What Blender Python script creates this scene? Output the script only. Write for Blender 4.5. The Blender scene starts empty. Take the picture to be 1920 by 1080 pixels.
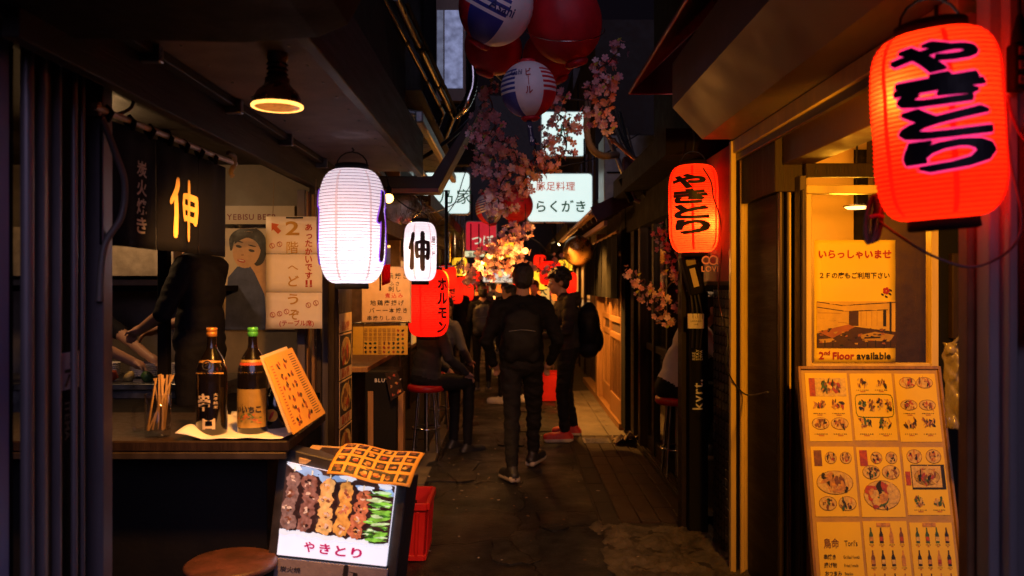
import bpy, bmesh, math, random
import numpy as np
from mathutils import Vector, Matrix, noise, Euler
random.seed(7)
R = math.radians
PI = math.pi
SC = bpy.context.scene
COL = SC.collection

# ------------------------------------------------------------------ camera
EYE, FPX, HZN = 1.6, 1500.0, 535.0          # eye height, focal length in photo pixels, horizon row
cd = bpy.data.cameras.new('camera')
cam = bpy.data.objects.new('camera', cd); COL.objects.link(cam); SC.camera = cam
cd.sensor_width = 36.0; cd.lens = FPX / 1920 * 36
cd.shift_y = -(540 - HZN) / 1920
cam.location = (0, 0, EYE); cam.rotation_euler = (R(90), 0, 0)
cd.clip_start = 0.05; cd.clip_end = 500
cd.dof.use_dof = True; cd.dof.focus_distance = 4.6; cd.dof.aperture_fstop = 2.2; cd.dof.aperture_blades = 7

# ------------------------------------------------------------------ night sky and city glow
W = bpy.data.worlds.new('World'); SC.world = W; W.use_nodes = True
wn = W.node_tree.nodes; wl = W.node_tree.links
for n in list(wn): wn.remove(n)
sky = wn.new('ShaderNodeTexSky'); sky.sky_type = 'NISHITA'; sky.sun_disc = False
sky.sun_elevation = R(-2); sky.sun_rotation = R(180)
hs = wn.new('ShaderNodeMix'); hs.data_type = 'RGBA'; hs.blend_type = 'MULTIPLY'; hs.inputs[0].default_value = 1
hs.inputs[7].default_value = (0.75, 0.55, 1.0, 1)          # city glow turns the night air violet
bg = wn.new('ShaderNodeBackground'); bg.inputs[1].default_value = 0.02
wo = wn.new('ShaderNodeOutputWorld')
wl.new(sky.outputs[0], hs.inputs[6]); wl.new(hs.outputs[2], bg.inputs[0]); wl.new(bg.outputs[0], wo.inputs[0])
sl = bpy.data.lights.new('city_glow', 'SUN'); sl.energy = 0.6; sl.angle = R(40); sl.color = (0.74, 0.62, 1.0)     # soft violet glow of the city behind the viewer
so = bpy.data.objects.new('city_glow', sl); COL.objects.link(so); so.rotation_euler = (R(64), 0, R(14)); so.location = (0, 0, 20)

SC.view_settings.view_transform = 'Standard'; SC.view_settings.look = 'None'
SC.view_settings.gamma = 1; SC.view_settings.use_curve_mapping = False; SC.view_settings.exposure = 0
cy = SC.cycles
cy.use_denoising = True
try: cy.denoiser = 'OPENIMAGEDENOISE'
except Exception: pass
cy.max_bounces = 6; cy.diffuse_bounces = 3; cy.glossy_bounces = 3; cy.transmission_bounces = 4; cy.transparent_max_bounces = 24
cy.caustics_reflective = False; cy.caustics_refractive = False
cy.sample_clamp_indirect = 2.5; cy.sample_clamp_direct = 0
cy.blur_glossy = 1.0

# ------------------------------------------------------------------ materials
MATS = {}
def nd(nt, t, **kw):
    n = nt.nodes.new(t)
    for k, v in kw.items(): setattr(n, k, v)
    return n
def c4(c): return (c[0], c[1], c[2], 1)
def hexc(s):
    v = [int(s[i:i+2], 16) / 255 for i in (0, 2, 4)]
    return tuple(x / 12.92 if x <= .04045 else ((x + .055) / 1.055) ** 2.4 for x in v)
def base(name):
    m = bpy.data.materials.new(name); m.use_nodes = True
    m.node_tree.nodes.clear(); MATS[name] = m
    return m, m.node_tree
def M(name, col=(.5, .5, .5), rough=.6, metal=0, var=.25, sc=12, bump=.15, bsc=None, emit=None, es=0, stretch=(1, 1, 1), coat=0, sss=0, col2=None, spec=.5):
    """a principled surface whose colour, roughness and relief are broken up by two noises"""
    if name in MATS: return MATS[name]
    m, nt = base(name); L = nt.links.new
    out = nd(nt, 'ShaderNodeOutputMaterial'); p = nd(nt, 'ShaderNodeBsdfPrincipled')
    tc = nd(nt, 'ShaderNodeTexCoord'); mp = nd(nt, 'ShaderNodeMapping'); mp.inputs[3].default_value = stretch
    L(tc.outputs['Object'], mp.inputs[0])
    n1 = nd(nt, 'ShaderNodeTexNoise'); n1.inputs['Scale'].default_value = sc; n1.inputs['Detail'].default_value = 6; n1.inputs['Roughness'].default_value = .62
    L(mp.outputs[0], n1.inputs[0])
    rp = nd(nt, 'ShaderNodeValToRGB'); e = rp.color_ramp.elements
    a = col2 or tuple(x * (1 - var) for x in col); b = tuple(min(1, x * (1 + var * .8)) for x in col)
    e[0].position = .3; e[0].color = c4(a); e[1].position = .7; e[1].color = c4(b)
    L(n1.outputs[0], rp.inputs[0]); L(rp.outputs[0], p.inputs['Base Color'])
    mr = nd(nt, 'ShaderNodeMapRange'); mr.inputs[1].default_value = .3; mr.inputs[2].default_value = .7
    mr.inputs[3].default_value = max(.03, rough - .12); mr.inputs[4].default_value = min(1, rough + .12)
    L(n1.outputs[0], mr.inputs[0]); L(mr.outputs[0], p.inputs['Roughness'])
    p.inputs['Metallic'].default_value = metal
    p.inputs['Specular IOR Level'].default_value = spec
    if coat: p.inputs['Coat Weight'].default_value = coat; p.inputs['Coat Roughness'].default_value = .15
    if bump:
        n2 = nd(nt, 'ShaderNodeTexNoise'); n2.inputs['Scale'].default_value = bsc or sc * 5; n2.inputs['Detail'].default_value = 4
        L(mp.outputs[0], n2.inputs[0])
        bp = nd(nt, 'ShaderNodeBump'); bp.inputs['Strength'].default_value = bump; bp.inputs['Distance'].default_value = .01
        L(n2.outputs[0], bp.inputs['Height']); L(bp.outputs[0], p.inputs['Normal'])
    if emit:
        p.inputs['Emission Color'].default_value = c4(emit); p.inputs['Emission Strength'].default_value = es
    L(p.outputs[0], out.inputs[0])
    return m
def E(name, col, s, var=.12, sc=9):
    """something that gives off light: lamp glass, backlit film"""
    if name in MATS: return MATS[name]
    m, nt = base(name); L = nt.links.new
    out = nd(nt, 'ShaderNodeOutputMaterial'); p = nd(nt, 'ShaderNodeBsdfPrincipled')
    p.inputs['Base Color'].default_value = c4(tuple(x * .5 for x in col)); p.inputs['Roughness'].default_value = .35
    tc = nd(nt, 'ShaderNodeTexCoord'); n1 = nd(nt, 'ShaderNodeTexNoise'); n1.inputs['Scale'].default_value = sc; n1.inputs['Detail'].default_value = 5
    L(tc.outputs['Object'], n1.inputs[0])
    rp = nd(nt, 'ShaderNodeValToRGB'); e = rp.color_ramp.elements
    e[0].position = .32; e[0].color = c4(tuple(x * (1 - var) for x in col)); e[1].position = .68; e[1].color = c4(tuple(x * (1 + var * .5) for x in col))
    L(n1.outputs[0], rp.inputs[0]); L(rp.outputs[0], p.inputs['Emission Color']); p.inputs['Emission Strength'].default_value = s
    L(p.outputs[0], out.inputs[0])
    return m
def PAPER(name, col, trans, emit=0, ecol=None, fibre=.2):
    """lantern paper: light of the bulb inside comes through it"""
    if name in MATS: return MATS[name]
    m, nt = base(name); L = nt.links.new
    out = nd(nt, 'ShaderNodeOutputMaterial')
    tr = nd(nt, 'ShaderNodeBsdfTranslucent'); df = nd(nt, 'ShaderNodeBsdfDiffuse'); mx = nd(nt, 'ShaderNodeMixShader'); mx.inputs[0].default_value = .3
    tc = nd(nt, 'ShaderNodeTexCoord'); n1 = nd(nt, 'ShaderNodeTexNoise'); n1.inputs['Scale'].default_value = 60; n1.inputs['Detail'].default_value = 4
    L(tc.outputs['Object'], n1.inputs[0])
    rp = nd(nt, 'ShaderNodeValToRGB'); e = rp.color_ramp.elements
    e[0].position = .3; e[0].color = c4(tuple(x * (1 - fibre) for x in trans)); e[1].position = .7; e[1].color = c4(trans)
    L(n1.outputs[0], rp.inputs[0]); L(rp.outputs[0], tr.inputs[0]); df.inputs[0].default_value = c4(col)
    L(tr.outputs[0], mx.inputs[1]); L(df.outputs[0], mx.inputs[2])
    if emit:
        em = nd(nt, 'ShaderNodeEmission'); em.inputs[0].default_value = c4(ecol or trans); em.inputs[1].default_value = emit
        ad = nd(nt, 'ShaderNodeAddShader'); L(mx.outputs[0], ad.inputs[0]); L(em.outputs[0], ad.inputs[1]); L(ad.outputs[0], out.inputs[0])
    else: L(mx.outputs[0], out.inputs[0])
    return m
def GLASS(name, tint=(.9, .95, .95), refl=.5, rough=.03):
    if name in MATS: return MATS[name]
    m, nt = base(name); L = nt.links.new
    out = nd(nt, 'ShaderNodeOutputMaterial')
    t = nd(nt, 'ShaderNodeBsdfTransparent'); t.inputs[0].default_value = c4(tint)
    g = nd(nt, 'ShaderNodeBsdfGlossy'); g.inputs['Roughness'].default_value = rough
    f = nd(nt, 'ShaderNodeLayerWeight'); f.inputs[0].default_value = .5
    tc = nd(nt, 'ShaderNodeTexCoord'); n = nd(nt, 'ShaderNodeTexNoise'); n.inputs['Scale'].default_value = 6
    bp = nd(nt, 'ShaderNodeBump'); bp.inputs['Strength'].default_value = .04; L(tc.outputs['Object'], n.inputs[0]); L(n.outputs[0], bp.inputs['Height']); L(bp.outputs[0], g.inputs['Normal'])
    pw = nd(nt, 'ShaderNodeMath'); pw.operation = 'POWER'; pw.inputs[1].default_value = 3.0; L(f.outputs['Facing'], pw.inputs[0])
    ml = nd(nt, 'ShaderNodeMath'); ml.operation = 'MULTIPLY_ADD'; ml.inputs[1].default_value = .55; ml.inputs[2].default_value = refl * .12; L(pw.outputs[0], ml.inputs[0])
    mx = nd(nt, 'ShaderNodeMixShader'); L(ml.outputs[0], mx.inputs[0]); L(t.outputs[0], mx.inputs[1]); L(g.outputs[0], mx.inputs[2]); L(mx.outputs[0], out.inputs[0])
    return m

# ------------------------------------------------------------------ geometry helpers
def P(px, py, d): return Vector(((px - 960) / FPX * d, d, EYE + (HZN - py) / FPX * d))
def GX(px, d): return (px - 960) / FPX * d
def GZ(py, d): return EYE + (HZN - py) / FPX * d

class MB:
    def __init__(s): s.v = []; s.f = []; s.m = []; s.sm = []
    def add(s, vs, fs, mi=0, smooth=False):
        o = len(s.v); s.v += [Vector(v) for v in vs]
        for f in fs: s.f.append([i + o for i in f]); s.m.append(mi); s.sm.append(smooth)
        return s
    def box(s, lo, hi, mi=0, mat=None, b=0):
        x0, y0, z0 = lo; x1, y1, z1 = hi
        vs = [(x0,y0,z0),(x1,y0,z0),(x1,y1,z0),(x0,y1,z0),(x0,y0,z1),(x1,y0,z1),(x1,y1,z1),(x0,y1,z1)]
        if mat is not None: vs = [mat @ Vector(v) for v in vs]
        return s.add(vs, [(0,3,2,1),(4,5,6,7),(0,1,5,4),(1,2,6,5),(2,3,7,6),(3,0,4,7)], mi)
    def cbox(s, c, size, mi=0, rot=None):
        h = [x / 2 for x in size]
        mt = Matrix.Translation(c) @ (Euler(rot).to_matrix().to_4x4() if rot else Matrix())
        return s.box((-h[0], -h[1], -h[2]), (h[0], h[1], h[2]), mi, mt)
    def beam(s, a, b, w, h, mi=0, up=(0, 0, 1)):
        a, b = Vector(a), Vector(b); d = (b - a); L = d.length; d.normalize()
        x = d.cross(Vector(up))
        if x.length < 1e-4: x = d.cross(Vector((1, 0, 0)))
        x.normalize(); u = x.cross(d)
        vs = [p + x * (sx * w / 2) + u * (sz * h / 2) for p in (a, b) for sx, sz in ((-1,-1),(1,-1),(1,1),(-1,1))]
        return s.add(vs, [(0,1,2,3),(7,6,5,4),(0,4,5,1),(1,5,6,2),(2,6,7,3),(3,7,4,0)], mi)
    def tube(s, pts, r, n=8, mi=0, caps=True, smooth=True, closed=False):
        pts = [Vector(p) for p in pts]; k = len(pts)
        rs = r if isinstance(r, (list, tuple)) else [r] * k
        vs = []; up = None
        for i, p in enumerate(pts):
            if closed: t = pts[(i + 1) % k] - pts[i - 1]
            else: t = pts[min(i + 1, k - 1)] - pts[max(i - 1, 0)]
            if t.length < 1e-9: t = Vector((0, 0, 1))
            t.normalize()
            if up is None: up = t.orthogonal().normalized()
            up = (up - t * up.dot(t))
            if up.length < 1e-6: up = t.orthogonal()
            up.normalize(); w = t.cross(up)
            for j in range(n):
                a = 2 * PI * j / n; vs.append(p + (up * math.cos(a) + w * math.sin(a)) * rs[i])
        fs = []
        for i in range(k if closed else k - 1):
            i2 = (i + 1) % k
            for j in range(n): fs.append((i*n+j, i*n+(j+1) % n, i2*n+(j+1) % n, i2*n+j))
        s.add(vs, fs, mi, smooth)
        if caps and not closed: s.add(vs[:n], [list(range(n))[::-1]], mi); s.add(vs[-n:], [list(range(n))], mi)
        return s
    def lathe(s, prof, n=24, c=(0, 0, 0), mi=0, axis='z', smooth=True, cap=True, rot=None):
        c = Vector(c); vs = []
        for r, z in prof:
            for j in range(n):
                a = 2 * PI * j / n; v = Vector((r * math.cos(a), r * math.sin(a), z))
                if axis == 'y': v = Vector((v.x, v.z, v.y))
                if axis == 'x': v = Vector((v.z, v.x, v.y))
                if rot: v = Euler(rot).to_matrix() @ v
                vs.append(c + v)
        fs = [(i*n+j, i*n+(j+1) % n, (i+1)*n+(j+1) % n, (i+1)*n+j) for i in range(len(prof)-1) for j in range(n)]
        s.add(vs, fs, mi, smooth)
        if cap:
            if prof[0][0] > 1e-4: s.add(vs[:n], [list(range(n))[::-1]], mi)
            if prof[-1][0] > 1e-4: s.add(vs[-n:], [list(range(n))], mi)
        return s
    def prism(s, poly, y0, y1, mi=0, axis='y'):
        n = len(poly)
        f = (lambda a, b, t: (a, t, b)) if axis == 'y' else ((lambda a, b, t: (t, a, b)) if axis == 'x' else (lambda a, b, t: (a, b, t)))
        vs = [f(a, b, y0) for a, b in poly] + [f(a, b, y1) for a, b in poly]
        return s.add(vs, [list(range(n))[::-1], [i + n for i in range(n)]] + [(i, (i+1) % n, (i+1) % n + n, i + n) for i in range(n)], mi)
    def grid(s, fn, nu, nv, mi=0, smooth=True):
        vs = [fn(i / nu, j / nv) for j in range(nv + 1) for i in range(nu + 1)]; w = nu + 1
        return s.add(vs, [(j*w+i, j*w+i+1, (j+1)*w+i+1, (j+1)*w+i) for j in range(nv) for i in range(nu)], mi, smooth)
    def ball(s, c, r, n=10, mi=0, sq=(1, 1, 1), jit=0):
        c = Vector(c); vs = [c + Vector((0, 0, -r * sq[2]))]; k = max(4, n // 2)
        for i in range(1, k):
            b = -PI/2 + PI * i / k
            for j in range(n):
                a = 2*PI*j/n; q = r * (1 + (random.uniform(-jit, jit) if jit else 0))
                vs.append(c + Vector((q*math.cos(b)*math.cos(a)*sq[0], q*math.cos(b)*math.sin(a)*sq[1], q*math.sin(b)*sq[2])))
        vs.append(c + Vector((0, 0, r * sq[2]))); N = len(vs) - 1
        fs = [(0, 1 + (j+1) % n, 1 + j) for j in range(n)]
        for i in range(k - 2):
            for j in range(n): fs.append((1+i*n+j, 1+i*n+(j+1) % n, 1+(i+1)*n+(j+1) % n, 1+(i+1)*n+j))
        fs += [(N, 1+(k-2)*n+j, 1+(k-2)*n+(j+1) % n) for j in range(n)]
        return s.add(vs, fs, mi, True)
    def build(s, name, mats, parent=None, rel=True, bevel=0, solid=0, kind=None, seg=1):
        me = bpy.data.meshes.new(name)
        off = parent_pos(parent) if (parent is not None and rel) else Vector()
        me.from_pydata([tuple(v - off) for v in s.v], [], s.f)
        for m in (mats if isinstance(mats, (list, tuple)) else [mats]): me.materials.append(m)
        if s.f:
            me.polygons.foreach_set('material_index', s.m); me.polygons.foreach_set('use_smooth', s.sm)
        me.validate(); me.update()
        o = bpy.data.objects.new(name, me); COL.objects.link(o)
        if parent is not None: o.parent = parent
        if solid: md = o.modifiers.new('solid', 'SOLIDIFY'); md.thickness = solid; md.offset = 0
        if bevel: md = o.modifiers.new('bevel', 'BEVEL'); md.width = bevel; md.segments = seg; md.limit_method = 'ANGLE'; md.angle_limit = R(50)
        if kind: o['kind'] = kind
        return o
def parent_pos(o):
    p = Vector()
    while o is not None: p += o.location; o = o.parent
    return p
def tag(o, label, cat, group=None):
    o['label'] = label; o['category'] = cat
    if group: o['group'] = group
    return o
def thing(name, label, cat, loc=(0, 0, 0), group=None, rot=(0, 0, 0)):
    o = bpy.data.objects.new(name, None); COL.objects.link(o); o.location = loc; o.rotation_euler = rot; o.empty_display_size = .1
    return tag(o, label, cat, group)
def struct(o): o['kind'] = 'structure'; return o
def dup(o, parent=None):
    c = o.copy(); COL.objects.link(c); c.parent = parent
    for ch in list(o.children): dup(ch, c)
    return c
def box1(name, lo, hi, mat, parent, bevel=.003): return MB().box(lo, hi).build(name, mat, parent, bevel=bevel)
def lamp(name, loc, e, col, r=.03, parent=None, spot=None, rot=(0, 0, 0), blend=.5):
    l = bpy.data.lights.new(name, 'SPOT' if spot else 'POINT'); l.energy = e; l.color = col; l.shadow_soft_size = r
    if spot: l.spot_size = R(spot); l.spot_blend = blend
    o = bpy.data.objects.new(name, l); COL.objects.link(o)
    o.location = Vector(loc) - (parent_pos(parent) if parent is not None else Vector()); o.rotation_euler = rot
    if parent is not None: o.parent = parent
    return o

# ------------------------------------------------------------------ lettering
GC = {}
def glyph(ch, bold=0.0):
    k = (ch, bold)
    if k not in GC:
        c = bpy.data.curves.new('glyph', 'FONT'); c.body = ch; c.offset = bold; c.resolution_u = 3; c.dimensions = '2D'; c.fill_mode = 'BOTH'
        o = bpy.data.objects.new('glyph', c); m = bpy.data.meshes.new_from_object(o)
        GC[k] = ([(v.co.x, v.co.y) for v in m.vertices], [tuple(p.vertices) for p in m.polygons])
        bpy.data.objects.remove(o); bpy.data.curves.remove(c); bpy.data.meshes.remove(m)
    return GC[k]
ADV = {}
def adv(ch):
    if ord(ch) > 0x2000: return 1.0
    if ch == ' ': return .3
    v, _ = glyph(ch)
    return (max(p[0] for p in v) + .06) if v else .3
def put_text(mb, s, fn, x, y, size, bold=.0, vertical=False, mi=0, align='l', sx=1.0, fit=None, pitch=1.05):
    """fn(u, v) -> point; (x, y) is the start; vertical text runs down from (x centre, y top)"""
    if vertical:
        cy_ = y
        for ch in s:
            if ch == 'ー': ch = '｜'
            v, f = glyph(ch, bold)
            mb.add([fn(x + (a - .48) * size * sx, cy_ - size * .88 + b * size) for a, b in v], f, mi); cy_ -= size * pitch
        return
    w = sum(adv(c) for c in s) * size * sx * (pitch / 1.05)
    cx = x - (w / 2 if align == 'c' else (w if align == 'r' else 0))
    for ch in s:
        v, f = glyph(ch, bold)
        mb.add([fn(cx + a * size * sx, y + b * size) for a, b in v], f, mi); cx += adv(ch) * size * sx * (pitch / 1.05)
def fit_glyph(mb, ch, fn, u0, v0, u1, v1, bold=.04, mi=0):
    v, f = glyph(ch, bold)
    x0 = min(a for a, b in v); x1 = max(a for a, b in v); y0 = min(b for a, b in v); y1 = max(b for a, b in v)
    mb.add([fn(u0 + (a - x0) / (x1 - x0) * (u1 - u0), v0 + (b - y0) / (y1 - y0) * (v1 - v0)) for a, b in v], f, mi)
def fit_glyph_curved(mb, ch, fn, u0, v0, u1, v1, bold=.05, mi=0, nu=12, nv=6):
    """a glyph cut into small faces so that it can follow a round surface"""
    v, f = glyph(ch, bold); x0 = min(a for a, b in v); x1 = max(a for a, b in v); y0 = min(b for a, b in v); y1 = max(b for a, b in v)
    bm = bmesh.new(); vv = [bm.verts.new(((a - x0) / (x1 - x0), (b - y0) / (y1 - y0), 0)) for a, b in v]
    for q_ in f:
        try: bm.faces.new([vv[i] for i in q_])
        except ValueError: pass
    for n, ax in ((nu, 0), (nv, 1)):
        for k in range(1, n):
            co = [0, 0, 0]; no_ = [0, 0, 0]; co[ax] = k / n; no_[ax] = 1
            bmesh.ops.bisect_plane(bm, geom=bm.verts[:] + bm.edges[:] + bm.faces[:], plane_co=co, plane_no=no_)
    bm.verts.index_update()
    mb.add([fn(u0 + q_.co.x * (u1 - u0), v0 + q_.co.y * (v1 - v0)) for q_ in bm.verts], [[w.index for w in q_.verts] for q_ in bm.faces], mi); bm.free()
def aim(o, d): o.rotation_euler = Vector(d).to_track_quat('-Z', 'Y').to_euler()
def catmull(pts, n=6):
    p = [pts[0]] + list(pts) + [pts[-1]]; out = []
    for i in range(1, len(p) - 2):
        for k in range(n):
            t = k / n; a, b, c, d = p[i-1], p[i], p[i+1], p[i+2]
            out.append(tuple(.5 * (2*b[j] + (c[j]-a[j])*t + (2*a[j]-5*b[j]+4*c[j]-d[j])*t*t + (3*b[j]-a[j]-3*c[j]+d[j])*t**3) for j in range(len(b))))
    out.append(tuple(pts[-1])); return out
def brush(mb, strokes, fn, grow=0.0, mi=0, lift=0.0, aspect=1.0):
    """brush strokes of (u, v, width) points as flat ribbons with round ends; fn(u, v, lift) -> point"""
    for si, st in enumerate(strokes):
        q = catmull(st, 7); L = []; Rr = []; lf = lift + si * .0004
        for i, (u, v, w) in enumerate(q):
            a = q[max(0, i-1)]; b = q[min(len(q)-1, i+1)]
            dx, dy = (b[0]-a[0]) * aspect, b[1]-a[1]; l = math.hypot(dx, dy) or 1e-6
            nx, ny = -dy / l, dx / l; h = w / 2 + grow
            L.append((u + nx * h / aspect, v + ny * h)); Rr.append((u - nx * h / aspect, v - ny * h))
        def cap(i, j):
            u, v, w = q[i]; du, dv = (q[i][0]-q[j][0]) * aspect, q[i][1]-q[j][1]; l = math.hypot(du, dv) or 1e-6
            a0 = math.atan2(dv, du); h = w / 2 + grow
            return [(u + math.cos(a0 + a) * h / aspect, v + math.sin(a0 + a) * h) for a in (-1.2, -.75, -.3, .3, .75, 1.2)]
        n = len(q); vs = [fn(x[0], x[1], lf) for x in L] + [fn(x[0], x[1], lf) for x in Rr]
        fs = [(i, i+1, n+i+1, n+i) for i in range(n-1)]
        c1 = cap(0, 1); c2 = cap(n-1, n-2); o = len(vs); vs += [fn(x[0], x[1], lf) for x in c1 + c2]
        fs += [[0] + [n] + list(range(o, o+6)), [2*n-1, n-1] + list(range(o+6, o+12))]
        mb.add(vs, fs, mi)
def tr(pts, x0, y0, w, h): return [((x - x0) / w, 1 - (y - y0) / h, wd / h) for x, y, wd in pts]
# hand drawn brush forms, each stroke a list of (x, y, width)
YA = [tr(s, 410, 160, 310, 130) for s in (
    [(418,276,22),(470,250,34),(540,218,30),(620,190,24),(680,180,22),(708,200,28),(692,228,30),(640,240,20),(605,226,12)],
    [(492,190,20),(540,180,26),(590,204,22)], [(440,222,22),(500,232,28),(560,256,30),(618,276,38)])]
KI = [tr(s, 440, 292, 285, 138) for s in (
    [(442,352,26),(520,346,30),(600,318,24),(662,304,16)], [(462,378,22),(560,362,26),(650,342,24),(716,362,26)],
    [(575,302,20),(625,318,26),(680,342,28),(722,366,24)], [(640,388,12),(540,396,22),(466,402,28),(452,418,24),(510,426,22),(580,412,18),(640,396,12)])]
TO = [tr(s, 450, 418, 290, 130) for s in (
    [(456,452,24),(505,464,34),(548,492,38),(590,468,20)], [(734,448,14),(690,428,32),(620,436,30),(540,488,26),(468,530,32),(510,544,22),(610,526,20),(722,506,18)])]
RI = [tr(s, 470, 540, 270, 126) for s in (
    [(480,580,30),(490,620,38),(510,644,36),(560,628,24),(590,580,22)], [(586,566,16),(650,548,32),(715,560,42),(734,604,46),(700,642,34),(600,656,18)])]
SHIN = [[(.22,.97,.10),(.18,.80,.11),(.02,.58,.08)], [(.16,.70,.10),(.17,.40,.11),(.15,.04,.13)],
        [(.40,.72,.09),(.39,.55,.10),(.42,.33,.09)], [(.40,.72,.08),(.66,.75,.09),(.93,.72,.11)], [(.93,.72,.11),(.94,.52,.11),(.90,.30,.12)],
        [(.43,.53,.07),(.66,.54,.07),(.90,.53,.07)], [(.42,.34,.08),(.66,.35,.08),(.90,.33,.09)], [(.67,.99,.11),(.67,.60,.12),(.66,.30,.13),(.67,.0,.12)]]
def frame(o, ux, uy, eps=.002):
    o = Vector(o); ux = Vector(ux).normalized(); uy = Vector(uy).normalized(); n = ux.cross(uy)
    return lambda u, v, l=0.0: o + ux * u + uy * v + n * (eps + l)
# ------------------------------------------------------------------ shared materials
def ASPHALT(name, col, crack=True):
    m, nt = base(name); L = nt.links.new
    out = nd(nt, 'ShaderNodeOutputMaterial'); p = nd(nt, 'ShaderNodeBsdfPrincipled'); tc = nd(nt, 'ShaderNodeTexCoord')
    def nz(s, d=5): n = nd(nt, 'ShaderNodeTexNoise'); n.inputs['Scale'].default_value = s; n.inputs['Detail'].default_value = d; L(tc.outputs['Object'], n.inputs[0]); return n
    big, mid = nz(1.6), nz(9); gr = nd(nt, 'ShaderNodeTexVoronoi'); gr.inputs['Scale'].default_value = 130; L(tc.outputs['Object'], gr.inputs['Vector'])
    wv = nd(nt, 'ShaderNodeMix'); wv.data_type = 'VECTOR'; wv.inputs[0].default_value = .22; L(tc.outputs['Object'], wv.inputs[4]); L(nz(2.5, 6).outputs['Color'], wv.inputs[5])
    ck = nd(nt, 'ShaderNodeTexVoronoi'); ck.feature = 'DISTANCE_TO_EDGE'; ck.inputs['Scale'].default_value = 1.5; L(wv.outputs[1], ck.inputs['Vector'])
    cr_ = nd(nt, 'ShaderNodeMapRange'); cr_.inputs[1].default_value = 0; cr_.inputs[2].default_value = .012; L(ck.outputs['Distance'], cr_.inputs[0])
    rp = nd(nt, 'ShaderNodeValToRGB'); e = rp.color_ramp.elements; e[0].position = .35; e[0].color = c4(tuple(x * .45 for x in col)); e[1].position = .68; e[1].color = c4(tuple(x * 1.5 for x in col)); L(mid.outputs[0], rp.inputs[0])
    sp = nd(nt, 'ShaderNodeMapRange'); sp.inputs[1].default_value = .55; sp.inputs[2].default_value = 1; sp.inputs[3].default_value = .75; sp.inputs[4].default_value = 2.2; L(gr.outputs['Color'], sp.inputs[0])
    m1 = nd(nt, 'ShaderNodeMix'); m1.data_type = 'RGBA'; m1.blend_type = 'MULTIPLY'; m1.inputs[0].default_value = 1; L(rp.outputs[0], m1.inputs[6]); L(sp.outputs[0], m1.inputs[7])
    m2 = nd(nt, 'ShaderNodeMix'); m2.data_type = 'RGBA'; m2.blend_type = 'MULTIPLY'; m2.inputs[0].default_value = .8 if crack else 0; L(m1.outputs[2], m2.inputs[6]); L(cr_.outputs[0], m2.inputs[7]); L(m2.outputs[2], p.inputs['Base Color'])
    rr = nd(nt, 'ShaderNodeMapRange'); rr.inputs[1].default_value = .38; rr.inputs[2].default_value = .62; rr.inputs[3].default_value = .32; rr.inputs[4].default_value = .75; L(big.outputs[0], rr.inputs[0]); L(rr.outputs[0], p.inputs['Roughness']); p.inputs['Specular IOR Level'].default_value = .28
    ad = nd(nt, 'ShaderNodeMath'); ad.operation = 'MULTIPLY_ADD'; ad.inputs[1].default_value = .35; L(gr.outputs['Distance'], ad.inputs[0]); L(cr_.outputs[0], ad.inputs[2])
    a2 = nd(nt, 'ShaderNodeMath'); a2.operation = 'ADD'; L(ad.outputs[0], a2.inputs[0]); L(mid.outputs[0], a2.inputs[1])
    bp = nd(nt, 'ShaderNodeBump'); bp.inputs['Strength'].default_value = .8; bp.inputs['Distance'].default_value = .012; L(a2.outputs[0], bp.inputs['Height']); L(bp.outputs[0], p.inputs['Normal'])
    L(p.outputs[0], out.inputs[0]); return m
m_asph = ASPHALT('asphalt', (.012, .0115, .013))
m_conc = M('concrete', (.13, .105, .08), .72, var=.4, sc=4, bump=.45, bsc=60)
m_concd = M('old_concrete', (.038, .030, .024), .75, var=.5, sc=5, bump=.6, bsc=45, spec=.18)
m_slab = M('paving_brown', (.05, .031, .023), .6, var=.35, sc=7, bump=.35, bsc=70, spec=.18)
m_dirt = M('ground_dirt', (.03, .026, .023), .8, var=.4, sc=3, bump=.4)
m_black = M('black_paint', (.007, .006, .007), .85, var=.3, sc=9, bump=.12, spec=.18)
m_dark = M('dark_wood', (.030, .016, .010), .55, var=.5, sc=6, bump=.3, stretch=(6, 6, .6), spec=.18)
m_darkv = M('dark_stained_board', (.018, .012, .010), .6, var=.45, sc=5, bump=.25, stretch=(1, .4, 5), spec=.18)
m_wood = M('amber_wood', (.30, .15, .055), .45, var=.35, sc=5, bump=.2, stretch=(7, 7, .5))
m_alu = M('weathered_aluminium', (.42, .38, .37), .38, metal=.75, var=.22, sc=10, bump=.08, stretch=(1, 1, .15))
m_alum = M('painted_aluminium', (.17, .14, .16), .42, metal=.35, var=.22, sc=9, bump=.06, stretch=(1, 1, .2))
m_bronze = M('bronze_frame', (.10, .07, .05), .4, metal=.6, var=.3, sc=9, bump=.08, stretch=(1, 1, .2))
m_steel = M('dull_steel', (.22, .22, .23), .35, metal=.9, var=.35, sc=14, bump=.12)
m_galv = M('galvanised_sheet', (.30, .34, .34), .42, metal=.6, var=.3, sc=8, bump=.15)
m_soff = M('soffit_board', (.15, .12, .13), .7, var=.6, sc=3.2, bump=.25, bsc=80, spec=.18)
m_cream = M('cream_sheet_metal', (.13, .09, .082), .55, var=.14, sc=3, bump=.05, bsc=8)
m_plaster = M('stained_plaster', (.38, .31, .24), .75, var=.25, sc=4, bump=.25)
m_cable = M('black_cable', (.012, .011, .012), .45, var=.2, bump=.05)
m_cabled = M('grey_cable', (.10, .08, .075), .5, var=.2, bump=.05)
m_chrome = M('polished_metal', (.6, .58, .56), .18, metal=1, var=.15, bump=.03)
m_red = M('red_plastic', (.50, .012, .010), .38, var=.2, sc=6, bump=.06)
m_paper = M('white_paper', (.84, .76, .74), .7, var=.08, sc=5, bump=.12, bsc=14)
m_papery = M('yellowed_paper', (.66, .52, .34), .6, var=.1, sc=4, bump=.12, bsc=12)
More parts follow.
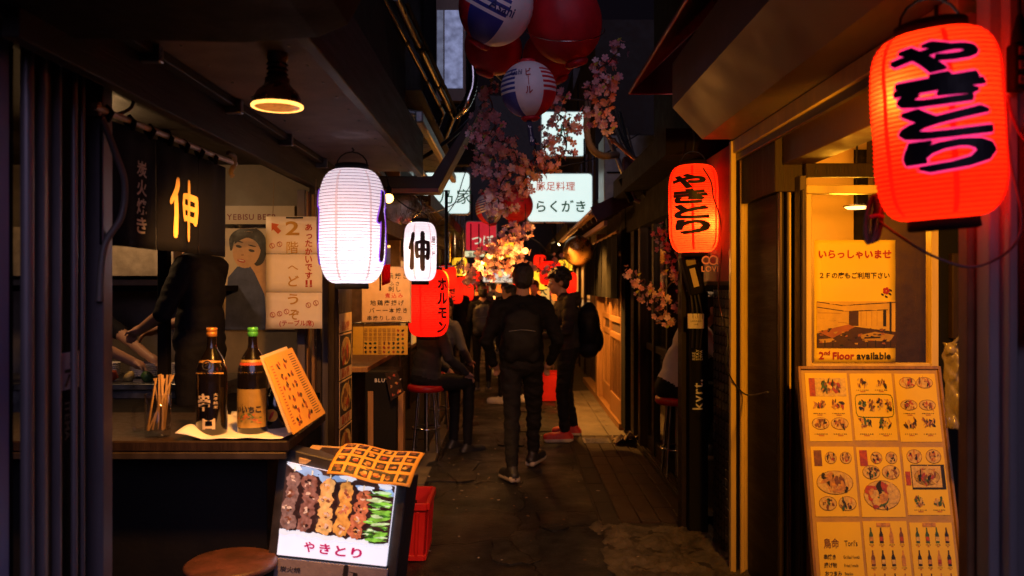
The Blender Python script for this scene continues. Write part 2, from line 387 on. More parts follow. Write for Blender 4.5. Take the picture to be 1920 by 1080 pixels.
m_ink = M('black_ink', (.018, .014, .014), .55, var=.2, bump=0)
m_inkr = M('red_ink', (.42, .02, .02), .55, var=.2, bump=0)
m_inko = M('ochre_ink', (.50, .27, .04), .55, var=.2, bump=0)
m_glass = GLASS('window_glass', (.90, .89, .86), .06)
m_tile = M('dark_wall_tile', (.03, .026, .026), .3, var=.4, sc=20, bump=.1)
m_navy = M('navy_cotton', (.006, .006, .014), .9, var=.35, sc=14, bump=.3, bsc=300, spec=.1)
m_cord = M('hemp_cord', (.30, .20, .11), .85, var=.3, sc=40, bump=.3)
m_clear = GLASS('clear_plastic', (.93, .93, .93), .55, .12)

# ------------------------------------------------------------------ the ground
def sheet(name, x0, x1, y0, y1, z, mat, nx=1, ny=1, bumpy=0, f=2.0):
    g = MB().grid(lambda u, v: Vector((x0 + (x1-x0)*u, y0 + (y1-y0)*v, z + (bumpy * noise.noise(Vector(((x0+(x1-x0)*u)*f, (y0+(y1-y0)*v)*f, 3.1))) if bumpy else 0))), nx, ny)
    return struct(g.build(name, mat))
sheet('ground', -80, 80, -20, 140, -.03, m_dirt)
sheet('alley_road', -.69, .585, -3, 60, 0, m_asph, 16, 300, .008, 1.7)
lp = struct(MB().box((-1.6, -3, -.02), (-.83, 60, -.004)).build('left_pavement', m_dirt))
rp = struct(MB().box((.585, -3, -.02), (2.6, 60, .006)).build('right_pavement', m_concd))
rnd = random.Random(3)
for i in range(34):                                            # left kerb strip of concrete slabs and the wider slabs behind it
    y = 2.2 + i * .6; z = rnd.uniform(-.004, .006)
    MB().box((-.825, y + .006, -.02), (-.70, y + .594, .012 + z)).build('kerb_slab', m_conc, lp, bevel=.006)
    if i % 2 == 0:
        MB().box((-1.36, y + .006, -.02), (-.835, y + 1.194, .02 + z)).build('pavement_slab', m_concd, lp, bevel=.006)
for i in range(9):                                             # brown boards of the right pavement
    for j in range(4):
        x0 = .73 + j * .135; y = 5.35 + i * .34
        MB().box((x0 + .003, y + .003, 0), (x0 + .132, y + .337, .018 + rnd.uniform(-.003, .004))).build('paving_stone', m_slab, rp, bevel=.004)
for i in range(12):
    y = 5.3 + i * .55; MB().box((.60, y + .004, 0), (.724, y + .546, .016 + rnd.uniform(-.003, .004))).build('kerb_slab', m_concd, rp, bevel=.006)
for i in range(6):
    for j in range(2):
        x0 = .735 + j * .29; y = 8.45 + i * .6
        MB().box((x0, y, 0), (x0 + .285, y + .594, .014 + rnd.uniform(-.003, .003))).build('paving_stone', m_conc, rp, bevel=.005)
def rough(u, v):
    x = .50 + u * .80; y = 4.0 + v * 1.5
    e = min(1, 4 * min(u, 1 - u + .3, v, 1 - v)); e = max(0, min(1, e * 1.5 - .25 + .55 * noise.fractal(Vector((x * 5, y * 5, 7)), .8, 2.1, 5)))
    return Vector((x + .05 * noise.noise(Vector((u * 4, v * 5, 0))), y + .07 * noise.noise(Vector((u * 5, v * 3, 9))), -.03 + .035 * min(1, e * 3) + e * (.016 + .034 * noise.fractal(Vector((x * 7, y * 7, 2)), .6, 2.3, 6))))
struct(MB().grid(rough, 90, 130).build('concrete_patch', M('rough_cement', (.075, .06, .045), .85, var=.75, sc=7, bump=.7, bsc=40)))
# cast iron cover set in the pavement and a rag lying beside it
struct(MB().grid(lambda u, v: Vector((-.668 + .03 * (u - .5), 2.5 + 20 * v, -.012 + .02 * abs(u - .5) * 2)), 4, 60).build('gutter', M('wet_gutter', (.01, .009, .008), .25)))
lt0 = MB(); rg0 = random.Random(33)
for k in range(260):                                            # grit and litter on the alley floor
    x, y, s_ = rg0.uniform(-1.1, 1.1), rg0.uniform(3.4, 11), rg0.uniform(.003, .011); lt0.cbox((x, y, .012 + s_ * .2), (s_ * rg0.uniform(1, 3), s_, s_ * .5), rg0.randrange(2), (0, 0, rg0.uniform(0, 3)))
lo_ = lt0.build('floor_litter', [M('pale_scrap', (.35, .30, .24), .8), M('leaf_scrap', (.16, .09, .04), .8)], kind='stuff'); lo_['label'] = 'scattered grit and scraps on the alley floor'; lo_['category'] = 'litter'
rg0 = random.Random(15)
for k in range(9):                                              # old repairs in the asphalt
    x, y, w_, l_ = rg0.uniform(-.6, .3), 3.6 + k * 1.15 + rg0.uniform(-.3, .3), rg0.uniform(.18, .5), rg0.uniform(.3, .9)
    n_ = 18; ring = [(x + w_ / 2 * (1 + .12 * rg0.uniform(-1, 1)) * max(-1, min(1, 1.35 * math.cos(2 * PI * i / n_))), y + l_ / 2 * (1 + .08 * rg0.uniform(-1, 1)) * max(-1, min(1, 1.35 * math.sin(2 * PI * i / n_)))) for i in range(n_)]
    struct(MB().prism(ring, -.01, .011 + .001 * k / 9, axis='z').build('road_patch', [MATS.get('asphalt_new') or ASPHALT('asphalt_new', (.008, .0078, .009), False), MATS.get('asphalt_worn') or ASPHALT('asphalt_worn', (.017, .016, .017))][k % 2]))
cv = thing('drain_cover', 'small square iron drain cover set in the right pavement near the rag', 'drain cover', (.87, 8.15, .02))
MB().box((.72, 8.0, .005), (1.0, 8.28, .024)).build('plate', m_steel, cv, bevel=.004)
for k in range(5): MB().box((.745, 8.03 + k * .05, .024), (.975, 8.052 + k * .05, .029)).build('rib', m_steel, cv)
def rag(u, v):
    x = 1.02 + u * .26; y = 7.9 + v * .3
    return Vector((x + .03 * noise.noise(Vector((u * 4, v * 4, 1))), y, .02 + .10 * abs(noise.fractal(Vector((u * 2.6, v * 2.6, 4)), 1, 2, 3)) + .10 * u * (1 - v)))
tag(MB().grid(rag, 22, 22).build('crumpled_rag', M('rag_cloth', (.30, .22, .15), .9, var=.3), solid=.003), 'crumpled pale rag lying by the drain cover', 'rag')

# ------------------------------------------------------------------ left restaurant (front opening with counter)
LX = -1.3
ls = thing('restaurant_building', 'dark restaurant front with open kitchen behind the navy curtain', 'building', (-1.6, 4, 0))
def L(name, lo, hi, mat, bevel=.003): return box1(name, lo, hi, mat, ls, bevel)
# near frame of shutter rails and pipes
m_blue = M('blue_lit_panel', (.10, .14, .42), .45, metal=.3, var=.3, sc=5, bump=.1, stretch=(1, 1, .2))  # blue light from behind the viewer put into the panel colour
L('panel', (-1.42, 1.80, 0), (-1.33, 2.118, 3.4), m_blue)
L('post', (-1.40, 2.122, 0), (-1.34, 2.152, 3.4), m_black)
MB().tube([(-1.315, 2.17, 0), (-1.315, 2.17, 3.2)], .017, 12).build('pipe', m_alum, ls)
L('post', (-1.36, 2.215, 0), (-1.295, 2.235, 3.2), m_alum)
L('rail', (-1.36, 2.24, 0), (-1.31, 2.28, 3.2), m_bronze)
L('rail', (-1.345, 2.283, 0), (-1.29, 2.295, 3.2), m_alum)
MB().tube([(-1.30, 2.375, 0), (-1.30, 2.375, 2.9)], .010, 10).build('pipe', m_alum, ls)
MB().tube([(-1.30, 2.42, 0), (-1.30, 2.42, 2.9)], .008, 10).build('pipe', m_alum, ls)
L('panel', (-1.40, 2.30, 0), (-1.33, 2.50, 3.2), m_black)
L('post', (-1.38, 2.515, 0), (-1.285, 2.575, 2.75), m_alum)
L('rail', (-1.37, 2.58, 0), (-1.30, 2.60, 2.75), m_bronze)
MB().box((-1.326, 2.49, 2.13), (-1.285, 2.51, 2.175)).build('bracket', m_alu, ls, bevel=.004)
cb = MB(); cb.tube(catmull([(-1.28, 2.5, 2.12), (-1.255, 2.53, 2.02), (-1.24, 2.56, 1.93), (-1.25, 2.56, 1.82), (-1.285, 2.52, 1.72), (-1.29, 2.5, 1.55)], 6), .011, 8)
tag(cb.build('power_cable', m_cabled), 'thick dark cable bulging out from the left shutter posts', 'cable')
# stickers on the dark panel
st = thing('wall_sticker', 'pale lilac sticker with dark print on the left shutter posts', 'sticker', (-1.33, 2.44, 1.4))
fn = frame((-1.32, 2.36, 1.29), (0, 1, 0), (0, 0, 1), .004); fn2 = lambda u, v, l=0: Vector((-1.322 + l + .002, 2.33 + u, 1.29 + v))
MB().box((-1.329, 2.328, 1.29), (-1.322, 2.458, 1.40)).build('sheet', M('lilac_paper', (.42, .38, .50), .7), st)
t = MB(); put_text(t, '六', fn2, .03, .015, .075, .03); t.build('lettering', m_ink, st)
st = thing('wall_sticker', 'faded dark sticker with vertical lettering under the lilac sticker', 'sticker', (-1.33, 2.44, 1.2))
MB().box((-1.329, 2.335, 1.15), (-1.323, 2.452, 1.262)).build('sheet', m_black, st)
t = MB(); put_text(t, 'ITEMA', lambda u, v, l=0: Vector((-1.3215, 2.36 + v, 1.255 - u)), .0, .005, .04, .01); t.build('lettering', m_cabled, st)
# head beam, fascia, soffit
L('head_beam', (-1.42, 1.7, 2.28), (-1.22, 5.75, 2.46), m_darkv)
L('fascia_board', (-1.215, 1.9, 2.19), (-1.17, 5.6, 2.34), m_darkv)
L('curtain_track', (-1.275, 2.62, 2.225), (-1.235, 5.55, 2.262), m_bronze)
L('soffit', (-1.168, 2.18, 2.36), (-.64, 5.35, 2.40), m_soff)
L('soffit_edge', (-.64, 1.9, 2.33), (-.60, 5.4, 2.62), m_darkv)
L('soffit_batten', (-1.165, 2.2, 2.325), (-1.12, 5.34, 2.358), m_darkv)
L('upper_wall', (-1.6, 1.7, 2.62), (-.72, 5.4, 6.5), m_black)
for k in range(4):
    y = 2.5 + k * .75; L('bracket', (-1.166, y, 2.30), (-1.10, y + .03, 2.356), m_steel)
for k, (x, z, r) in enumerate([(-1.19, 2.355, .010)]):
    MB().tube(catmull([(x + .012 * math.sin(j * 1.7 + k), 2.2 + j * .4, z + .010 * math.sin(j * 2.3 + k) - .008) for j in range(9)], 4), r, 6).build('cable_run', m_cable, ls)
for k in range(26):
    L('screw_head', (-1.05 + (k % 2) * .34, 2.3 + (k // 2) * .23, 2.3555), (-1.043 + (k % 2) * .34, 2.307 + (k // 2) * .23, 2.3602), m_steel, 0)
# far jamb: sliding door leaves pushed to the end of the opening
for k, (y0, y1, mt, x) in enumerate([(5.02, 5.06, m_alum, -1.30), (5.10, 5.15, m_wood, -1.30), (5.19, 5.23, m_alum, -1.31), (5.27, 5.33, m_wood, -1.30), (5.36, 5.40, m_bronze, -1.28)]):
    L('door_stile', (x - .05, y0, .1), (x, y1, 2.2), mt)
L('door_stile', (-1.34, 5.44, 0), (-1.22, 5.50, 2.25), m_alum)
L('post', (-1.40, 5.52, 0), (-1.16, 5.70, 2.4), m_dark)
L('post', (-1.22, 5.30, 0), (-1.175, 5.36, 2.2), m_bronze)
# inside: side wall with shelves, back wall, ceiling
m_in = M('kitchen_wall', (.20, .16, .13), .55, var=.35, sc=4, bump=.15)
L('inner_wall', (-4.2, 5.72, 0), (-1.41, 5.80, 2.5), m_in)
L('inner_wall', (-4.3, 1.7, 0), (-4.2, 5.8, 2.5), m_darkv)
L('ceiling', (-4.2, 1.7, 2.462), (-1.36, 5.75, 2.52), m_darkv)
L('floor', (-4.2, 1.7, 0), (-1.37, 5.75, .03), m_concd)
L('inner_post', (-1.96, 4.42, .03), (-1.905, 4.475, 2.46), m_black)
L('shelf', (-3.4, 5.35, 1.56), (-1.95, 5.71, 1.60), m_black)
L('shelf_lip', (-3.4, 5.33, 1.60), (-1.95, 5.349, 1.64), m_plaster)
L('hood', (-3.5, 5.2, 1.66), (-2.2, 5.70, 1.98), M('smoked_steel', (.42, .35, .28), .5, metal=.3, var=.3))
L('glass_rail', (-2.0, 4.9, 1.95), (-1.36, 4.93, 1.975), m_chrome)
for k in range(6):
    x = GX(508 + k * 14, 4.9); ld = thing('hanging_ladle', 'steel ladle hanging from the kitchen rail above the white notice', 'ladle', (x, 4.88, 1.9), 'ladles hanging in the kitchen')
    MB().tube([(x, 4.885, 1.965), (x + .006, 4.875, 1.80)], .004, 6).build('handle', m_chrome, ld); MB().lathe([(.0, -.03), (.02, -.026), (.032, -.008), (.034, 0), (.031, 0), (.019, -.022), (0, -.026)], 14, (x + .006, 4.875, 1.80), cap=False, rot=(R(60), 0, 0)).build('cup', m_chrome, ld)
for k in range(3):
    pt = thing('plate_stack', 'stack of pale plates on the kitchen back counter', 'plates', (-2.05 - k * .26, 5.05, 1.022), 'plate stacks in the kitchen')
    for j in range(7): MB().lathe([(.0, .0), (.05, .0), (.09, .012), (.095, .012), (.05, -.004), (0, -.004)], 20, (-2.05 - k * .26, 5.05, 1.028 + j * .012), cap=False).build('plate', m_paper, pt)
L('back_counter', (-3.6, 4.75, .03), (-1.75, 5.3, .98), m_steel)
L('back_counter_top', (-3.6, 4.70, .985), (-1.72, 5.32, 1.02), m_steel)
# service counter: the dark front below, the shelf above
L('counter_front', (-2.6, 3.2, 0), (-.98, 3.75, .955), m_black)
L('base_wall', (-2.6, 3.76, 0), (-1.2, 5.0, .93), m_black)
ct = thing('counter_shelf', 'wooden counter shelf carrying the bottles and the beer mug', 'counter', (-1.4, 3.4, .96))
MB().prism([(-2.6, 3.08), (-.86, 3.08), (-.88, 3.78), (-2.6, 3.78)], .958, 1.0, axis='z').build('top', m_dark, ct, bevel=.005)
MB().box((-2.6, 3.075, .93), (-.87, 3.10, .957)).build('lip', m_bronze, ct, bevel=.003)
def cloth(u, v):
    x = -1.30 + .41 * u + .02 * math.sin(v * 9); y = 3.085 + .6 * v
    return Vector((x, y, 1.004 + .006 * (1 + noise.noise(Vector((u * 5, v * 5, 0)))) + (.02 * max(0, .25 - u) * 4 * (1 + math.sin(v * 12)))))
tag(MB().grid(cloth, 24, 24).build('paper_mat', m_paper, solid=.001), 'crinkled white paper spread under the sake bottles', 'paper mat')

# ------------------------------------------------------------------ upper left: exhaust hood, pipes, roofs
hd = thing('duct_hood', 'large dark rounded duct above the heat lamp', 'duct', (-.8, 2.0, 2.5))
prof = [(-1.6, 2.27), (-.72, 2.25), (-.52, 2.265), (-.44, 2.30), (-.395, 2.38), (-.39, 2.9), (-1.6, 2.9)]
MB().prism(prof, 1.75, 2.16).build('casing', M('hood_black', (.008, .007, .009), .75, var=.3, spec=.1), hd, bevel=.02, seg=3)
MB().tube([(-.70, 1.745, 2.262), (-.52, 1.745, 2.275), (-.45, 1.745, 2.31), (-.41, 1.745, 2.38), (-.40, 1.745, 2.6)], .006, 6).build('trim', m_bronze, hd)
lr = thing('roof_canopy', 'dark flared metal canopy jutting from the left wall above the small white lantern', 'canopy', (-.9, 7, 2.3))
MB().prism([(-1.4, 2.31), (-.56, 2.31), (-.23, 2.93), (-.26, 2.95), (-.6, 2.42), (-1.4, 2.42)], 6.0, 6.3).build('hood', M('rusty_sheet', (.022, .012, .011), .6, metal=.1, var=.5), lr, bevel=.004)
MB().box((-1.4, 5.98, 2.295), (-.55, 6.02, 2.325)).build('edge_trim', M('rust_red', (.14, .035, .03), .5), lr)
MB().tube([(-.49, 5.97, 1.72), (-.49, 5.97, 2.31)], .012, 8).build('pole', m_black, lr)
eb = thing('upper_storey', 'dark upper storey of the left houses with corrugated eaves', 'building', (-1.6, 9, 2.6))
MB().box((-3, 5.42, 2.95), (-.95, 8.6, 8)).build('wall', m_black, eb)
for k in range(26):
    MB().tube([(-1.35, 5.5 + k * .115, 2.9), (-.66, 5.5 + k * .115, 2.78)], .022, 6).build('corrugation', m_galv, eb)
MB().box((-1.4, 5.45, 2.93), (-.62, 8.55, 2.945)).build('eaves_board', m_darkv, eb)
MB().box((-.655, 5.4, 2.70), (-.60, 8.6, 2.78)).build('gutter', m_galv, eb, bevel=.01)
MB().box((-.86, 5.4, 2.60), (-.80, 8.6, 2.65)).build('gutter', m_galv, eb, bevel=.01)
MB().box((-1.3, 8.62, 2.9), (-.4, 8.8, 8)).build('return_wall', m_black, eb)
wn_ = thing('frosted_window', 'frosted metal framed window glowing pale blue in the upper left wall', 'window', (-.62, 7.95, 3.6))
MB().box((-.80, 8.45, 3.55), (-.49, 8.6, 4.75)).build('frame', m_bronze, wn_)
MB().box((-.71, 8.43, 3.68), (-.52, 8.445, 4.5)).build('pane', E('frosted_glow', (.17, .19, .33), 1.0, .5, 14), wn_)
MB().box((-.79, 8.43, 3.68), (-.725, 8.445, 4.5)).build('pane', E('frosted_glow_dim', (.10, .11, .17), 1.0, .4, 14), wn_)
for k, (dx, dz, r, mt) in enumerate([(0, 0, .03, M('tarnished_pipe', (.10, .10, .11), .38, metal=.8, var=.4)), (-.09, .03, .016, m_bronze), (.055, -.03, .014, m_black)]):
    pp = thing('conduit_pipe', ['thick polished conduit pipe running under the left eaves', 'thin bronze conduit pipe beside the thick polished conduit', 'black conduit pipe below the thick polished conduit'][k], 'pipe', (-.62 + dx, 6, 3.2 + dz), 'conduit pipes under the left eaves')
    a = P(742, -8, 4.4) + Vector((dx, 0, dz)); b = P(850, 218, 7.4) + Vector((dx, 0, dz))
    MB().tube([a, b, b + Vector((-.1, .25, -.15))], r, 12).build('pipe', mt, pp)
    for q in (.3, .62, .9):
        c = a.lerp(b, q); d = (b - a).normalized(); MB().tube([c - d * .03, c + d * .03], r * 1.25, 12).build('clamp', m_black, pp)
dc = MB(); q = catmull([tuple(P(882, 95, 7)), tuple(P(887, 140, 7)), tuple(P(884, 170, 7)), tuple(P(872, 198, 7)), tuple(P(855, 215, 7.2))], 8)
dc.tube(q, [.04 + .005 * (i % 2) for i in range(len(q))], 12)
tag(dc.build('flexible_duct', m_chrome), 'shiny crumpled flexible duct hanging beside the frosted window', 'duct')
# ------------------------------------------------------------------ right restaurant
RX = 1.25
rs = thing('restaurant_building', 'restaurant front with cream shutter box and lit window behind the red lantern', 'building', (1.5, 3.5, 0))
def Rb(name, lo, hi, mat, bevel=.003): return box1(name, lo, hi, mat, rs, bevel)
m_yel = M('warm_lit_aluminium', (.74, .52, .18), .4, metal=.0, var=.2, sc=9, bump=.06, stretch=(1, 1, .15))  # warm lamp light on the metal put into its base colour
bx = [(1.24, 2.405), (1.05, 2.405), (.885, 2.58), (.885, 2.83), (1.4, 2.95), (1.4, 2.405)]
MB().prism(bx, .9, 4.42).build('shutter_box', m_cream, rs, bevel=.006)
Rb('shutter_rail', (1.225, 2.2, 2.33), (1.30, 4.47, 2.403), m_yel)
Rb('shutter_rail', (1.24, 2.2, 2.29), (1.262, 4.47, 2.329), m_bronze)
# far jamb
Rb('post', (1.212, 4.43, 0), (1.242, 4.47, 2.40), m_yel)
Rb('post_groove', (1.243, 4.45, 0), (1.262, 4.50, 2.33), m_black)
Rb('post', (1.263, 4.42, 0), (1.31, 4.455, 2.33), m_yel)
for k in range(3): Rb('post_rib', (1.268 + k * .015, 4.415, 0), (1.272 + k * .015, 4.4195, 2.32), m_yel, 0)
Rb('lintel', (1.265, 3.85, 2.05), (1.40, 4.40, 2.33), m_dark)
Rb('lintel', (1.30, 2.2, 2.18), (1.44, 3.84, 2.33), M('red_brown_paint', (.10, .035, .022), .5))
Rb('side_panel', (1.30, 3.93, 0), (1.34, 4.41, 2.05), m_darkv)
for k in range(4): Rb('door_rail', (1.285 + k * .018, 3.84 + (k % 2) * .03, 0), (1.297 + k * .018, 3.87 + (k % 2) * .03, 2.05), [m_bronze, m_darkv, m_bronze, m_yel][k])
Rb('pipe', (1.36, 3.75, 0), (1.375, 3.765, 2.05), m_bronze)
# window wall facing down the alley
WY = 3.80
Rb('window_frame', (1.36, WY - .02, .1), (1.392, WY + .05, 2.12), m_bronze)
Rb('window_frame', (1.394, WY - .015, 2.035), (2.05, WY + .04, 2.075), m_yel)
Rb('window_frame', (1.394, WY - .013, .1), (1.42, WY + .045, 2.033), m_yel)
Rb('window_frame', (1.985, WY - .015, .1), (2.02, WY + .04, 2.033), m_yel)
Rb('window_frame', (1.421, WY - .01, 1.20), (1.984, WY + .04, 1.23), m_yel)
Rb('window_base', (1.421, WY, .02), (1.984, WY + .04, 1.198), m_dark)
Rb('window_glass', (1.421, WY + .010, 1.231), (1.984, WY + .014, 2.034), m_glass)
Rb('transom_board', (1.394, WY - .005, 2.115), (2.05, WY + .03, 2.18), m_dark)
Rb('jamb', (2.022, WY - .02, 0), (2.25, WY + .05, 2.3), m_black)
Rb('cabinet', (2.06, WY - .06, 1.35), (2.25, WY - .022, 1.75), m_dark)
# room behind the window
m_amber = M('amber_room_wall', (.62, .42, .20), .6, var=.12, sc=3)
Rb('room_wall', (1.43, 4.96, .04), (2.12, 5.02, 2.45), m_amber)
Rb('room_wall', (2.10, 4.66, .04), (3.2, 4.72, 2.45), M('brown_partition', (.10, .055, .03), .5))
Rb('room_wall', (1.41, 3.87, .04), (1.429, 5.02, 2.45), m_amber)
Rb('room_wall', (3.2, 3.87, 0), (3.26, 4.8, 2.5), m_dark)
Rb('room_ceiling', (1.41, 3.86, 2.451), (3.2, 5.02, 2.5), m_amber)
Rb('room_floor', (1.41, 3.86, 0), (3.2, 5.02, .039), m_dark)
for k in range(5): Rb('ceiling_slat', (1.75 + k * .09, 3.9, 2.15), (1.79 + k * .09, 3.95, 2.44), m_dark)
cl = thing('pendant_lamp', 'round warm pendant lamp inside the room behind the poster window', 'lamp', (1.94, 4.5, 2.03))
MB().lathe([(.0, -.02), (.05, -.02), (.065, -.01), (.065, 0)], 24, (1.94, 4.5, 2.05)).build('diffuser', E('warm_lamp_glass', (1, .55, .16), 6, .05), cl)
MB().lathe([(.07, -.008), (.073, 0)], 24, (1.94, 4.5, 2.049)).build('rim', m_bronze, cl)
MB().tube([(1.94, 4.5, 2.05), (1.94, 4.5, 2.45)], .006, 6).build('wire', m_cable, cl)
lamp('bulb_light', (1.86, 4.45, 1.90), 16, (1, .40, .02), .08, cl)
dl = thing('down_light', 'warm bare bulb under the shutter box behind the large red lantern', 'lamp', (1.22, 2.3, 2.3))
MB().lathe([(.035, 2.29), (.04, 2.33), (.04, 2.36), (.0, 2.36)], 16, (1.22, 2.3, -.16)).build('socket', m_bronze, dl)
MB().tube([(1.22, 2.3, 2.2), (1.22, 2.3, 2.404)], .006, 6).build('wire', m_cable, dl)
MB().ball((1.22, 2.3, 2.09), .035, 12).build('bulb', MATS['warm_lamp_glass'], dl)
aim(lamp('bulb_light', (1.23, 2.345, 2.06), 135, (1, .38, .018), .05, dl, 122, blend=.4), (.40, 1, -.62))
Rb('recess_ceiling', (1.445, 2.2, 2.37), (2.3, 3.78, 2.4), m_dark)
# near jamb at the right edge of the view
m_lil = M('pale_painted_post', (.52, .48, .55), .45, metal=.2, var=.12, sc=8, bump=.05, stretch=(1, 1, .15))
Rb('post', (1.235, 2.07, 0), (1.31, 2.13, 2.9), m_lil)
Rb('post', (1.262, 2.03, 0), (1.285, 2.069, 2.9), m_lil)
Rb('post', (1.288, 2.04, 0), (1.318, 2.069, 2.9), m_lil)
Rb('post_groove', (1.312, 2.06, 0), (1.33, 2.12, 2.9), m_black)
Rb('post', (1.215, 2.135, 0), (1.25, 2.18, 2.33), M('orange_wood_post', (.30, .15, .07), .5))
tag(MB().grid(lambda u, v: Vector((1.285 + .5 * u, 1.98 + .01 * math.sin(u * 25), 1.46 + .56 * v)), 30, 4).build('red_banner', M('red_banner_cloth', (.22, .006, .016), .8, var=.2, bump=.2), solid=.002), 'plain dark red cloth banner beside the pale right post', 'banner')
Rb('side_wall', (1.34, 1.4, 0), (1.9, 2.0, 3), m_black)
# power strip and its cords
ps = thing('power_strip', 'black power strip hanging on the pale right post', 'power strip', (1.29, 2.0, 2.1))
MB().box((1.248, 1.985, 2.085), (1.290, 2.025, 2.205)).build('casing', m_black, ps, bevel=.006, seg=2)
MB().lathe([(.020, 0), (.016, .03), (.007, .07)], 12, (1.269, 2.0, 2.206)).build('strain_relief', m_black, ps)
for k in range(3): MB().box((1.257, 1.981, 2.10 + k * .036), (1.281, 1.986, 2.122 + k * .036)).build('socket', m_cabled, ps, bevel=.002)
MB().tube(catmull([(1.269, 2.0, 2.27), (1.27, 2.01, 2.4), (1.265, 2.04, 2.6)], 5), .005, 6).build('cord', m_cable, ps)
def cord(name, label, pts, r=.004, mat=m_cable, n=6): return tag(MB().tube(catmull([tuple(p) for p in pts], 7), r, n).build(name, mat), label, 'cord')
m_redc = M('red_cord', (.35, .03, .05), .5)
cord('electric_cord', 'mauve cord sagging from the tied bundle to the power strip', [P(1648, 415, 2.1), P(1690, 445, 2.1), P(1745, 478, 2.08), P(1810, 500, 2.06), P(1860, 490, 2.04), P(1905, 455, 1.99), P(1915, 400, 1.98), P(1895, 300, 1.98), P(1887, 190, 1.98)], .0035, M('mauve_cord', (.22, .11, .13), .5))
cord('electric_cord', 'bright red cord dangling from the power strip', [P(1890, 178, 1.975), P(1896, 210, 1.97), P(1910, 245, 1.97), P(1925, 265, 1.97)], .004, m_redc)
bd = thing('cord_bundle', 'looped bundle of grey cord tied below the large red lantern', 'cord bundle', P(1640, 400, 2.1))
for k in range(6):
    a = -.25 + k * .1; pts = []
    for i in range(15):
        t = i / 15 * 2 * PI; pts.append(P(1640 + 11 * math.cos(t) * (1 + .3 * math.sin(k)) + a * 30 + (12 - 0.3 * k) * -math.sin(t) * .4, 412 + 46 * math.sin(t) - k, 2.1 + .006 * k))
    MB().tube(pts, .0032, 6, closed=True).build('loop', m_cabled, bd)
MB().tube(catmull([tuple(P(1648, 405, 2.095)), tuple(P(1652, 370, 2.1)), tuple(P(1654, 330, 2.1)), tuple(P(1651, 290, 2.12)), tuple(P(1650, 250, 2.13))], 5), .0035, 6).build('tail', m_redc, bd)
MB().tube([P(1630, 408, 2.088), P(1643, 404, 2.085), P(1656, 408, 2.088)], .006, 6).build('tie', m_redc, bd)

# burgundy awning above
aw = thing('canvas_awning', 'burgundy canvas awning high above the cream shutter box', 'awning', (1.0, 4, 2.9))
m_burg = M('burgundy_canvas', (.13, .014, .022), .75, var=.25, sc=5, bump=.2, bsc=200)
MB().prism([(.735, 2.80), (1.42, 3.45), (1.42, 3.47), (.735, 2.825)], 2.6, 5.0).build('canvas', m_burg, aw)
MB().add([(.735, 4.99, 2.80), (1.42, 4.99, 2.80), (1.42, 4.99, 3.44)], [(0, 1, 2)]).build('end_flap', m_burg, aw)
MB().tube([(.735, 2.6, 2.80), (.735, 5.0, 2.80), (1.3, 5.0, 2.80)], .008, 6).build('frame_rod', M('red_enamel', (.30, .02, .03), .4), aw)
uw = thing('upper_storey', 'dark upper storey wall above the right restaurants', 'building', (1.6, 6, 2.9))
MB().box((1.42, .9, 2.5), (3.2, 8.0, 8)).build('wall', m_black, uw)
MB().box((1.0, 5.2, 2.45), (1.41, 7.9, 2.62)).build('eaves', m_black, uw)

# ------------------------------------------------------------------ right side further back
tw = thing('tiled_wall', 'dark tiled wall strip between the warm lit post and the black pillar', 'wall', (1.3, 4.75, 0))
MB().box((1.275, 4.50, 0), (1.40, 5.05, 1.62)).build('backing', m_black, tw)
tl = MB().box((-.006, 0, 0), (0, .062, .05)).build('tile', m_tile, tw, rel=False, bevel=.002)
tl.location = (-.026, -.24, .01)
for i in range(28):
    for j in range(8):
        if i == 0 and j == 0: continue
        o = tl.copy(); COL.objects.link(o); o.location = (-.026 + rnd.uniform(-.0015, .001), -.24 + j * .067, .01 + i * .056)
MB().box((1.27, 4.50, 1.625), (1.40, 5.3, 2.42)).build('upper_board', M('red_lit_board', (.22, .03, .016), .55, var=.35, sc=5, stretch=(4, 4, .6)), tw)  # red glow of the lantern put into the board colour
MB().box((1.24, 4.49, 1.60), (1.40, 5.28, 1.624)).build('ledge', m_darkv, tw)
# black pillar with stickers
pl = thing('pillar_post', 'black square pillar covered in stickers in front of the tiled wall', 'pillar', (1.18, 5.2, 0))
MB().box((1.135, 5.12, 0), (1.255, 5.30, 1.56)).build('shaft', m_black, pl, bevel=.004)
MB().box((1.103, 5.20, 0), (1.133, 5.32, 2.3)).build('frame_edge', m_darkv, pl)
fn = frame((1.135, 5.12, 0), (1, 0, 0), (0, 0, 1), .003)
k = MB()
put_text(k, 'kvrt.', lambda u, v, l=0: fn(.085 - v, .80 + u, l), 0, 0, .095, .012); k.build('lettering', M('white_print', (.75, .72, .70), .6), pl)
k = MB()
for r in range(3): put_text(k, ['DIVA', 'STAY', 'RISE'][r], lambda u, v, l=0: fn(.085 - v, 1.12 + u, l), 0, r * .024, .028, .012)
k.build('sticker_lettering', MATS['white_print'], pl)
pq = thing('notice_plate', 'small pale notice plate with dark print on the black pillar', 'sign', (1.19, 5.1, 1.33))
MB().box((1.118, 5.085, 1.325), (1.222, 5.100, 1.42)).build('plate', m_paper, pq, bevel=.002)
k = MB(); fq = frame((1.118, 5.085, 1.325), (1, 0, 0), (0, 0, 1), .0015)
put_text(k, 'L', fq, .052, .065, .018, .0, align='c'); put_text(k, 'LIKEABLE', fq, .052, .042, .016, .0, align='c'); put_text(k, 'LAB', fq, .052, .022, .015, 0, align='c'); k.build('lettering', m_ink, pq)
eb2 = thing('meter_box', 'slanted dark meter box with pale label below the far red lantern', 'meter box', (1.16, 5.15, 1.7))
mt = Matrix.Translation((1.155, 5.12, 1.66)) @ Euler((0, R(-14), 0)).to_matrix().to_4x4()
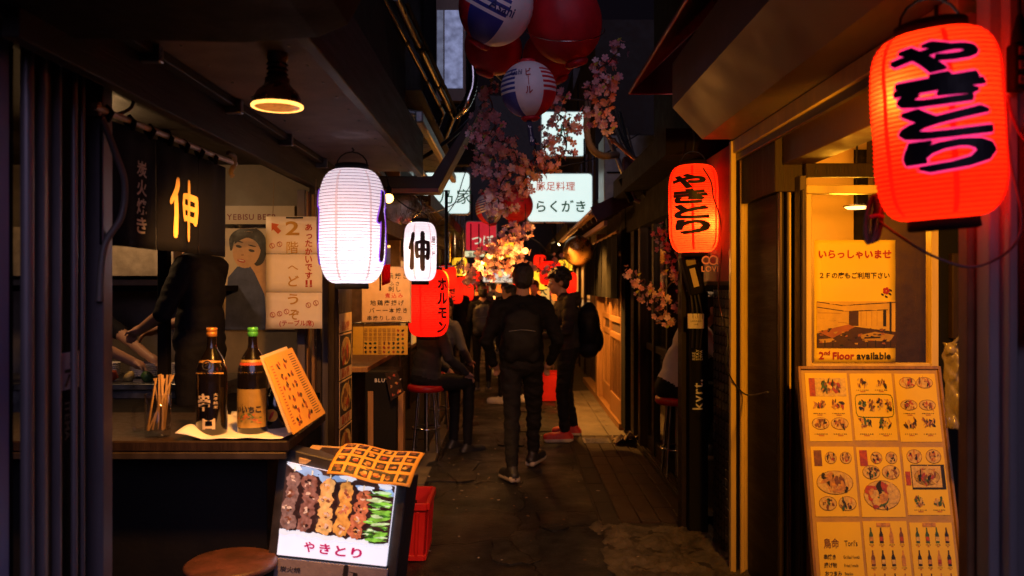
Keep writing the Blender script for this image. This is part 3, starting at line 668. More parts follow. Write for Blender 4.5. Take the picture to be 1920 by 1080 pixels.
MB().box((-.05, -.05, -.12), (.05, .05, .13), 0, mt).build('casing', m_black, eb2, bevel=.006)
MB().box((-.02, -.056, -.07), (.015, -.0505, .05), 0, mt).build('label', m_papery, eb2)
MB().box((-.03, -.054, .07), (.03, -.0505, .11), 0, mt).build('window_pane', m_bronze, eb2)
for k in range(3): MB().tube(catmull([(1.14 + k * .02, 5.1, 1.56), (1.15 + k * .03, 5.09, 1.40), (1.15 + k * .025, 5.105, 1.2)], 5), .006, 6).build('cable', m_cable, eb2)
lv = thing('love_charm', 'small flat orange charm reading LOVE below the far red lantern', 'charm', (1.24, 4.96, 1.72))
m_org = M('orange_acrylic', (.75, .20, .04), .4, var=.1, emit=(.9, .25, .05), es=.25)  # faint glow put into the acrylic; the charm is no lamp
fz = lambda u, v, l=0: Vector((1.165 + u, 4.93 - l, 1.685 + v))
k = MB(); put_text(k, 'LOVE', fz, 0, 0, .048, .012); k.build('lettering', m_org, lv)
k = MB()
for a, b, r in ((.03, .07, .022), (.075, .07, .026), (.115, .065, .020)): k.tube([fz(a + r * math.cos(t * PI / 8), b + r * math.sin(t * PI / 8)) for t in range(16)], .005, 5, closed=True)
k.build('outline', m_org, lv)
MB().tube([(1.22, 4.925, 1.80), (1.215, 4.93, 1.77)], .003, 5).build('hook', m_cable, lv)
# wooden front with glass doors, dark posts
gs = thing('bar_building', 'dark timber bar front with glass doors behind the pink blossom', 'building', (1.5, 7, 0))
def Gb(name, lo, hi, mat, bevel=.003): return box1(name, lo, hi, mat, gs, bevel)
Gb('sill', (1.22, 5.33, .0), (1.36, 8.7, .06), m_concd)
for k in range(3): Gb('sill_rail', (1.23 + .03 * k, 5.35, .061), (1.242 + .03 * k, 8.7, .075), m_bronze, 0)
for y, w, mtx, x in ((6.55, .06, m_darkv, 1.27), (7.12, .10, m_darkv, 1.26), (7.62, .12, m_dark, 1.22), (8.02, .2, m_darkv, 1.22), (8.42, .30, m_black, 1.19)):
    Gb('post', (x, y, .07), (x + .08, y + w, 2.5), mtx)
Gb('door_glass', (1.29, 6.62, .2), (1.296, 7.1, 2.1), m_glass)
Gb('door_glass', (1.29, 7.25, .2), (1.296, 7.6, 2.1), m_glass)
Gb('door_rail', (1.275, 6.58, 1.0), (1.315, 7.6, 1.06), m_darkv)
Gb('door_rail', (1.275, 6.58, .075), (1.315, 7.6, .2), m_darkv)
Gb('header', (1.2, 5.33, 2.15), (1.36, 8.72, 2.44), m_black)
Gb('panel', (1.28, 7.76, .07), (1.32, 8.7, 2.2), m_black)
Gb('inner_wall', (2.5, 5.1, 0), (2.56, 8.72, 2.6), M('bar_wall', (.10, .055, .035), .6, var=.4))
Gb('inner_floor', (1.37, 5.1, 0), (2.5, 8.72, .05), m_darkv)
Gb('partition', (1.41, 5.06, 0), (2.5, 5.1, 2.6), m_darkv); Gb('partition', (1.34, 8.66, 0), (2.5, 8.72, 2.6), m_darkv)
Gb('bar_top', (1.75, 5.3, 1.0), (2.1, 8.6, 1.05), m_dark)
Gb('bar_front', (1.80, 5.3, .05), (1.85, 8.6, .995), m_darkv)
Gb('menu_board', (1.30, 7.80, 1.35), (1.275, 8.4, 2.05), M('slate_board', (.10, .11, .11), .35, var=.2))
bl_ = thing('added_bar_lamp', 'added warm lamp brightening the guest in the timber bar', 'lamp', (1.75, 6.7, 2.3))  # unseen lamp, added to brighten the guest
MB().lathe([(.02, .2), (.03, .06), (.09, 0)], 16, (1.75, 6.7, 2.2), cap=False).build('shade', m_bronze, bl_)
MB().ball((1.75, 6.7, 2.22), .03, 10).build('bulb', E('bulb_amber', (1, .5, .14), 25, 0), bl_)
lamp('bulb_light', (1.75, 6.7, 2.15), 10, (1, .55, .25), .04, bl_)

# lattice doors, eave roof above them
lt = thing('lattice_door', 'amber wooden lattice sliding door lit from above', 'door', (1.25, 8.9, 0))
def lattice(t, y0, y1, x):
    w = .05
    for (a, b) in ((y0, y0 + w), (y1 - w, y1)): MB().box((x, a, .09), (x + .035, b, 1.98)).build('stile', m_wood, t, bevel=.003)
    for z0, z1 in ((.09, .32), (.98, 1.05), (1.17, 1.24), (1.92, 1.98)): MB().box((x + .001, y0 + w, z0), (x + .034, y1 - w, z1)).build('rail', m_wood, t, bevel=.003)
    n = 7
    for k in range(n):
        yy = y0 + w + (y1 - y0 - 2 * w) * (k + .5) / n
        MB().box((x + .012, yy - .017, .32), (x + .022, yy + .017, .98)).build('slat', m_wood, t)
        MB().box((x + .012, yy - .017, 1.24), (x + .022, yy + .017, 1.92)).build('slat', m_wood, t)
    MB().box((x + .03, y0 + w, .32), (x + .033, y1 - w, 1.92)).build('paper', M('amber_screen', (.07, .035, .015), .7), t)
lattice(lt, 8.78, 9.80, 1.195)
lt2 = thing('lattice_door', 'amber wooden lattice sliding door farther along behind the black curtain', 'door', (1.28, 9.9, 0))
lattice(lt2, 9.84, 10.9, 1.235)
b3 = thing('shop_building', 'small wooden shop under a sloping eave with lattice doors', 'building', (1.5, 11, 0))
MB().box((1.30, 8.74, 0), (1.5, 13.2, 2.9)).build('wall', m_dark, b3)
MB().box((1.17, 8.75, .012), (1.30, 13.2, .085)).build('sill', m_wood, b3)
MB().box((1.16, 10.92, .09), (1.30, 11.1, 2.3)).build('post', m_wood, b3)
for k in range(9):
    MB().beam((.86 + .0, 8.15 + k * .55, 2.30), (1.75, 8.15 + k * .55, 2.72), .05, .06).build('rafter', m_dark, b3)
for k in range(6):
    x = .84 + k * .15; z = 2.345 + k * .0708
    MB().beam((x, 8.05, z), (x, 13.1, z), .15, .02, up=(-.43, 0, .9)).build('roof_board', m_wood if k < 2 else m_darkv, b3)
MB().box((.80, 8.02, 2.30), (.835, 13.1, 2.37)).build('eave_edge', m_wood, b3)
MB().box((.92, 8.01, 2.20), (.955, 13.1, 2.25)).build('eave_edge', m_wood, b3)
MB().beam((.82, 8.03, 2.31), (1.75, 8.03, 2.75), .03, .16).build('barge_board', M('red_brown_board', (.07, .022, .018), .55), b3)
# black curtain strips in front of the lattice door
nr = thing('black_curtain', 'short black curtain strips hanging at the lattice door', 'curtain', (1.1, 10, 2.1))
MB().tube([(1.10, 8.35, 2.16), (1.10, 12.0, 2.16)], .014, 8).build('rod', m_wood, nr)
for k in range(7):
    y0 = 8.38 + k * .5
    MB().grid(lambda u, v: Vector((1.10 + .03 * math.sin(u * 7 + k) * (1 - v * .5), y0 + .47 * u, 1.46 + .69 * v)), 10, 6).build('strip', M('black_cotton', (.005, .005, .006), .9, spec=.1), nr)
# warm lamp under the eave
el = thing('eave_lamp', 'small clip spotlight glowing under the eave above the lattice doors', 'lamp', P(1043, 470, 9.6))
c = P(1043, 468, 9.6)
MB().lathe([(.025, .10), (.04, .08), (.075, 0)], 16, c, cap=False, rot=(R(25), R(-25), 0)).build('shade', m_black, el)
MB().ball(c + Vector((0, -.01, .03)), .05, 12).build('bulb', E('bulb_warm', (1, .62, .22), 22, 0), el)
MB().tube([c + Vector((0, .02, .08)), P(1035, 425, 9.7), P(1020, 418, 9.8)], .012, 6).build('arm', m_black, el)
aim(lamp('bulb_light', c + Vector((.05, -.03, -.05)), 330, (1, .40, .06), .05, el, 128, blend=.6), (.75, .15, -1))
cp = thing('copper_bowl', 'round copper lamp shade hung under the eave', 'lamp shade', P(1085, 470, 9.8))
MB().lathe([(.02, 0), (.12, .01), (.17, .05), (.19, .10), (.185, .105), (.15, .05), (.02, .02)], 24, P(1085, 470, 9.8), axis='y').build('bowl', M('copper', (.45, .22, .07), .3, metal=.9), cp)
MB().tube([P(1085, 470, 9.82), P(1085, 420, 9.85)], .01, 6).build('arm', m_black, cp)
# metal box and pipework above the eave
gm = thing('metal_housing', 'grey sheet metal cabinet above the eave roof', 'cabinet', (1.4, 9, 2.6))
MB().box((1.07, 9.3, 2.55), (1.75, 9.9, 3.35)).build('casing', m_galv, gm, bevel=.01)
MB().box((1.10, 9.29, 2.9), (1.5, 9.299, 2.92)).build('seam', m_black, gm)
br = thing('pipe_bracket', 'tangle of rusty bracket, copper pipe and black hoses above the eave', 'pipework', P(1180, 330, 7.2))
MB().tube([P(1140, 255, 7.2), P(1218, 322, 7.0)], .016, 8).build('copper_pipe', M('copper_pipe', (.40, .16, .07), .4, metal=.8), br)
MB().ball(P(1150, 264, 7.18), .03, 8).build('joint', MATS['copper_pipe'], br); MB().ball(P(1220, 324, 7.0), .03, 8).build('joint', MATS['copper_pipe'], br)
MB().tube([P(1138, 250, 7.3), P(1190, 375, 7.3), P(1200, 378, 7.3)], .022, 8).build('strut', m_galv, br)
MB().tube([P(1165, 335, 7.3), P(1185, 378, 7.3)], .03, 8).build('strut', m_black, br)
MB().cbox(P(1185, 318, 7.25), (.17, .12, .22)).build('junction_box', M('rust_box', (.12, .03, .025), .5), br, bevel=.01)
for k in range(4):
    c = P(1222 + k * 7, 358 + (k % 2) * 6, 7.2)
    MB().tube([c + Vector((.07 * math.cos(t * PI / 8), .02 * math.sin(t), .07 * math.sin(t * PI / 8) * 1.2)) for t in range(16)], .012, 6, closed=True).build('hose_coil', m_cable, br)
for k in range(5):
    MB().tube(catmull([tuple(P(1120 + k * 14, 120 + k * 30, 7.4)), tuple(P(1150 + k * 12, 230 + k * 20, 7.35)), tuple(P(1180 + k * 20, 300 + k * 14, 7.3)), tuple(P(1230 + k * 10, 372, 7.3))], 6), .010 + .003 * (k % 2), 6).build('hose', m_cable if k % 2 else m_cabled, br)
q = catmull([tuple(P(1103, 190, 6.8)), tuple(P(1100, 240, 6.8)), tuple(P(1108, 275, 6.8)), tuple(P(1128, 292, 6.9)), tuple(P(1158, 290, 7.1))], 8)
hz = tag(MB().tube(q, [.028 + .004 * (i % 2) for i in range(len(q))], 10).build('ribbed_hose', M('tan_hose', (.30, .22, .13), .6)), 'tan ribbed drain hose curving below the cherry blossom', 'hose')
# ------------------------------------------------------------------ paper lanterns
def lantern(label, c, Rr, H, paper, seam, power, bcol, boff=(0, 0, 0), ribs=34, text=None, group=None, rot=(0, 0, 0), yaw=0, neck=.5, pw=5.0, seg=48, cord_up=.25, band=None, name='paper_lantern', low=False, ribmat=None):
    t = thing(name, label, 'lantern', c, group, rot)
    def rad(z):
        s = min(1, abs(z) / (H / 2)); return Rr * (neck + (1 - neck) * max(0, 1 - s ** pw) ** .5)
    sd_ = len(label) * 1.37
    def wob(a, z): return Rr * .028 * noise.noise(Vector((math.cos(a) * 1.6 + sd_, math.sin(a) * 1.6, z * 9)))
    n = ribs * (3 if low else 4); prof = []
    for i in range(n + 1):
        z = -H / 2 + H * i / n; ph = (i % (n // ribs)) / (n // ribs)
        prof.append((rad(z) * (1 - .012 * math.sin(PI * ph)), z))
    MB().grid(lambda u, v: (lambda r, z, a: Vector(((r + wob(a, z)) * math.cos(a), (r + wob(a, z)) * math.sin(a), z)))(*prof[int(round(v * n))], 2 * PI * u), seg, n).build('paper_shell', paper, t, rel=False)
    if not low:
        rb = MB()
        for i in range(1, ribs):
            z = -H / 2 + H * i / ribs; r = rad(z) + .0002
            rb.tube([((r + wob(a * 2 * PI / seg, z)) * math.cos(a * 2 * PI / seg), (r + wob(a * 2 * PI / seg, z)) * math.sin(a * 2 * PI / seg), z) for a in range(seg)], (.0019 if ribmat else .0015) if Rr > .13 else .001, 4, closed=True)
        rb.build('bamboo_ribs', ribmat or seam, t, rel=False, kind='stuff')
        for k in range(6):
            a0 = k * PI / 3 + .25
            MB().grid(lambda u, v: (lambda z, a: Vector(((rad(z) + .0014 + wob(a, z)) * math.cos(a), (rad(z) + .0014 + wob(a, z)) * math.sin(a), z)))(-H*.47 + v*H*.94, a0 + (u - .5) * .09), 2, 50).build('paper_seam', seam, t, rel=False)
    rn = Rr * neck
    for s in (1, -1):
        MB().lathe([(rn * .93, s * (H/2 - .006)), (rn * 1.06, s * (H/2 - .004)), (rn * 1.08, s * (H/2 + .025)), (rn * .98, s * (H/2 + .028)), (rn * .93, s * (H/2 - .006))], 28, cap=False).build('cap_ring', m_black, t, rel=False)
    MB().lathe([(0, -H/2 - .012), (rn * .94, -H/2 - .012)], 24, cap=False).build('base_plate', m_black, t, rel=False)
    hn = MB(); hn.tube([(rn * math.cos(a * PI / 8), 0, H/2 + .02 + rn * .9 * math.sin(a * PI / 8)) for a in range(9)], .0035, 6)
    hn.build('handle', m_black, t, rel=False)
    if cord_up:
        MB().tube([(0, 0, H/2 + .02 + rn * .9), (.01, 0, H/2 + .02 + rn * .9 + cord_up * .5), (0, 0, H/2 + .02 + rn * .9 + cord_up)], .005, 6).build('hanging_cord', m_cable, t, rel=False)
    cy_ = math.cos(yaw); sy_ = math.sin(yaw)
    def surf(u, v, l=0.0):
        a = u / Rr + yaw; r = rad(v) + .002 + l + wob(a - PI / 2, v)
        return Vector((r * math.sin(a), -r * math.cos(a), v))
    if text: text(t, surf)
    lb = bpy.data.lights.new('bulb', 'POINT'); lb.energy = power; lb.color = bcol; lb.shadow_soft_size = .03
    lo = bpy.data.objects.new('bulb', lb); COL.objects.link(lo); lo.parent = t; lo.location = boff
    return t
p_red = PAPER('red_lantern_paper', (.45, .02, .015), (1, .034, .003), .80, (1, .012, .002))
p_reds = PAPER('red_lantern_seam', (.35, .012, .01), (.80, .02, .003), .55, (1, .012, .004))
p_red2 = PAPER('orange_lantern_paper', (.45, .03, .015), (1, .055, .005), .66, (1, .014, .002))
p_red2s = PAPER('orange_lantern_seam', (.35, .012, .01), (.85, .07, .015), .42, (1, .015, .004))
p_wht = PAPER('white_lantern_paper', (.75, .70, .72), (.95, .90, .95), .36, (1, .86, .95))
p_whts = PAPER('white_lantern_seam', (.6, .5, .5), (.80, .66, .66), .26, (1, .80, .84))
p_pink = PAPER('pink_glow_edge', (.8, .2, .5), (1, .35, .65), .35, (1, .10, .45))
p_inkl = M('lantern_ink', (.016, .008, .022), .6, var=.2, bump=0)
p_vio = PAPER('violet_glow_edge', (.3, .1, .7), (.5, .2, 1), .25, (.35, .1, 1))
def yakitori(w, v_top, v_bot, outline=True, x0=0.0):
    def f(t, surf):
        gap = (v_top - v_bot) / 4; a = MB(); b = MB()
        for i, g in enumerate('やきとり'):
            vt = v_top - gap * i; vb = vt - gap * .90; o_ = .008 * i - .012
            def thick(mb, r, n, lift):
                for k in range(n + 1):
                    du, dv = (r * math.cos(2 * PI * k / n), r * math.sin(2 * PI * k / n)) if k < n else (0, 0)
                    fit_glyph_curved(mb, g, lambda u, v, l=0: surf(x0 + o_ + u + du, v + dv, lift + .00012 * k + .0003 * i), -w/2, vb, w/2, vt, .03)
            if outline: thick(a, .0085, 8, .0008)
            thick(b, .0035, 6, .0040)
        if outline: a.build('lettering_outline', p_pink, t, rel=False)
        b.build('lettering', p_inkl, t, rel=False)
    return f
lantern('large glowing red lantern with black brush lettering hanging by the pale right post', P(1757, 238, 2.02), .150, .465, p_red, p_reds, 4.2, (1, .95, .8), (-.098, -.045, .075), 40, yakitori(.20, .185, -.125, True, .0), 'red lanterns with brush lettering', (R(2), R(-5), 0), -.40, .52, 5, 56, .09)
lantern('smaller orange red lantern with black brush lettering hanging by the yellowed post', P(1301, 392, 5.0), .155, .545, p_red2, p_red2s, 6.0, (1, .95, .8), (.045, -.062, -.10), 40, yakitori(.215, .20, -.17, False, -.01), 'red lanterns with brush lettering', (0, R(-1), 0), -.30, .5, 5, 48, .16)
def shin_side(t, surf):
    for sgn, off in ((1, .205), (-1, -.205)):
        a = MB(); b = MB(); w, vt, vb = .22, .17, -.17
        fn = lambda u, v, l=0: surf(off * 1.40 + (u - .5) * w, vb + (vt - vb) * v, l)
        brush(a, SHIN, fn, .02, 0, .001, w / (vt - vb)); brush(b, SHIN, fn, .0, 0, .004, w / (vt - vb))
        a.build('lettering_outline', p_vio, t, rel=False); b.build('lettering', p_inkl, t, rel=False)
lantern('tall glowing white lantern with dark lettering on its sides under the left soffit', P(660, 425, 4.05), .166, .575, p_wht, p_whts, 1.5, (1, .93, 1), (.03, -.03, -.14), 36, shin_side, 'white paper lanterns', (0, 0, 0), .0, .47, 4, 56, .02, ribmat=PAPER('white_rib', (.45, .40, .42), (.4, .35, .40), .10, (1, .8, .9)))
def shin_front(t, surf):
    b = MB(); w, vt, vb = .155, .135, -.13
    brush(b, SHIN, lambda u, v, l=0: surf(-.008 + (u - .5) * w, vb + (vt - vb) * v, l), .004, 0, .002, w / (vt - vb)); b.build('lettering', p_inkl, t, rel=False)
    b = MB()
    for i, ch in enumerate('居酒屋'): fit_glyph(b, ch, lambda u, v, l=0: surf(u, v, .003), .088, .11 - i * .055 - .05, .135, .11 - i * .055, .02)
    b.build('red_lettering', M('red_lantern_ink', (.5, .015, .01), .6, bump=0), t, rel=False)
lantern('small white lantern with black brush character hanging from the dark canopy pole', P(788, 472, 6.0), .122, .44, p_wht, p_whts, 1.2, (1, .97, .95), (0, 0, -.02), 24, shin_front, 'white paper lanterns', (0, 0, 0), .10, .5, 4.5, 40, .12, ribmat=p_whts)
def bar_text(s, u, size, mat, v0=.14):
    def f(t, surf):
        b = MB(); put_text(b, s, lambda a, c, l=0: surf(a, c, .003), u, v0, size, .04, True); b.build('lettering', mat, t, rel=False)
    return f
p_red3 = PAPER('plain_red_paper', (.5, .01, .01), (1, .10, .03), .55, (1, .008, .004))
p_yel = PAPER('yellow_lantern_paper', (.7, .5, .05), (1, .65, .08), .75, (1, .62, .03))
lantern('red lantern with black vertical lettering behind the small white lantern', P(803, 568, 7.2), .185, .60, p_red3, p_red3, .9, (1, .5, .4), (0, 0, 0), 30, bar_text('ホルモン', .155, .12, p_inkl, .23), 'lanterns in front of the second left shop', seg=40, low=False, ribmat=p_reds)
lantern('yellow lantern partly hidden behind the red lantern of the second left shop', P(815, 545, 7.9), .14, .40, p_yel, p_yel, .9, (1, .8, .4), (0, 0, 0), 24, None, 'lanterns in front of the second left shop', seg=32, low=True)
far = [(850, 545, 13, .16, .42, 'r', 'やきとり'), (874, 547, 15, .14, .34, 'r', None), (895, 560, 17, .13, .3, 'o', None), (1032, 512, 13.5, .19, .40, 'r', 'とり'), (1012, 524, 14.5, .15, .36, 'y', None), (1000, 552, 15, .13, .3, 'o', None),
       (1058, 505, 15, .2, .30, 'y', None), (940, 545, 20, .16, .4, 'o', None), (862, 500, 16, .14, .34, 'y', None), (918, 488, 21, .16, .38, 'y', None), (955, 468, 19, .17, .3, 'y', None), (1012, 492, 18, .14, .3, 'r', None), (890, 520, 22, .16, .4, 'r', None), (1048, 548, 14, .12, .28, 'o', None), (866, 528, 18, .13, .3, 'r', None), (884, 540, 20, .13, .3, 'r', None), (838, 520, 11.5, .13, .3, 'r', None), (1022, 540, 17, .12, .28, 'r', None), (972, 530, 21, .13, .3, 'r', None), (906, 546, 23, .13, .3, 'r', None), (1066, 530, 13, .1, .24, 'r', None)]
p_o = PAPER('amber_lantern_paper', (.6, .2, .03), (1, .32, .06), .8, (1, .20, .02))
words = {'r': 'red', 'o': 'amber', 'y': 'yellow'}
fl = {}
for i, (px, py, d, r, h, k, tx) in enumerate(far):
    g = fl.get(k)
    lab = '%s lantern glowing in the crowded far end of the alley' % words[k]
    if tx or g is None:
        o = lantern('%s lantern with black lettering deep in the alley' % words[k] if tx and d < 13.2 else ('red lantern lettered beside the head of the curly haired man' if tx else lab), P(px, py, d), r, h, {'r': p_red3, 'o': p_o, 'y': p_yel}[k], p_reds, .5, (1, .6, .3), (0, 0, 0), 14, bar_text(tx, 0, h * .27, p_inkl, h * .42) if tx else None, 'lanterns in the far alley', seg=20, low=True)
        if not tx: fl[k] = o; o['r'] = 1
        base_r = r
    else:
        o = dup(g); o.location = P(px, py, d); o['label'] = lab

mb_ = thing('bare_bulb', 'bare amber bulb behind the tall white lantern lighting the menus', 'bulb', P(729, 372, 5.75))
c = P(729, 372, 5.75)
MB().ball(c, .035, 12).build('glass', E('amber_bulb_glass', (1, .5, .10), 9, 0), mb_); MB().lathe([(.018, .03), (.02, .075), (.006, .09)], 10, c).build('cap', m_black, mb_); MB().tube([c + Vector((0, 0, .09)), c + Vector((-.05, .1, .25))], .004, 5).build('wire', m_cable, mb_)
aim(lamp('bulb_light', c + Vector((.05, -.30, -.03)), 95, (1, .42, .07), .04, mb_, 88, blend=.35), (-.35, .45, -1))
# ------------------------------------------------------------------ heat lamp over the counter
hc = P(520, 205, 2.62)
hl = thing('heat_lamp', 'glass heat lamp glowing orange under the left soffit', 'lamp', (hc.x, hc.y, 2.36))
MB().lathe([(.078, .008), (.080, .016), (.078, .03), (.066, .055), (.046, .075), (.036, .085)], 32, hc, cap=False).build('reflector', M('brown_lamp_glass', (.34, .22, .22), .28, metal=.7, var=.2, coat=.6), hl)
MB().lathe([(0, .004), (.05, .003), (.072, .006), (.079, .012)], 32, hc, cap=False).build('lens', E('heat_lens', (.8, .22, .03), .7, .6, 60), hl)
MB().tube([hc + Vector((.078 * math.cos(k * PI / 16), .078 * math.sin(k * PI / 16), .010)) for k in range(32)], .006, 8, closed=True).build('glowing_rim', E('heat_rim', (1, .45, .09), 3.2, .2, 60), hl)
MB().lathe([(.038, .083), (.04, .10), (.03, .105), (.03, .16), (.034, .162), (.034, .19)], 20, hc).build('socket', m_bronze, hl)
for k in range(3): MB().lathe([(.031, .110 + k * .016), (.035, .114 + k * .016), (.031, .118 + k * .016)], 20, hc, cap=False).build('fin', m_black, hl)
aim(lamp('heat_light', hc + Vector((0, 0, -.02)), 170, (1, .40, .06), .05, hl, 92, blend=.5), (-.30, 1.15, -1.12))

# ------------------------------------------------------------------ navy curtain on its pole
nv = thing('navy_curtain', 'navy shop curtain with cream brush characters over the open kitchen', 'curtain', (LX, 3.1, 2.16))
def nx(y): return -1.285
MB().tube([(-1.285, 2.46, 2.150), (-1.285, 3.72, 2.165)], .011, 10).build('pole', M('pale_pole', (.50, .42, .36), .5), nv)
segs = [(2.50, 2.895), (2.90, 3.275), (3.28, 3.60)]
def cx(y): return -1.285 + .005 * math.sin(y * 17) + .0025 * math.sin(y * 41)
pan = lambda y, v: Vector((cx(y) + .003 * math.sin(y * 29) * (1 - v), y, 1.728 + (2.128 - 1.728) * v))
for a, b in segs:
    MB().grid(lambda u, v: pan(a + (b - a) * u, v), 40, 10).build('cloth_panel', m_navy, nv, solid=.002)
for k in range(7):
    y = 2.54 + k * .15
    MB().tube([(cx(y), y, 2.12), (-1.299, y, 2.15), (-1.285, y, 2.166), (-1.271, y, 2.15), (cx(y) + .003, y, 2.12)], .010, 6).build('loop', m_navy, nv)
m_crm = M('cream_dye', (.85, .50, .20), .8, var=.15)
def on(u, v, l=0): p = pan(u, (v - 1.728) / .4); p.x += .004 + l; return p
b = MB(); w, h_ = .27, .22
brush(b, SHIN, lambda u, v, l=0: on(2.995 + u * w, 1.787 + v * h_, l), .01, 0, .002, w / h_); b.build('lettering', m_crm, nv)
b = MB()
for i, ch in enumerate('炭火焼き'): fit_glyph(b, ch, on, 2.732, 2.03 - i * .065 - .056, 2.808, 2.03 - i * .065, .02)
b.build('small_lettering', M('pale_dye', (.60, .50, .44), .8), nv)
MB().tube(catmull([(-1.285, 3.62, 2.20), (-1.27, 3.66, 2.185), (-1.285, 3.69, 2.15), (-1.29, 3.67, 2.12), (-1.28, 3.66, 2.10)], 5), .012, 7).build('cord_knot', m_cord, nv)
hk = tag(MB().tube(catmull([(-1.25, 2.64, 2.26), (-1.26, 2.65, 2.19), (-1.30, 2.60, 2.15)], 5), .006, 6).build('cable', m_cable), 'thin black cable drooping to the near end of the curtain pole', 'cable')

# ------------------------------------------------------------------ posters in the left kitchen
def patch(mb, fn, pts, l, mi):
    mb.add([fn(a, b, l) for a, b in pts], [list(range(len(pts)))], mi)
def ell(cx, cy, rx, ry, n=18, rot=0, j=0, rg=random):
    out = []; c, q_ = math.cos(rot), math.sin(rot)
    for i in range(n):
        t = 2 * PI * i / n; k = 1 + (rg.uniform(-j, j) if j else 0); x, y = rx * math.cos(t) * k, ry * math.sin(t) * k
        out.append((cx + x * c - y * q_, cy + x * q_ + y * c))
    return out
PD = 5.70; k_ = PD / FPX
po = thing('beer_poster', 'old beer poster of a woman in blue beside the hanging white notice', 'poster', (GX(475, PD), PD, GZ(618, PD)))
ox, oz = GX(420, PD), GZ(618, PD); pw_, ph_ = 132 * k_, 232 * k_
fn = frame((ox, PD, oz), (1, 0, 0), (0, 0, 1), .003)
MB().box((ox, PD - .002, oz), (ox + pw_, PD + .004, oz + ph_)).build('sheet', M('poster_paper', (.60, .50, .42), .5, var=.12, sc=3), po)
def pxp(pts): return [((x - 420) * k_, (618 - y) * k_) for x, y in pts]
pb = MB()
patch(pb, fn, pxp([(410+12,618),(424,560),(428,520),(445,500),(470,497),(492,512),(497,560),(500,618)]), .0004, 2)
patch(pb, fn, pxp([(500,560),(478,512),(470,500),(478,488),(498,486),(515,505),(530,560),(530,618),(498,618)]), .0006, 1)
patch(pb, fn, pxp(catmull([(432,470),(430,448),(440,434),(462,426),(484,430),(498,446),(500,470),(494,492),(480,498),(470,480),(455,455),(440,452),(436,468),(432,470)], 4)), .0008, 0)
patch(pb, fn, pxp(ell(463, 468, 26, 35, 22, R(12))), .0012, 1)
patch(pb, fn, pxp(catmull([(440,452),(448,440),(465,434),(484,440),(492,456),(490,470),(482,455),(466,446),(452,450),(440,458)], 4)), .0016, 0)
for x, y in ((448, 462), (472, 470)):
    patch(pb, fn, pxp(ell(x, y, 6, 2.6, 10, R(14))), .0018, 0); patch(pb, fn, pxp(ell(x + 1, y - 9, 8, 1.3, 10, R(14))), .0018, 0)
patch(pb, fn, pxp(ell(453, 489, 8, 3.2, 12, R(12))), .0018, 3); patch(pb, fn, pxp(ell(453, 488.4, 6, 1.2, 10, R(12))), .002, 4)
patch(pb, fn, pxp(ell(455, 478, 3, 1.6, 8)), .0018, 5)
pb.build('printed_figure', [M('print_black', (.025, .02, .025), .5), M('print_skin', (.62, .36, .22), .5, var=.18, sc=9), M('print_blue', (.06, .08, .22), .5, var=.4, sc=8), M('print_lips', (.45, .04, .03), .5), m_paper, M('print_skin_shade', (.42, .20, .11), .5)], po)
b = MB(); put_text(b, 'YEBISU BEER', fn, (426 - 420) * k_, (618 - 412) * k_, 15 * k_, .02, pitch=1.12); b.build('lettering', M('print_maroon', (.22, .03, .05), .5), po)
# hanging white notice
ND = 4.72; k_ = ND / FPX
no = thing('paper_notice', 'white hanging notice with ochre vertical lettering pointing upstairs', 'sign', (GX(552, ND), ND, GZ(616, ND)))
ox, oz = GX(499, ND), GZ(616, ND)
w_, h_ = 105 * k_, 210 * k_
for i, (a, b_) in enumerate(((0, .322), (.326, .664), (.668, 1))):
    MB().grid(lambda u, v: Vector((ox + w_ * u + .012 * (1 - (a + (b_ - a) * v)) * (u - .0) * 0 , ND - .004 * math.sin(u * 3 + i), oz + h_ * (a + (b_ - a) * v))), 8, 4).build('sheet', m_paper, no, solid=.002)
fn = frame((ox, ND - .005, oz), (1, 0, 0), (0, 0, 1), .003)
def q(x, y): return ((x - 499) * k_, (616 - y) * k_)
for ch, x, y, s in (('2', 549, 428, 26), ('階', 549, 464, 22), ('へ', 550, 496, 20), ('ど', 551, 527, 20), ('う', 550, 561, 20), ('ぞ', 552, 590, 19)):
    a0, b0 = q(x - s / 2, y + s / 2); a1, b1 = q(x + s / 2, y - s / 2 if ch != 'へ' else y + 2)
    b = MB(); fit_glyph(b, ch, fn, a0, b0, a1, b1, 0 if ch in '階' else .018); b.build('ochre_character', m_inko, no)
b = MB(); y = 420
for ch in 'あったかいです‼':
    a0, b0 = q(573, y + 13); a1, b1 = q(586, y)
    if ch == 'っ': a0 += .006; b1 -= .012
    fit_glyph(b, ch, fn, a0, b0, a1, b1, .02); y += 15
put_text(b, '(テーブル席)', fn, *q(524, 610), 11.5 * k_, .015)
b.build('red_lettering', m_inkr, no, kind='stuff')
b = MB(); patch(b, fn, [q(*p) for p in ((510, 418), (524, 421), (520, 425), (528, 433), (522, 439), (513, 430), (510, 434))], .0005, 0); b.build('arrow', M('orange_red_ink', (.55, .10, .03), .6), no)
for x, y in ((511, 461), (525, 458), (512, 590), (525, 588), (538, 584), (579, 572), (593, 568)):
    b = MB(); u, v = q(x, y); r = 4.6 * k_
    b.tube([fn(u + r * math.cos(t * PI / 6), v + r * math.sin(t * PI / 6), .0005) for t in range(12)], .0018, 4, closed=True); b.tube([fn(u - r * .4, v + r * .7, .0005), fn(u + r * .3, v - r * .8, .0005)], .0018, 4)
    b.build('ball_motif', m_inkr, no)
MB().box((ox + .12, ND - .012, oz + h_ - .012), (ox + .22, ND - .006, oz + h_ - .004)).build('clip', m_black, no)
for xx in (.04, w_ - .04): MB().tube([(ox + xx, ND - .002, oz + h_ - .004), (ox + xx, ND + .02, 2.23)], .002, 5).build('string', m_cord, no)
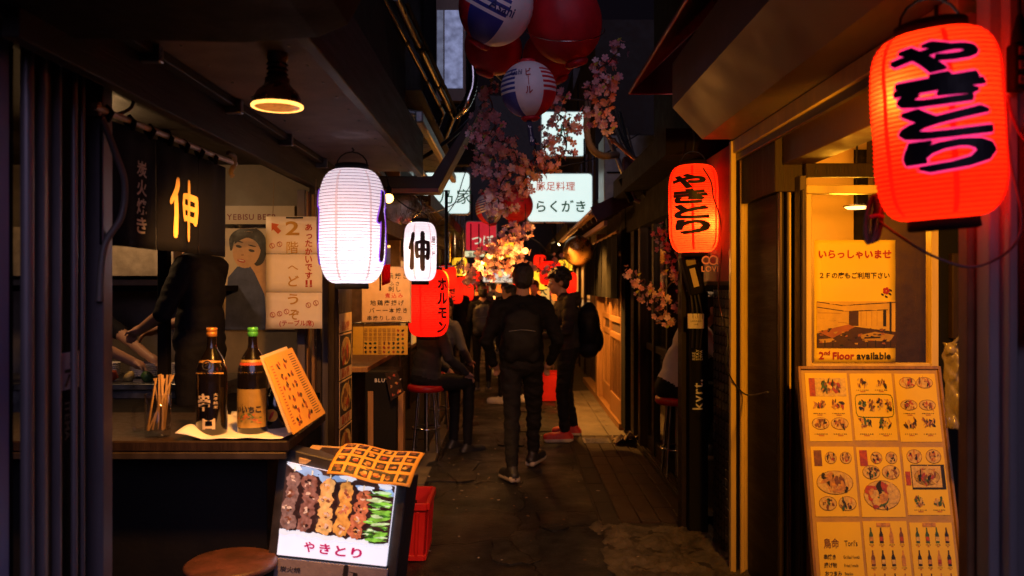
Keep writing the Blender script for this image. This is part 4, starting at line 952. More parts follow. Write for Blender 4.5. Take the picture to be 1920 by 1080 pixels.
# ------------------------------------------------------------------ things on the counter
m_bot = M('dark_bottle_glass', (.006, .004, .0035), .08, var=.2, bump=0, coat=1)
def bottle(label, x, y, H, r, capm, lab):
    t = thing('sake_bottle', label, 'bottle', (x, y, 1.006), 'sake bottles on the counter')
    c = (x, y, 1.006)
    MB().lathe([(0, .0), (r * .92, 0), (r, .012), (r, H * .56), (r * .95, H * .62), (r * .70, H * .72), (r * .36, H * .80), (r * .30, H * .84), (r * .29, H * .93)], 32, c).build('glass', m_bot, t)
    MB().lathe([(r * .31, H * .915), (r * .34, H * .92), (r * .35, H * .955), (r * .32, H * .96), (r * .35, H * .965), (r * .35, H * .995), (r * .3, H), (0, H)], 24, c).build('cap', capm, t)
    def surf(u, v, l=0):
        z = v * H; rr = r
        if v > .56: rr = r * (1 - (v - .56) / .16 * .30) if v < .72 else r * .7
        a = u / r; return Vector((x + (rr + .0015 + l) * math.sin(a), y - (rr + .0015 + l) * math.cos(a), 1.006 + z))
    lab(t, surf, r, H); return t
m_gold = M('gold_label', (.55, .33, .07), .35, metal=.4, var=.2); m_lbw = M('cream_label', (.66, .50, .30), .5)
def lab1(t, s, r, H):
    MB().grid(lambda u, v: s((u - .5) * 2.4 * r, .585 + v * .12 + .03 * (abs(u - .5) * -1)), 16, 4).build('neck_label', M('amber_label', (.50, .25, .06), .4), t)
    b = MB(); b.tube([s(.026 * math.cos(k * PI / 8) * .8, .655 + .045 * math.sin(k * PI / 8) * .9, .001) for k in range(16)], .003, 4, closed=True); b.tube([s(-.008, .645, .001), s(.01, .668, .001)], .004, 4); b.build('neck_emblem', m_ink, t)
    b = MB(); put_text(b, 'MARU SAKE', lambda u, v, l=0: s(u, .592 + v, .001), 0, 0, .02, .0, align='c'); b.build('neck_lettering', m_ink, t)
    b = MB(); fit_glyph(b, '辛', s, -.036, .235, .016, .40, .05); fit_glyph(b, '口', s, -.014, .065, .034, .165, .06)
    for i, ch in enumerate('大辛純米'): fit_glyph(b, ch, s, .028, .40 - i * .038 - .03, .044, .40 - i * .038, .01)
    b.build('lettering', m_lbw, t)
def lab2(t, s, r, H):
    MB().grid(lambda u, v: s((u - .5) * 2.4 * r, .585 + v * .115), 16, 4).build('neck_label', m_gold, t)
    b = MB(); MB().grid(lambda u, v: s((u - .5) * 2.3 * r, .625 + v * .05, .001), 16, 2).build('neck_band', M('red_label', (.45, .06, .02), .5), t)
    MB().grid(lambda u, v: s((u - .5) * 2.6 * r, .07 + v * .36), 20, 6).build('label', m_gold, t)
    b = MB()
    for i, ch in enumerate('いいちこ'): fit_glyph(b, ch, lambda u, v, l=0: s(u, v, .0015), -.05 + i * .026, .21, -.028 + i * .026, .27, .05)
    b.build('lettering', m_ink, t)
    b = MB(); rg = random.Random(5)
    for k in range(9): patch(b, lambda u, v, l=0: s(u, v, .0012), ell(-.03 + k * .008, .16 + rg.uniform(-.03, .03), .009, .03, 8, rg.uniform(0, 3)), 0, k % 2)
    b.build('flower_print', [M('orange_print', (.55, .14, .02), .5), M('green_print', (.10, .14, .03), .5)], t)
bottle('dark sake bottle with orange cap and cream vertical characters', GX(397, 3.2), 3.2, .425, .060, M('orange_cap', (.55, .22, .04), .35, metal=.5), lab1)
bottle('dark sake bottle with green cap and golden label', GX(474, 3.22), 3.22, .425, .059, M('green_cap', (.08, .45, .08), .35, metal=.3), lab2)
jb = thing('squat_bottle', 'squat dark bottle with round golden label behind the leaning menu', 'bottle', (GX(517, 3.34), 3.34, 1.006))
c = (GX(517, 3.34), 3.34, 1.006)
MB().lathe([(0, 0), (.05, 0), (.056, .01), (.056, .10), (.045, .14), (.018, .18), (.016, .21)], 28, c).build('glass', m_bot, jb)
MB().lathe([(.018, .20), (.019, .225), (0, .226)], 16, c).build('cap', m_gold, jb)
b = MB(); f = frame((c[0], c[1] - .058, c[2]), (1, 0, 0), (0, 0, 1), .001); patch(b, f, ell(0, .06, .026, .026, 20), 0, 0); patch(b, f, ell(0, .06, .006, .02, 10, -.5), .001, 1); b.build('label', [m_gold, m_inkr], jb)
# beer mug with skewers
mg = thing('beer_mug', 'glass beer mug full of wooden skewers on the counter', 'mug', (GX(296, 3.16), 3.16, 1.0))
c = (GX(296, 3.16), 3.16, 1.001)
m_mug = GLASS('mug_glass', (.93, .92, .90), .22, .04)
MB().lathe([(0, .003), (.046, .003), (.048, .01), (.050, .17), (.047, .17), (.044, .03), (0, .028)], 28, c, cap=False).build('body', m_mug, mg)
MB().tube(catmull([(c[0] - .048, c[1], c[2] + .125), (c[0] - .085, c[1], c[2] + .125), (c[0] - .097, c[1], c[2] + .10), (c[0] - .097, c[1], c[2] + .045), (c[0] - .085, c[1], c[2] + .028), (c[0] - .048, c[1], c[2] + .035)], 5), .008, 10).build('handle', m_mug, mg)
rg = random.Random(2)
for k in range(12):
    a = rg.uniform(-.035, .035); e = rg.uniform(-.02, .04)
    sk = MB().beam((c[0] + rg.uniform(-.03, .03), c[1] + rg.uniform(-.03, .03), c[2] + .03), (c[0] + a + e * .6, c[1] + rg.uniform(-.03, .03), c[2] + rg.uniform(.225, .25)), .006, .006)
    tag(sk.build('wooden_skewer', M('bamboo', (.45, .27, .11), .6)), 'flat wooden skewer standing in the glass beer mug', 'skewer', 'skewers in the beer mug')
# leaning menu sheets on the counter
def menu_print(mb, fn, w, h, cols, rows, rg, inset=.06, mats=3, x0=0, y0=0, l=.0006, dark=False):
    cw, ch = w * (1 - 2 * inset) / cols, h / rows
    for i in range(cols):
        for j in range(rows):
            cx_, cy_ = x0 + w * inset + cw * (i + .5), y0 + ch * (j + .5)
            if dark: patch(mb, fn, [(cx_ - cw*.4, cy_ - ch*.36), (cx_ + cw*.4, cy_ - ch*.36), (cx_ + cw*.4, cy_ + ch*.36), (cx_ - cw*.4, cy_ + ch*.36)], l, 0)
            for k in range(3):
                patch(mb, fn, ell(cx_ + rg.uniform(-.18, .18) * cw, cy_ + rg.uniform(-.14, .14) * ch, cw * rg.uniform(.10, .24), ch * rg.uniform(.07, .15), 9, rg.uniform(-.6, .6), .25, rg), l * (2 + k), 1 + rg.randrange(mats))
            if not dark: mb.add([fn(cx_ - cw*.3, cy_ - ch*.42, l), fn(cx_ + cw*.25, cy_ - ch*.42, l), fn(cx_ + cw*.25, cy_ - ch*.37, l), fn(cx_ - cw*.3, cy_ - ch*.37, l)], [(0, 1, 2, 3)], 0)
m_f1 = M('food_brown', (.20, .075, .028), .5, var=.6, sc=60, bump=0); m_f2 = M('food_red', (.42, .06, .02), .5, var=.5, sc=60, bump=0); m_f3 = M('food_gold', (.55, .26, .06), .5, var=.5, sc=60, bump=0); m_f4 = M('food_green', (.05, .12, .03), .5, var=.6, sc=60, bump=0); m_f5 = M('food_cream', (.66, .45, .14), .5, var=.3, sc=60, bump=0)
FOOD = [m_ink, m_f1, m_f2, m_f3, m_f4, m_f5]
A, B, C, D_ = P(494, 672, 3.12), P(546, 652, 3.45), P(609, 775, 3.50), P(549, 815, 3.08)
lm = thing('menu_sheet', 'orange menu sheet leaning at the corner of the counter', 'menu', (D_ + C) / 2)
def quadfn(a, b_, c_, d, eps=.002):
    n = (c_ - d).cross(a - d).normalized(); n = n if n.y < 0 else -n
    return lambda u, v, l=0: d.lerp(c_, u).lerp(a.lerp(b_, u), v) + n * (eps + l)
fn = quadfn(A, B, C, D_)
m_mo = M('orange_menu_paper', (.80, .38, .05), .5, var=.1, sc=5)
MB().grid(lambda u, v: fn(u, v) - Vector((0, 0, 0)), 1, 1, smooth=False).build('sheet', m_mo, lm, solid=.003)
MB().grid(lambda u, v: fn(u * .95 - .05, v + .04, -.006), 1, 1, smooth=False).build('back_sheet', m_papery, lm, solid=.002)
b = MB(); rg = random.Random(11)
for i in range(2):
    for j in range(6):
        x_, y_ = .30 + i * .27 + rg.uniform(-.03, .03), .10 + j * .145
        patch(b, fn, [(x_ - .09, y_ - .05), (x_ + .09, y_ - .05), (x_ + .09, y_ + .05), (x_ - .09, y_ + .05)], .0012, 5)
        for k in range(4): patch(b, fn, ell(x_ + rg.uniform(-.08, .08), y_ + rg.uniform(-.04, .05), .035, .022, 8, rg.uniform(0, 3), .3, rg), .0024 + k * .0003, [2, 0, 2, 1][k])
for k in range(26): b.add([fn(.74, .07 + k * .034, .002), fn(.74 + rg.uniform(.08, .18), .07 + k * .034, .002), fn(.92, .08 + k * .034, .002), fn(.74, .08 + k * .034, .002)], [(0, 1, 2, 3)], 0)
for k in range(20): b.add([fn(.08, .10 + k * .04, .002), fn(.15, .10 + k * .04, .002), fn(.15, .112 + k * .04, .002), fn(.08, .112 + k * .04, .002)], [(0, 1, 2, 3)], 2)
b.build('printed_menu', FOOD, lm)

# ------------------------------------------------------------------ lit yakitori stand
sd = thing('light_box_stand', 'lit floor sign with a photo of grilled skewers beside the red crate', 'sign', (-.66, 3.15, 0))
A, B, C, D_ = P(538, 866, 3.12), P(741, 912, 3.02), P(723, 1062, 2.99), P(519, 1040, 3.09)
fn = quadfn(A, B, C, D_, 0)
def slab(name, u0, u1, v0, v1, f, bk, mat, bev=.004):
    vs = [fn(u, v, l) for l in (f, bk) for u, v in ((u0, v0), (u1, v0), (u1, v1), (u0, v1))]
    return MB().add(vs, [(0, 1, 2, 3), (7, 6, 5, 4), (0, 4, 5, 1), (1, 5, 6, 2), (2, 6, 7, 3), (3, 7, 4, 0)]).build(name, mat, sd, bevel=bev)
m_stand = M('dark_stand', (.05, .042, .04), .45, metal=.3, var=.3)
slab('cabinet', -.10, 1.09, -2.9, 1.13, -.012, -.14, m_stand)
slab('lower_panel', -.02, 1.02, -2.6, -.03, -.011, -.004, M('lower_sign_panel', (.30, .24, .24), .5, var=.15))
slab('light_panel', 0, 1, 0, 1, -.0005, -.0105, E('backlit_white', (.86, .80, .95), 1.0, .06, 6), 0)
slab('photo_field', .0, 1, .255, 1, .0012, .0002, E('backlit_photo_dark', (.06, .025, .02), 1.0, .7, 30), 0)
b = MB(); rg = random.Random(21)
def ptch(pts, l, mi): b.add([fn(min(1, max(0, x)), min(1, max(0, y)), l) for x, y in pts], [list(range(len(pts)))], mi)
for k in range(16): ptch(ell(rg.uniform(.02, .98), rg.uniform(.88, .99), .08, .035, 10, rg.uniform(-.3, .3), .3, rg), .0016 + k * .00003, [7, 8, 7][k % 3])
for k in range(22): ptch(ell(k / 21, .255 + rg.uniform(-.012, .02), .05, .03, 10, 0, .3, rg), .0017 + k * .00003, 8)
sk = [(.085, 0, [.13, .10, .11, .09]), (.25, 1, [.10, .12, .10, .09]), (.42, 2, [.12, .10, .13, .10]), (.575, 3, [.11, .11, .11, .0]), (.73, 4, [.10, .10, .12, .09])]
for x, mi, hs_ in sk:
    y = .90 if mi != 4 else .86; sl_ = -.04
    ptch([(x - .006, y + .07), (x + .006, y + .07), (x + .006, y), (x - .006, y)], .0026, 6)
    n = 4 if mi != 3 else 3; y_ = y; ys = [y - (y - .30) * i / n for i in range(n + 1)]
    for i in range(n):
        hh = ys[i] - ys[i + 1]; yc = (ys[i] + ys[i + 1]) / 2; xx = x + sl_ * (.9 - yc) + rg.uniform(-.016, .016)
        ptch(ell(xx + .034, yc, .080, hh * .66, 18, 0, .10, rg), .0028 + i * .0001, 9)
        ptch(ell(xx, yc, rg.uniform(.060, .078), hh * rg.uniform(.60, .72), 26, rg.uniform(-.35, .35), .14, rg), .0036 + i * .0001, mi)
        for q_ in range(9):
            a_ = rg.uniform(0, 6.28); r_ = rg.uniform(.0, .72)
            ptch(ell(xx + .056 * r_ * math.cos(a_), yc + hh * .44 * r_ * math.sin(a_), rg.uniform(.008, .022), hh * rg.uniform(.05, .14), 10, rg.uniform(0, 3), .35, rg), .0046 + q_ * .0001 + i * .001, [[9, 10, 0, 11, 1], [11, 10, 9, 1, 0], [3, 10, 2, 11, 10], [10, 2, 4, 11, 3], [10, 11, 9, 3, 4]][mi][rg.randrange(5)])
for k in range(70):
    yc = .28 + (k % 12) * .055 + rg.uniform(-.02, .02); xc = rg.uniform(.84, .98)
    rx = rg.uniform(.05, .09); xc = min(xc, .995 - rx)
    ptch(ell(xc, yc, rx, rg.uniform(.010, .024), 12, rg.uniform(-.1, .45), .28, rg), .0030 + k * .00005, [5, 12, 5, 9, 13][k % 5])
b.build('backlit_photo', [E('sk_brown', (.24, .11, .085), 1.1, .6, 60), E('sk_umber', (.28, .10, .07), 1.0, .7, 60), E('sk_gold', (.75, .33, .10), 1.1, .45, 50), E('sk_orange', (.70, .26, .05), 1.1, .5, 50), E('sk_red', (.50, .12, .05), 1.1, .65, 55),
    E('leaf_bright', (.22, .50, .05), 1.1, .6, 40), E('stick', (.8, .6, .4), 1, .2), E('pale_blue', (.30, .42, .68), 1, .4, 20), E('photo_white', (.80, .76, .84), 1, .1, 20), E('photo_shadow', (.035, .012, .010), 1, .5, 30), E('sk_light', (.75, .42, .28), 1, .5, 60), E('sk_char', (.20, .05, .02), 1, .5, 60), E('leaf_dark', (.05, .16, .02), 1, .6, 40), E('leaf_pale', (.60, .75, .40), 1, .4, 40)], sd, kind='stuff')
b = MB()
for i, ch in enumerate('やきとり'): fit_glyph(b, ch, lambda u, v, l=0: fn(u, v, .002), .245 + i * .145, .065 - i * .002, .345 + i * .145, .185 - i * .002, .035)
b.build('lettering', E('magenta_ink', (.48, .01, .10), .9, .1), sd)
b = MB(); brush(b, SHIN, lambda u, v, l=0: fn(.42 + u * .34, -.36 + v * .31, .004 - .011 + l), .01, 0, .002, 1.0)
put_text(b, '炭火焼', lambda u, v, l=0: fn(u, v, -.002), .04, -.17, .065, .015); b.build('dark_lettering', m_ink, sd, kind='stuff')
# orange menu laid over the top of the stand, and a wooden tray behind it
om = thing('menu_flap', 'curled orange menu sheet draped over the top of the lit floor sign', 'menu', P(700, 870, 3.1))
A2, B2, C2, D2 = P(648, 832, 3.22), P(797, 850, 3.2), P(768, 914, 2.99), P(612, 888, 3.04)
q2 = quadfn(A2, B2, C2, D2, 0)
fo = lambda u, v, l=0: q2(u, v, l) + Vector((0, 0, .016 * math.sin(v * PI) - .03 * max(0, u - .75) ** 1.2 + .006 * math.sin(u * 8)))
MB().grid(fo, 20, 12).build('sheet', m_mo, om, solid=.0015)
b = MB(); rg = random.Random(8)
for i in range(6):
    for j in range(4):
        u0, v0 = .04 + i * .158, .05 + j * .24
        b.add([fo(u0, v0, .002), fo(u0 + .12, v0, .002), fo(u0 + .12, v0 + .17, .002), fo(u0, v0 + .17, .002)], [(0, 1, 2, 3)], 0)
        for k in range(3): patch(b, fo, ell(u0 + .06 + rg.uniform(-.02, .02), v0 + .085 + rg.uniform(-.04, .04), .035, .03, 8, rg.uniform(0, 3), .3, rg), .0028 + k * .0004, rg.choice([1, 1, 3, 2, 5]))
b.build('printed_menu', FOOD, om)
ty = thing('wooden_tray', 'pale wooden box lid behind the orange menu on the floor sign', 'tray', P(600, 850, 3.2))
A3, B3, C3, D3 = P(585, 834, 3.33), P(650, 838, 3.33), P(625, 868, 3.10), P(560, 858, 3.12)
vs = [p + Vector((0, 0, dz)) for dz in (0, -.025) for p in (D3, C3, B3, A3)]
MB().add(vs, [(0, 1, 2, 3), (7, 6, 5, 4), (0, 4, 5, 1), (1, 5, 6, 2), (2, 6, 7, 3), (3, 7, 4, 0)]).build('lid', M('pale_wood', (.52, .32, .13), .55, var=.2, stretch=(1, 6, 1)), ty, bevel=.003)
MB().add([D3.lerp(C3, .35).lerp(A3.lerp(B3, .35), .25) + Vector((0, 0, .002)), D3.lerp(C3, .9).lerp(A3.lerp(B3, .9), .25) + Vector((0, 0, .002)), D3.lerp(C3, .9).lerp(A3.lerp(B3, .9), .85) + Vector((0, 0, .002)), D3.lerp(C3, .35).lerp(A3.lerp(B3, .35), .85) + Vector((0, 0, .002))], [(0, 1, 2, 3)]).build('inlay', m_dark, ty)

# ------------------------------------------------------------------ red crate and stool
cr = thing('beer_crate', 'red plastic crate standing behind the lit floor sign', 'crate', (-.70, 4.85, 0))
x0, x1, y0, y1, H_ = -.90, -.49, 4.62, 5.0, .34
wl_ = [((x0, y0), (x1, y0)), ((x1, y0), (x1, y1)), ((x1, y1), (x0, y1)), ((x0, y1), (x0, y0))]
def taper(x, y, z):
    cx_, cy_ = (x0 + x1) / 2, (y0 + y1) / 2; s = .90 + .10 * z / H_; return Vector((cx_ + (x - cx_) * s, cy_ + (y - cy_) * s, z))
for (a, b2) in wl_:
    nrm = Vector((b2[1] - a[1], a[0] - b2[0], 0)).normalized()
    vs = [taper(p[0], p[1], z) + o for o in (Vector(), -nrm * .012) for p, z in ((a, .01), (b2, .01), (b2, H_), (a, H_))]
    MB().add(vs, [(0, 1, 2, 3), (7, 6, 5, 4), (0, 4, 5, 1), (1, 5, 6, 2), (2, 6, 7, 3), (3, 7, 4, 0)]).build('side', m_red, cr, bevel=.004)
    for k in range(4):
        t_ = .12 + k * .25; p = Vector((a[0] + (b2[0] - a[0]) * t_, a[1] + (b2[1] - a[1]) * t_, 0))
        MB().beam(taper(p.x, p.y, .02) + nrm * .005, taper(p.x, p.y, H_ - .05) + nrm * .005, .018, .012, up=nrm).build('rib', m_red, cr, bevel=.003)
    MB().beam(taper(a[0], a[1], H_ - .02) + nrm * .006, taper(b2[0], b2[1], H_ - .02) + nrm * .006, .022, .045).build('rim', m_red, cr, bevel=.006)
    MB().beam(taper(a[0], a[1], .02) + nrm * .004, taper(b2[0], b2[1], .02) + nrm * .004, .014, .035).build('foot_rim', m_red, cr, bevel=.004)
MB().box((x0 + .03, y0 + .03, .012), (x1 - .03, y1 - .03, .024)).build('bottom', m_red, cr)
for k in range(6):
    bx_, by_ = x0 + .11 + (k % 3) * .1, y0 + .12 + (k // 3) * .12
    o = MB().lathe([(0, 0), (.035, 0), (.036, .16), (.014, .22), (.013, .27), (0, .272)], 12, (bx_, by_, .025)).build('empty_bottle', m_bot)
    tag(o, 'empty dark bottle standing in the red crate', 'bottle', 'empty bottles in the crate')
sx, sy, sz = GX(430, 3.0), 3.02, .56
so_ = thing('round_stool', 'round wooden stool with worn reddish seat below the counter', 'stool', (sx, sy, 0))
MB().lathe([(0, sz - .035), (.15, sz - .035), (.168, sz - .025), (.17, sz - .008), (.16, sz), (0, sz)], 36, (sx, sy, 0)).build('seat', M('worn_red_wood', (.10, .030, .022), .45, var=.5, sc=9, bump=.3, col2=(.06, .03, .02)), so_)
for k in range(4):
    a = PI / 4 + k * PI / 2; MB().tube([(sx + .10 * math.cos(a), sy + .10 * math.sin(a), sz - .036), (sx + .15 * math.cos(a), sy + .15 * math.sin(a), 0)], .014, 8).build('leg', m_steel, so_)
MB().tube([(sx + .125 * math.cos(k * PI / 8), sy + .125 * math.sin(k * PI / 8), .28) for k in range(16)], .008, 6, closed=True).build('foot_ring', m_steel, so_)
bg_ = thing('folded_sacks', 'pile of folded dark sacks under the counter beside the stool', 'sack', (-.98, 3.35, 0))
for k in range(3):
    MB().grid(lambda u, v: Vector((-1.25 + .32 * u + .03 * k, 2.98 + .2 * v, .06 + .11 * k + .07 * math.sin(PI * u) * math.sin(PI * v) + .02 * noise.noise(Vector((u * 4, v * 4, k))))), 14, 10).build('sack', M('sack_cloth', (.12, .08, .05), .9), bg_, solid=.05)

# ------------------------------------------------------------------ tall photo menu strip and the second left shop
vs_ = thing('photo_menu_strip', 'tall narrow board of stacked dish photos at the end of the left restaurant', 'menu board', (-1.09, 5.2, 0))
MB().box((-1.11, 5.00, .02), (-1.085, 5.42, 1.62)).build('board', m_dark, vs_, bevel=.003)
rg = random.Random(31)
fs = lambda u, v, l=0: Vector((-1.083 + l, 5.42 - u * 1.0, v))
fs = lambda u, v, l=0: Vector((-1.083 + l, 5.03 + u, v))
for k in range(5):
    z0 = .10 + k * .30; h_ = .29 if k < 4 else .12
    MB().box((-1.0848, 5.02, z0), (-1.082, 5.40, z0 + h_)).build('photo_panel', M('menu_cream', (.62, .40, .20), .5, var=.2), vs_)
    b = MB()
    if k < 4:
        patch(b, fs, [(.005, z0 + .07), (.355, z0 + .07), (.355, z0 + .28), (.005, z0 + .28)], .0016, 0); patch(b, fs, ell(.18, z0 + .175, .155, .09, 20), .0022, 5)
        for q_ in range(12): patch(b, fs, ell(.18 + rg.uniform(-.09, .09), z0 + .175 + rg.uniform(-.05, .05), .05, .028, 9, rg.uniform(0, 3), .3, rg), .003 + q_ * .0001, rg.choice([1, 3, 2, 1, 3]))
    for r_ in range(2): put_text(b, ['鉄板焼', '旨い串'][r_], lambda u, v, l=0: fs(u, v, .0025), .05, z0 + .012 + .028 * r_, .034, .02, mi=2, sx=2.3)
    b.build('printed_dish', FOOD, vs_)
s2 = thing('shop_building', 'second left shop front with open counter and menus', 'building', (-1.6, 7, 0))
def S2(name, lo, hi, mat, bevel=.003): return box1(name, lo, hi, mat, s2, bevel)
S2('post', (-1.40, 5.80, 0), (-1.2, 5.95, 2.9), m_dark)
S2('back_wall', (-2.6, 5.9, 0), (-2.5, 8.9, 2.9), M('tavern_wall', (.22, .12, .06), .6, var=.4))
S2('end_wall', (-2.5, 8.9, 0), (-1.25, 9.0, 2.9), MATS['tavern_wall'])
S2('counter', (-1.55, 6.25, .02), (-1.25, 8.8, .92), m_darkv)
S2('counter_top', (-1.62, 6.2, .925), (-1.12, 8.85, .965), m_wood)
S2('header', (-1.45, 5.96, 2.1), (-1.2, 8.9, 2.3), m_dark)
S2('ceiling', (-2.5, 5.96, 2.7), (-1.3, 8.9, 2.75), m_dark)
for k in range(6): S2('shelf_post', (-1.95, 6.3 + k * .45, .97), (-1.92, 6.34 + k * .45, 2.2), m_wood)
for z in (1.35, 1.7): S2('shelf', (-2.1, 6.2, z), (-1.88, 8.8, z + .025), m_wood)
rg = random.Random(41)
for k in range(22):
    y = 6.3 + (k % 11) * .22; z = 1.376 if k < 11 else 1.726; h_ = rg.uniform(.16, .27)
    o = MB().lathe([(0, 0), (.035, 0), (.036, h_ * .6), (.014, h_ * .78), (.013, h_), (0, h_)], 12, (-1.98, y, z)).build('liquor_bottle', [m_bot, MATS['green_cap'], m_gold][k % 3])
    tag(o, 'liquor bottle on the shelves of the second left shop', 'bottle', 'bottles on the shelf of the second left shop')
tl_ = thing('tavern_lamp', 'bare warm bulb over the counter of the second left shop', 'lamp', (-1.6, 7.3, 2.4))
MB().ball((-1.6, 7.3, 2.25), .045, 12).build('bulb', MATS['bulb_warm'], tl_); MB().tube([(-1.6, 7.3, 2.29), (-1.6, 7.3, 2.7)], .006, 6).build('wire', m_cable, tl_)
lamp('bulb_light', (-1.5, 7.3, 2.18), 22, (1, .52, .16), .05, tl_)
# handwritten board, yellow menus, clear sheet, flag
WD = 6.3; k_ = WD / FPX
wb = thing('handwritten_board', 'pale board with handwritten dishes above the yellow menus', 'menu board', (GX(725, WD), WD, GZ(608, WD)))
MB().box((GX(678, WD), WD, GZ(606, WD)), (GX(771, WD), WD + .02, GZ(500, WD))).build('board', M('pale_board', (.50, .33, .22), .5, var=.12), wb, bevel=.004)
fn = frame((GX(678, WD), WD, GZ(606, WD)), (1, 0, 0), (0, 0, 1), .002)
b = MB()
rowsT = [('浜焼き', 94 - 10, 48, 12, 0), ('ふさ', 71, 52, 9, 0), ('刺し', 60, 50, 11, 0), ('煮込み', 48, 44, 10, 1), ('地鶏唐揚げ', 34, 16, 11, 0), ('バー一本焼き', 20, 14, 10.5, 0), ('串焼りしめの', 6, 10, 9.5, 0)]
for s_, y, x, sz_, mi in rowsT: put_text(b, s_, fn, x * k_, y * k_, sz_ * k_, .012, mi=mi, pitch=1.25)
b.build('lettering', [m_ink, m_inkr], wb)
ym = thing('yellow_menu', 'yellow printed menu sheets in a clear sleeve below the handwritten board', 'menu', (GX(715, WD), WD - .05, GZ(690, WD)))
for i, (a, c_) in enumerate(((664, 683), (684, 766))):
    MB().box((GX(a, WD), WD - .05, GZ(664, WD)), (GX(c_, WD), WD - .046, GZ(610, WD))).build('sheet', M('yellow_menu_paper', (.85, .50, .06), .5, var=.08), ym)
fn = frame((GX(664, WD), WD - .05, GZ(664, WD)), (1, 0, 0), (0, 0, 1), .001)
b = MB(); rg = random.Random(9)
for c_ in range(9):
    for r_ in range(6):
        u, v = (24 + c_ * 8.6) * k_, (5 + r_ * 8) * k_
        if r_ < 3 and (c_ > 3 or c_ < 3) or c_ > 6: patch(b, fn, ell(u, v, 3 * k_, 2.4 * k_, 8, rg.uniform(0, 3), .3, rg), .0006, rg.choice([0, 1, 4, 2]))
        else:
            for q_ in range(3): b.add([fn(u - 3 * k_, v + (q_ - 1) * 2.4 * k_, .0006), fn(u + 3.4 * k_, v + (q_ - 1) * 2.4 * k_, .0006), fn(u + 3.4 * k_, v + (q_ - 1) * 2.4 * k_ + .004, .0006), fn(u - 3 * k_, v + (q_ - 1) * 2.4 * k_ + .004, .0006)], [(0, 1, 2, 3)], 1)
b.build('printed_menu', FOOD, ym)
MB().box((GX(664, WD), WD - .07, GZ(692, WD)), (GX(770, WD), WD - .067, GZ(602, WD))).build('clear_sleeve', m_clear, ym)
MB().tube([(GX(664, WD), WD - .06, GZ(606, WD)), (GX(770, WD), WD - .06, GZ(603, WD))], .01, 6).build('hanging_rail', m_chrome, ym)
fg = thing('vertical_flag', 'short red and white vertical flag beside the tall white lantern', 'flag', P(716, 540, 5.4))
MB().grid(lambda u, v: P(716 + 16 * u, 536 - 76 * v + 6 * (1 - u) * 0 - 6 * u * (1 - v), 5.4) + Vector((0, .01 * math.sin(u * 6), 0)), 6, 10).build('cloth', PAPER('flag_red', (.80, .02, .02), (.9, .02, .02)), fg, solid=.002)
MB().grid(lambda u, v: P(716 + 16 * u, 496 - 36 * v, 5.39) + Vector((0, .01 * math.sin(u * 6), 0)), 6, 4).build('white_panel', m_paper, fg, solid=.002)
MB().tube([P(713, 456, 5.4), P(713, 545, 5.4)], .006, 6).build('rod', m_black, fg)
# barrel table with lettering
bt = thing('side_cabinet', 'black waist high cabinet with small lettering below the yellow menus', 'cabinet', (GX(715, 6.4), 6.4, 0))
MB().box((GX(684, 6.2), 6.2, .02), (GX(743, 6.2), 6.6, .93)).build('body', m_black, bt, bevel=.006)
MB().box((GX(690, 6.2), 6.193, .10), (GX(700, 6.2), 6.199, .78)).build('panel', m_wood, bt)
MB().box((GX(746, 6.3), 6.3, .02), (GX(756, 6.3), 6.42, .75)).build('leg', m_wood, bt)
fn = frame((GX(695, 6.2), 6.2, .83), (1, 0, 0), (0, 0, 1), .002); b = MB(); put_text(b, 'BLUTORY', fn, .03, .02, .04, .01, pitch=1.2); b.build('lettering', m_paper, bt)
sb2 = thing('small_menu_card', 'dark menu card with red photos hung on the cabinet corner', 'menu', P(735, 740, 6.15))
A4, B4, C4, D4 = P(722, 700, 6.17), P(744, 696, 6.17), P(757, 735, 6.17), P(733, 752, 6.17)
f4 = quadfn(A4, B4, C4, D4); MB().grid(lambda u, v: f4(u, v), 1, 1, smooth=False).build('card', m_dark, sb2, solid=.004)
b = MB(); menu_print(b, f4, 1, 1, 2, 3, random.Random(4), l=.002); b.build('printed_menu', FOOD, sb2)
# wrapped bundle under the canopy
wbd = thing('wrapped_bundle', 'plastic wrapped bundle stored under the flared canopy', 'bundle', P(752, 400, 6.4))
def bun(u, v):
    a = u * 2 * PI; b_ = -PI/2 + v * PI; r = 1 + .18 * noise.noise(Vector((math.cos(a) * 2, math.sin(a) * 2, v * 5)))
    return P(752, 388, 6.5) + Vector((.16 * r * math.cos(b_) * math.cos(a), .25 * r * math.cos(b_) * math.sin(a), .13 * r * math.sin(b_)))
MB().grid(bun, 28, 14).build('wrap', M('cloudy_plastic', (.42, .36, .34), .25, var=.3, sc=9, bump=.6, bsc=16, coat=.5), wbd)
b = MB(); rg = random.Random(12)
for k in range(120):
    p = P(775, 385, 6.35) + Vector((rg.uniform(-.12, .10), rg.uniform(-.1, .1), rg.uniform(-.03, .05))); b.tube([p, p + Vector((rg.uniform(-.05, .09), rg.uniform(-.05, .05), rg.uniform(-.13, -.02)))], .003, 3)
b.build('straw', M('dry_straw', (.20, .16, .11), .9), wbd, kind='stuff')
# acrylic dome
dm = thing('acrylic_dome', 'clear curved acrylic hood hanging beside the small white lantern', 'hood', P(840, 465, 7.5))
MB().grid(lambda u, v: P(812 + 58 * u, 498 - 66 * v, 7.5) + Vector((0, -.12 * math.sin(PI * u) + .1, 0)), 16, 10).build('shell', m_clear, dm, solid=.004)
MB().tube(catmull([tuple(P(868, 432, 7.55)), tuple(P(869, 470, 7.55)), tuple(P(864, 490, 7.55)), tuple(P(850, 499, 7.52)), tuple(P(815, 500, 7.5))], 5), .008, 6).build('rim', m_chrome, dm)
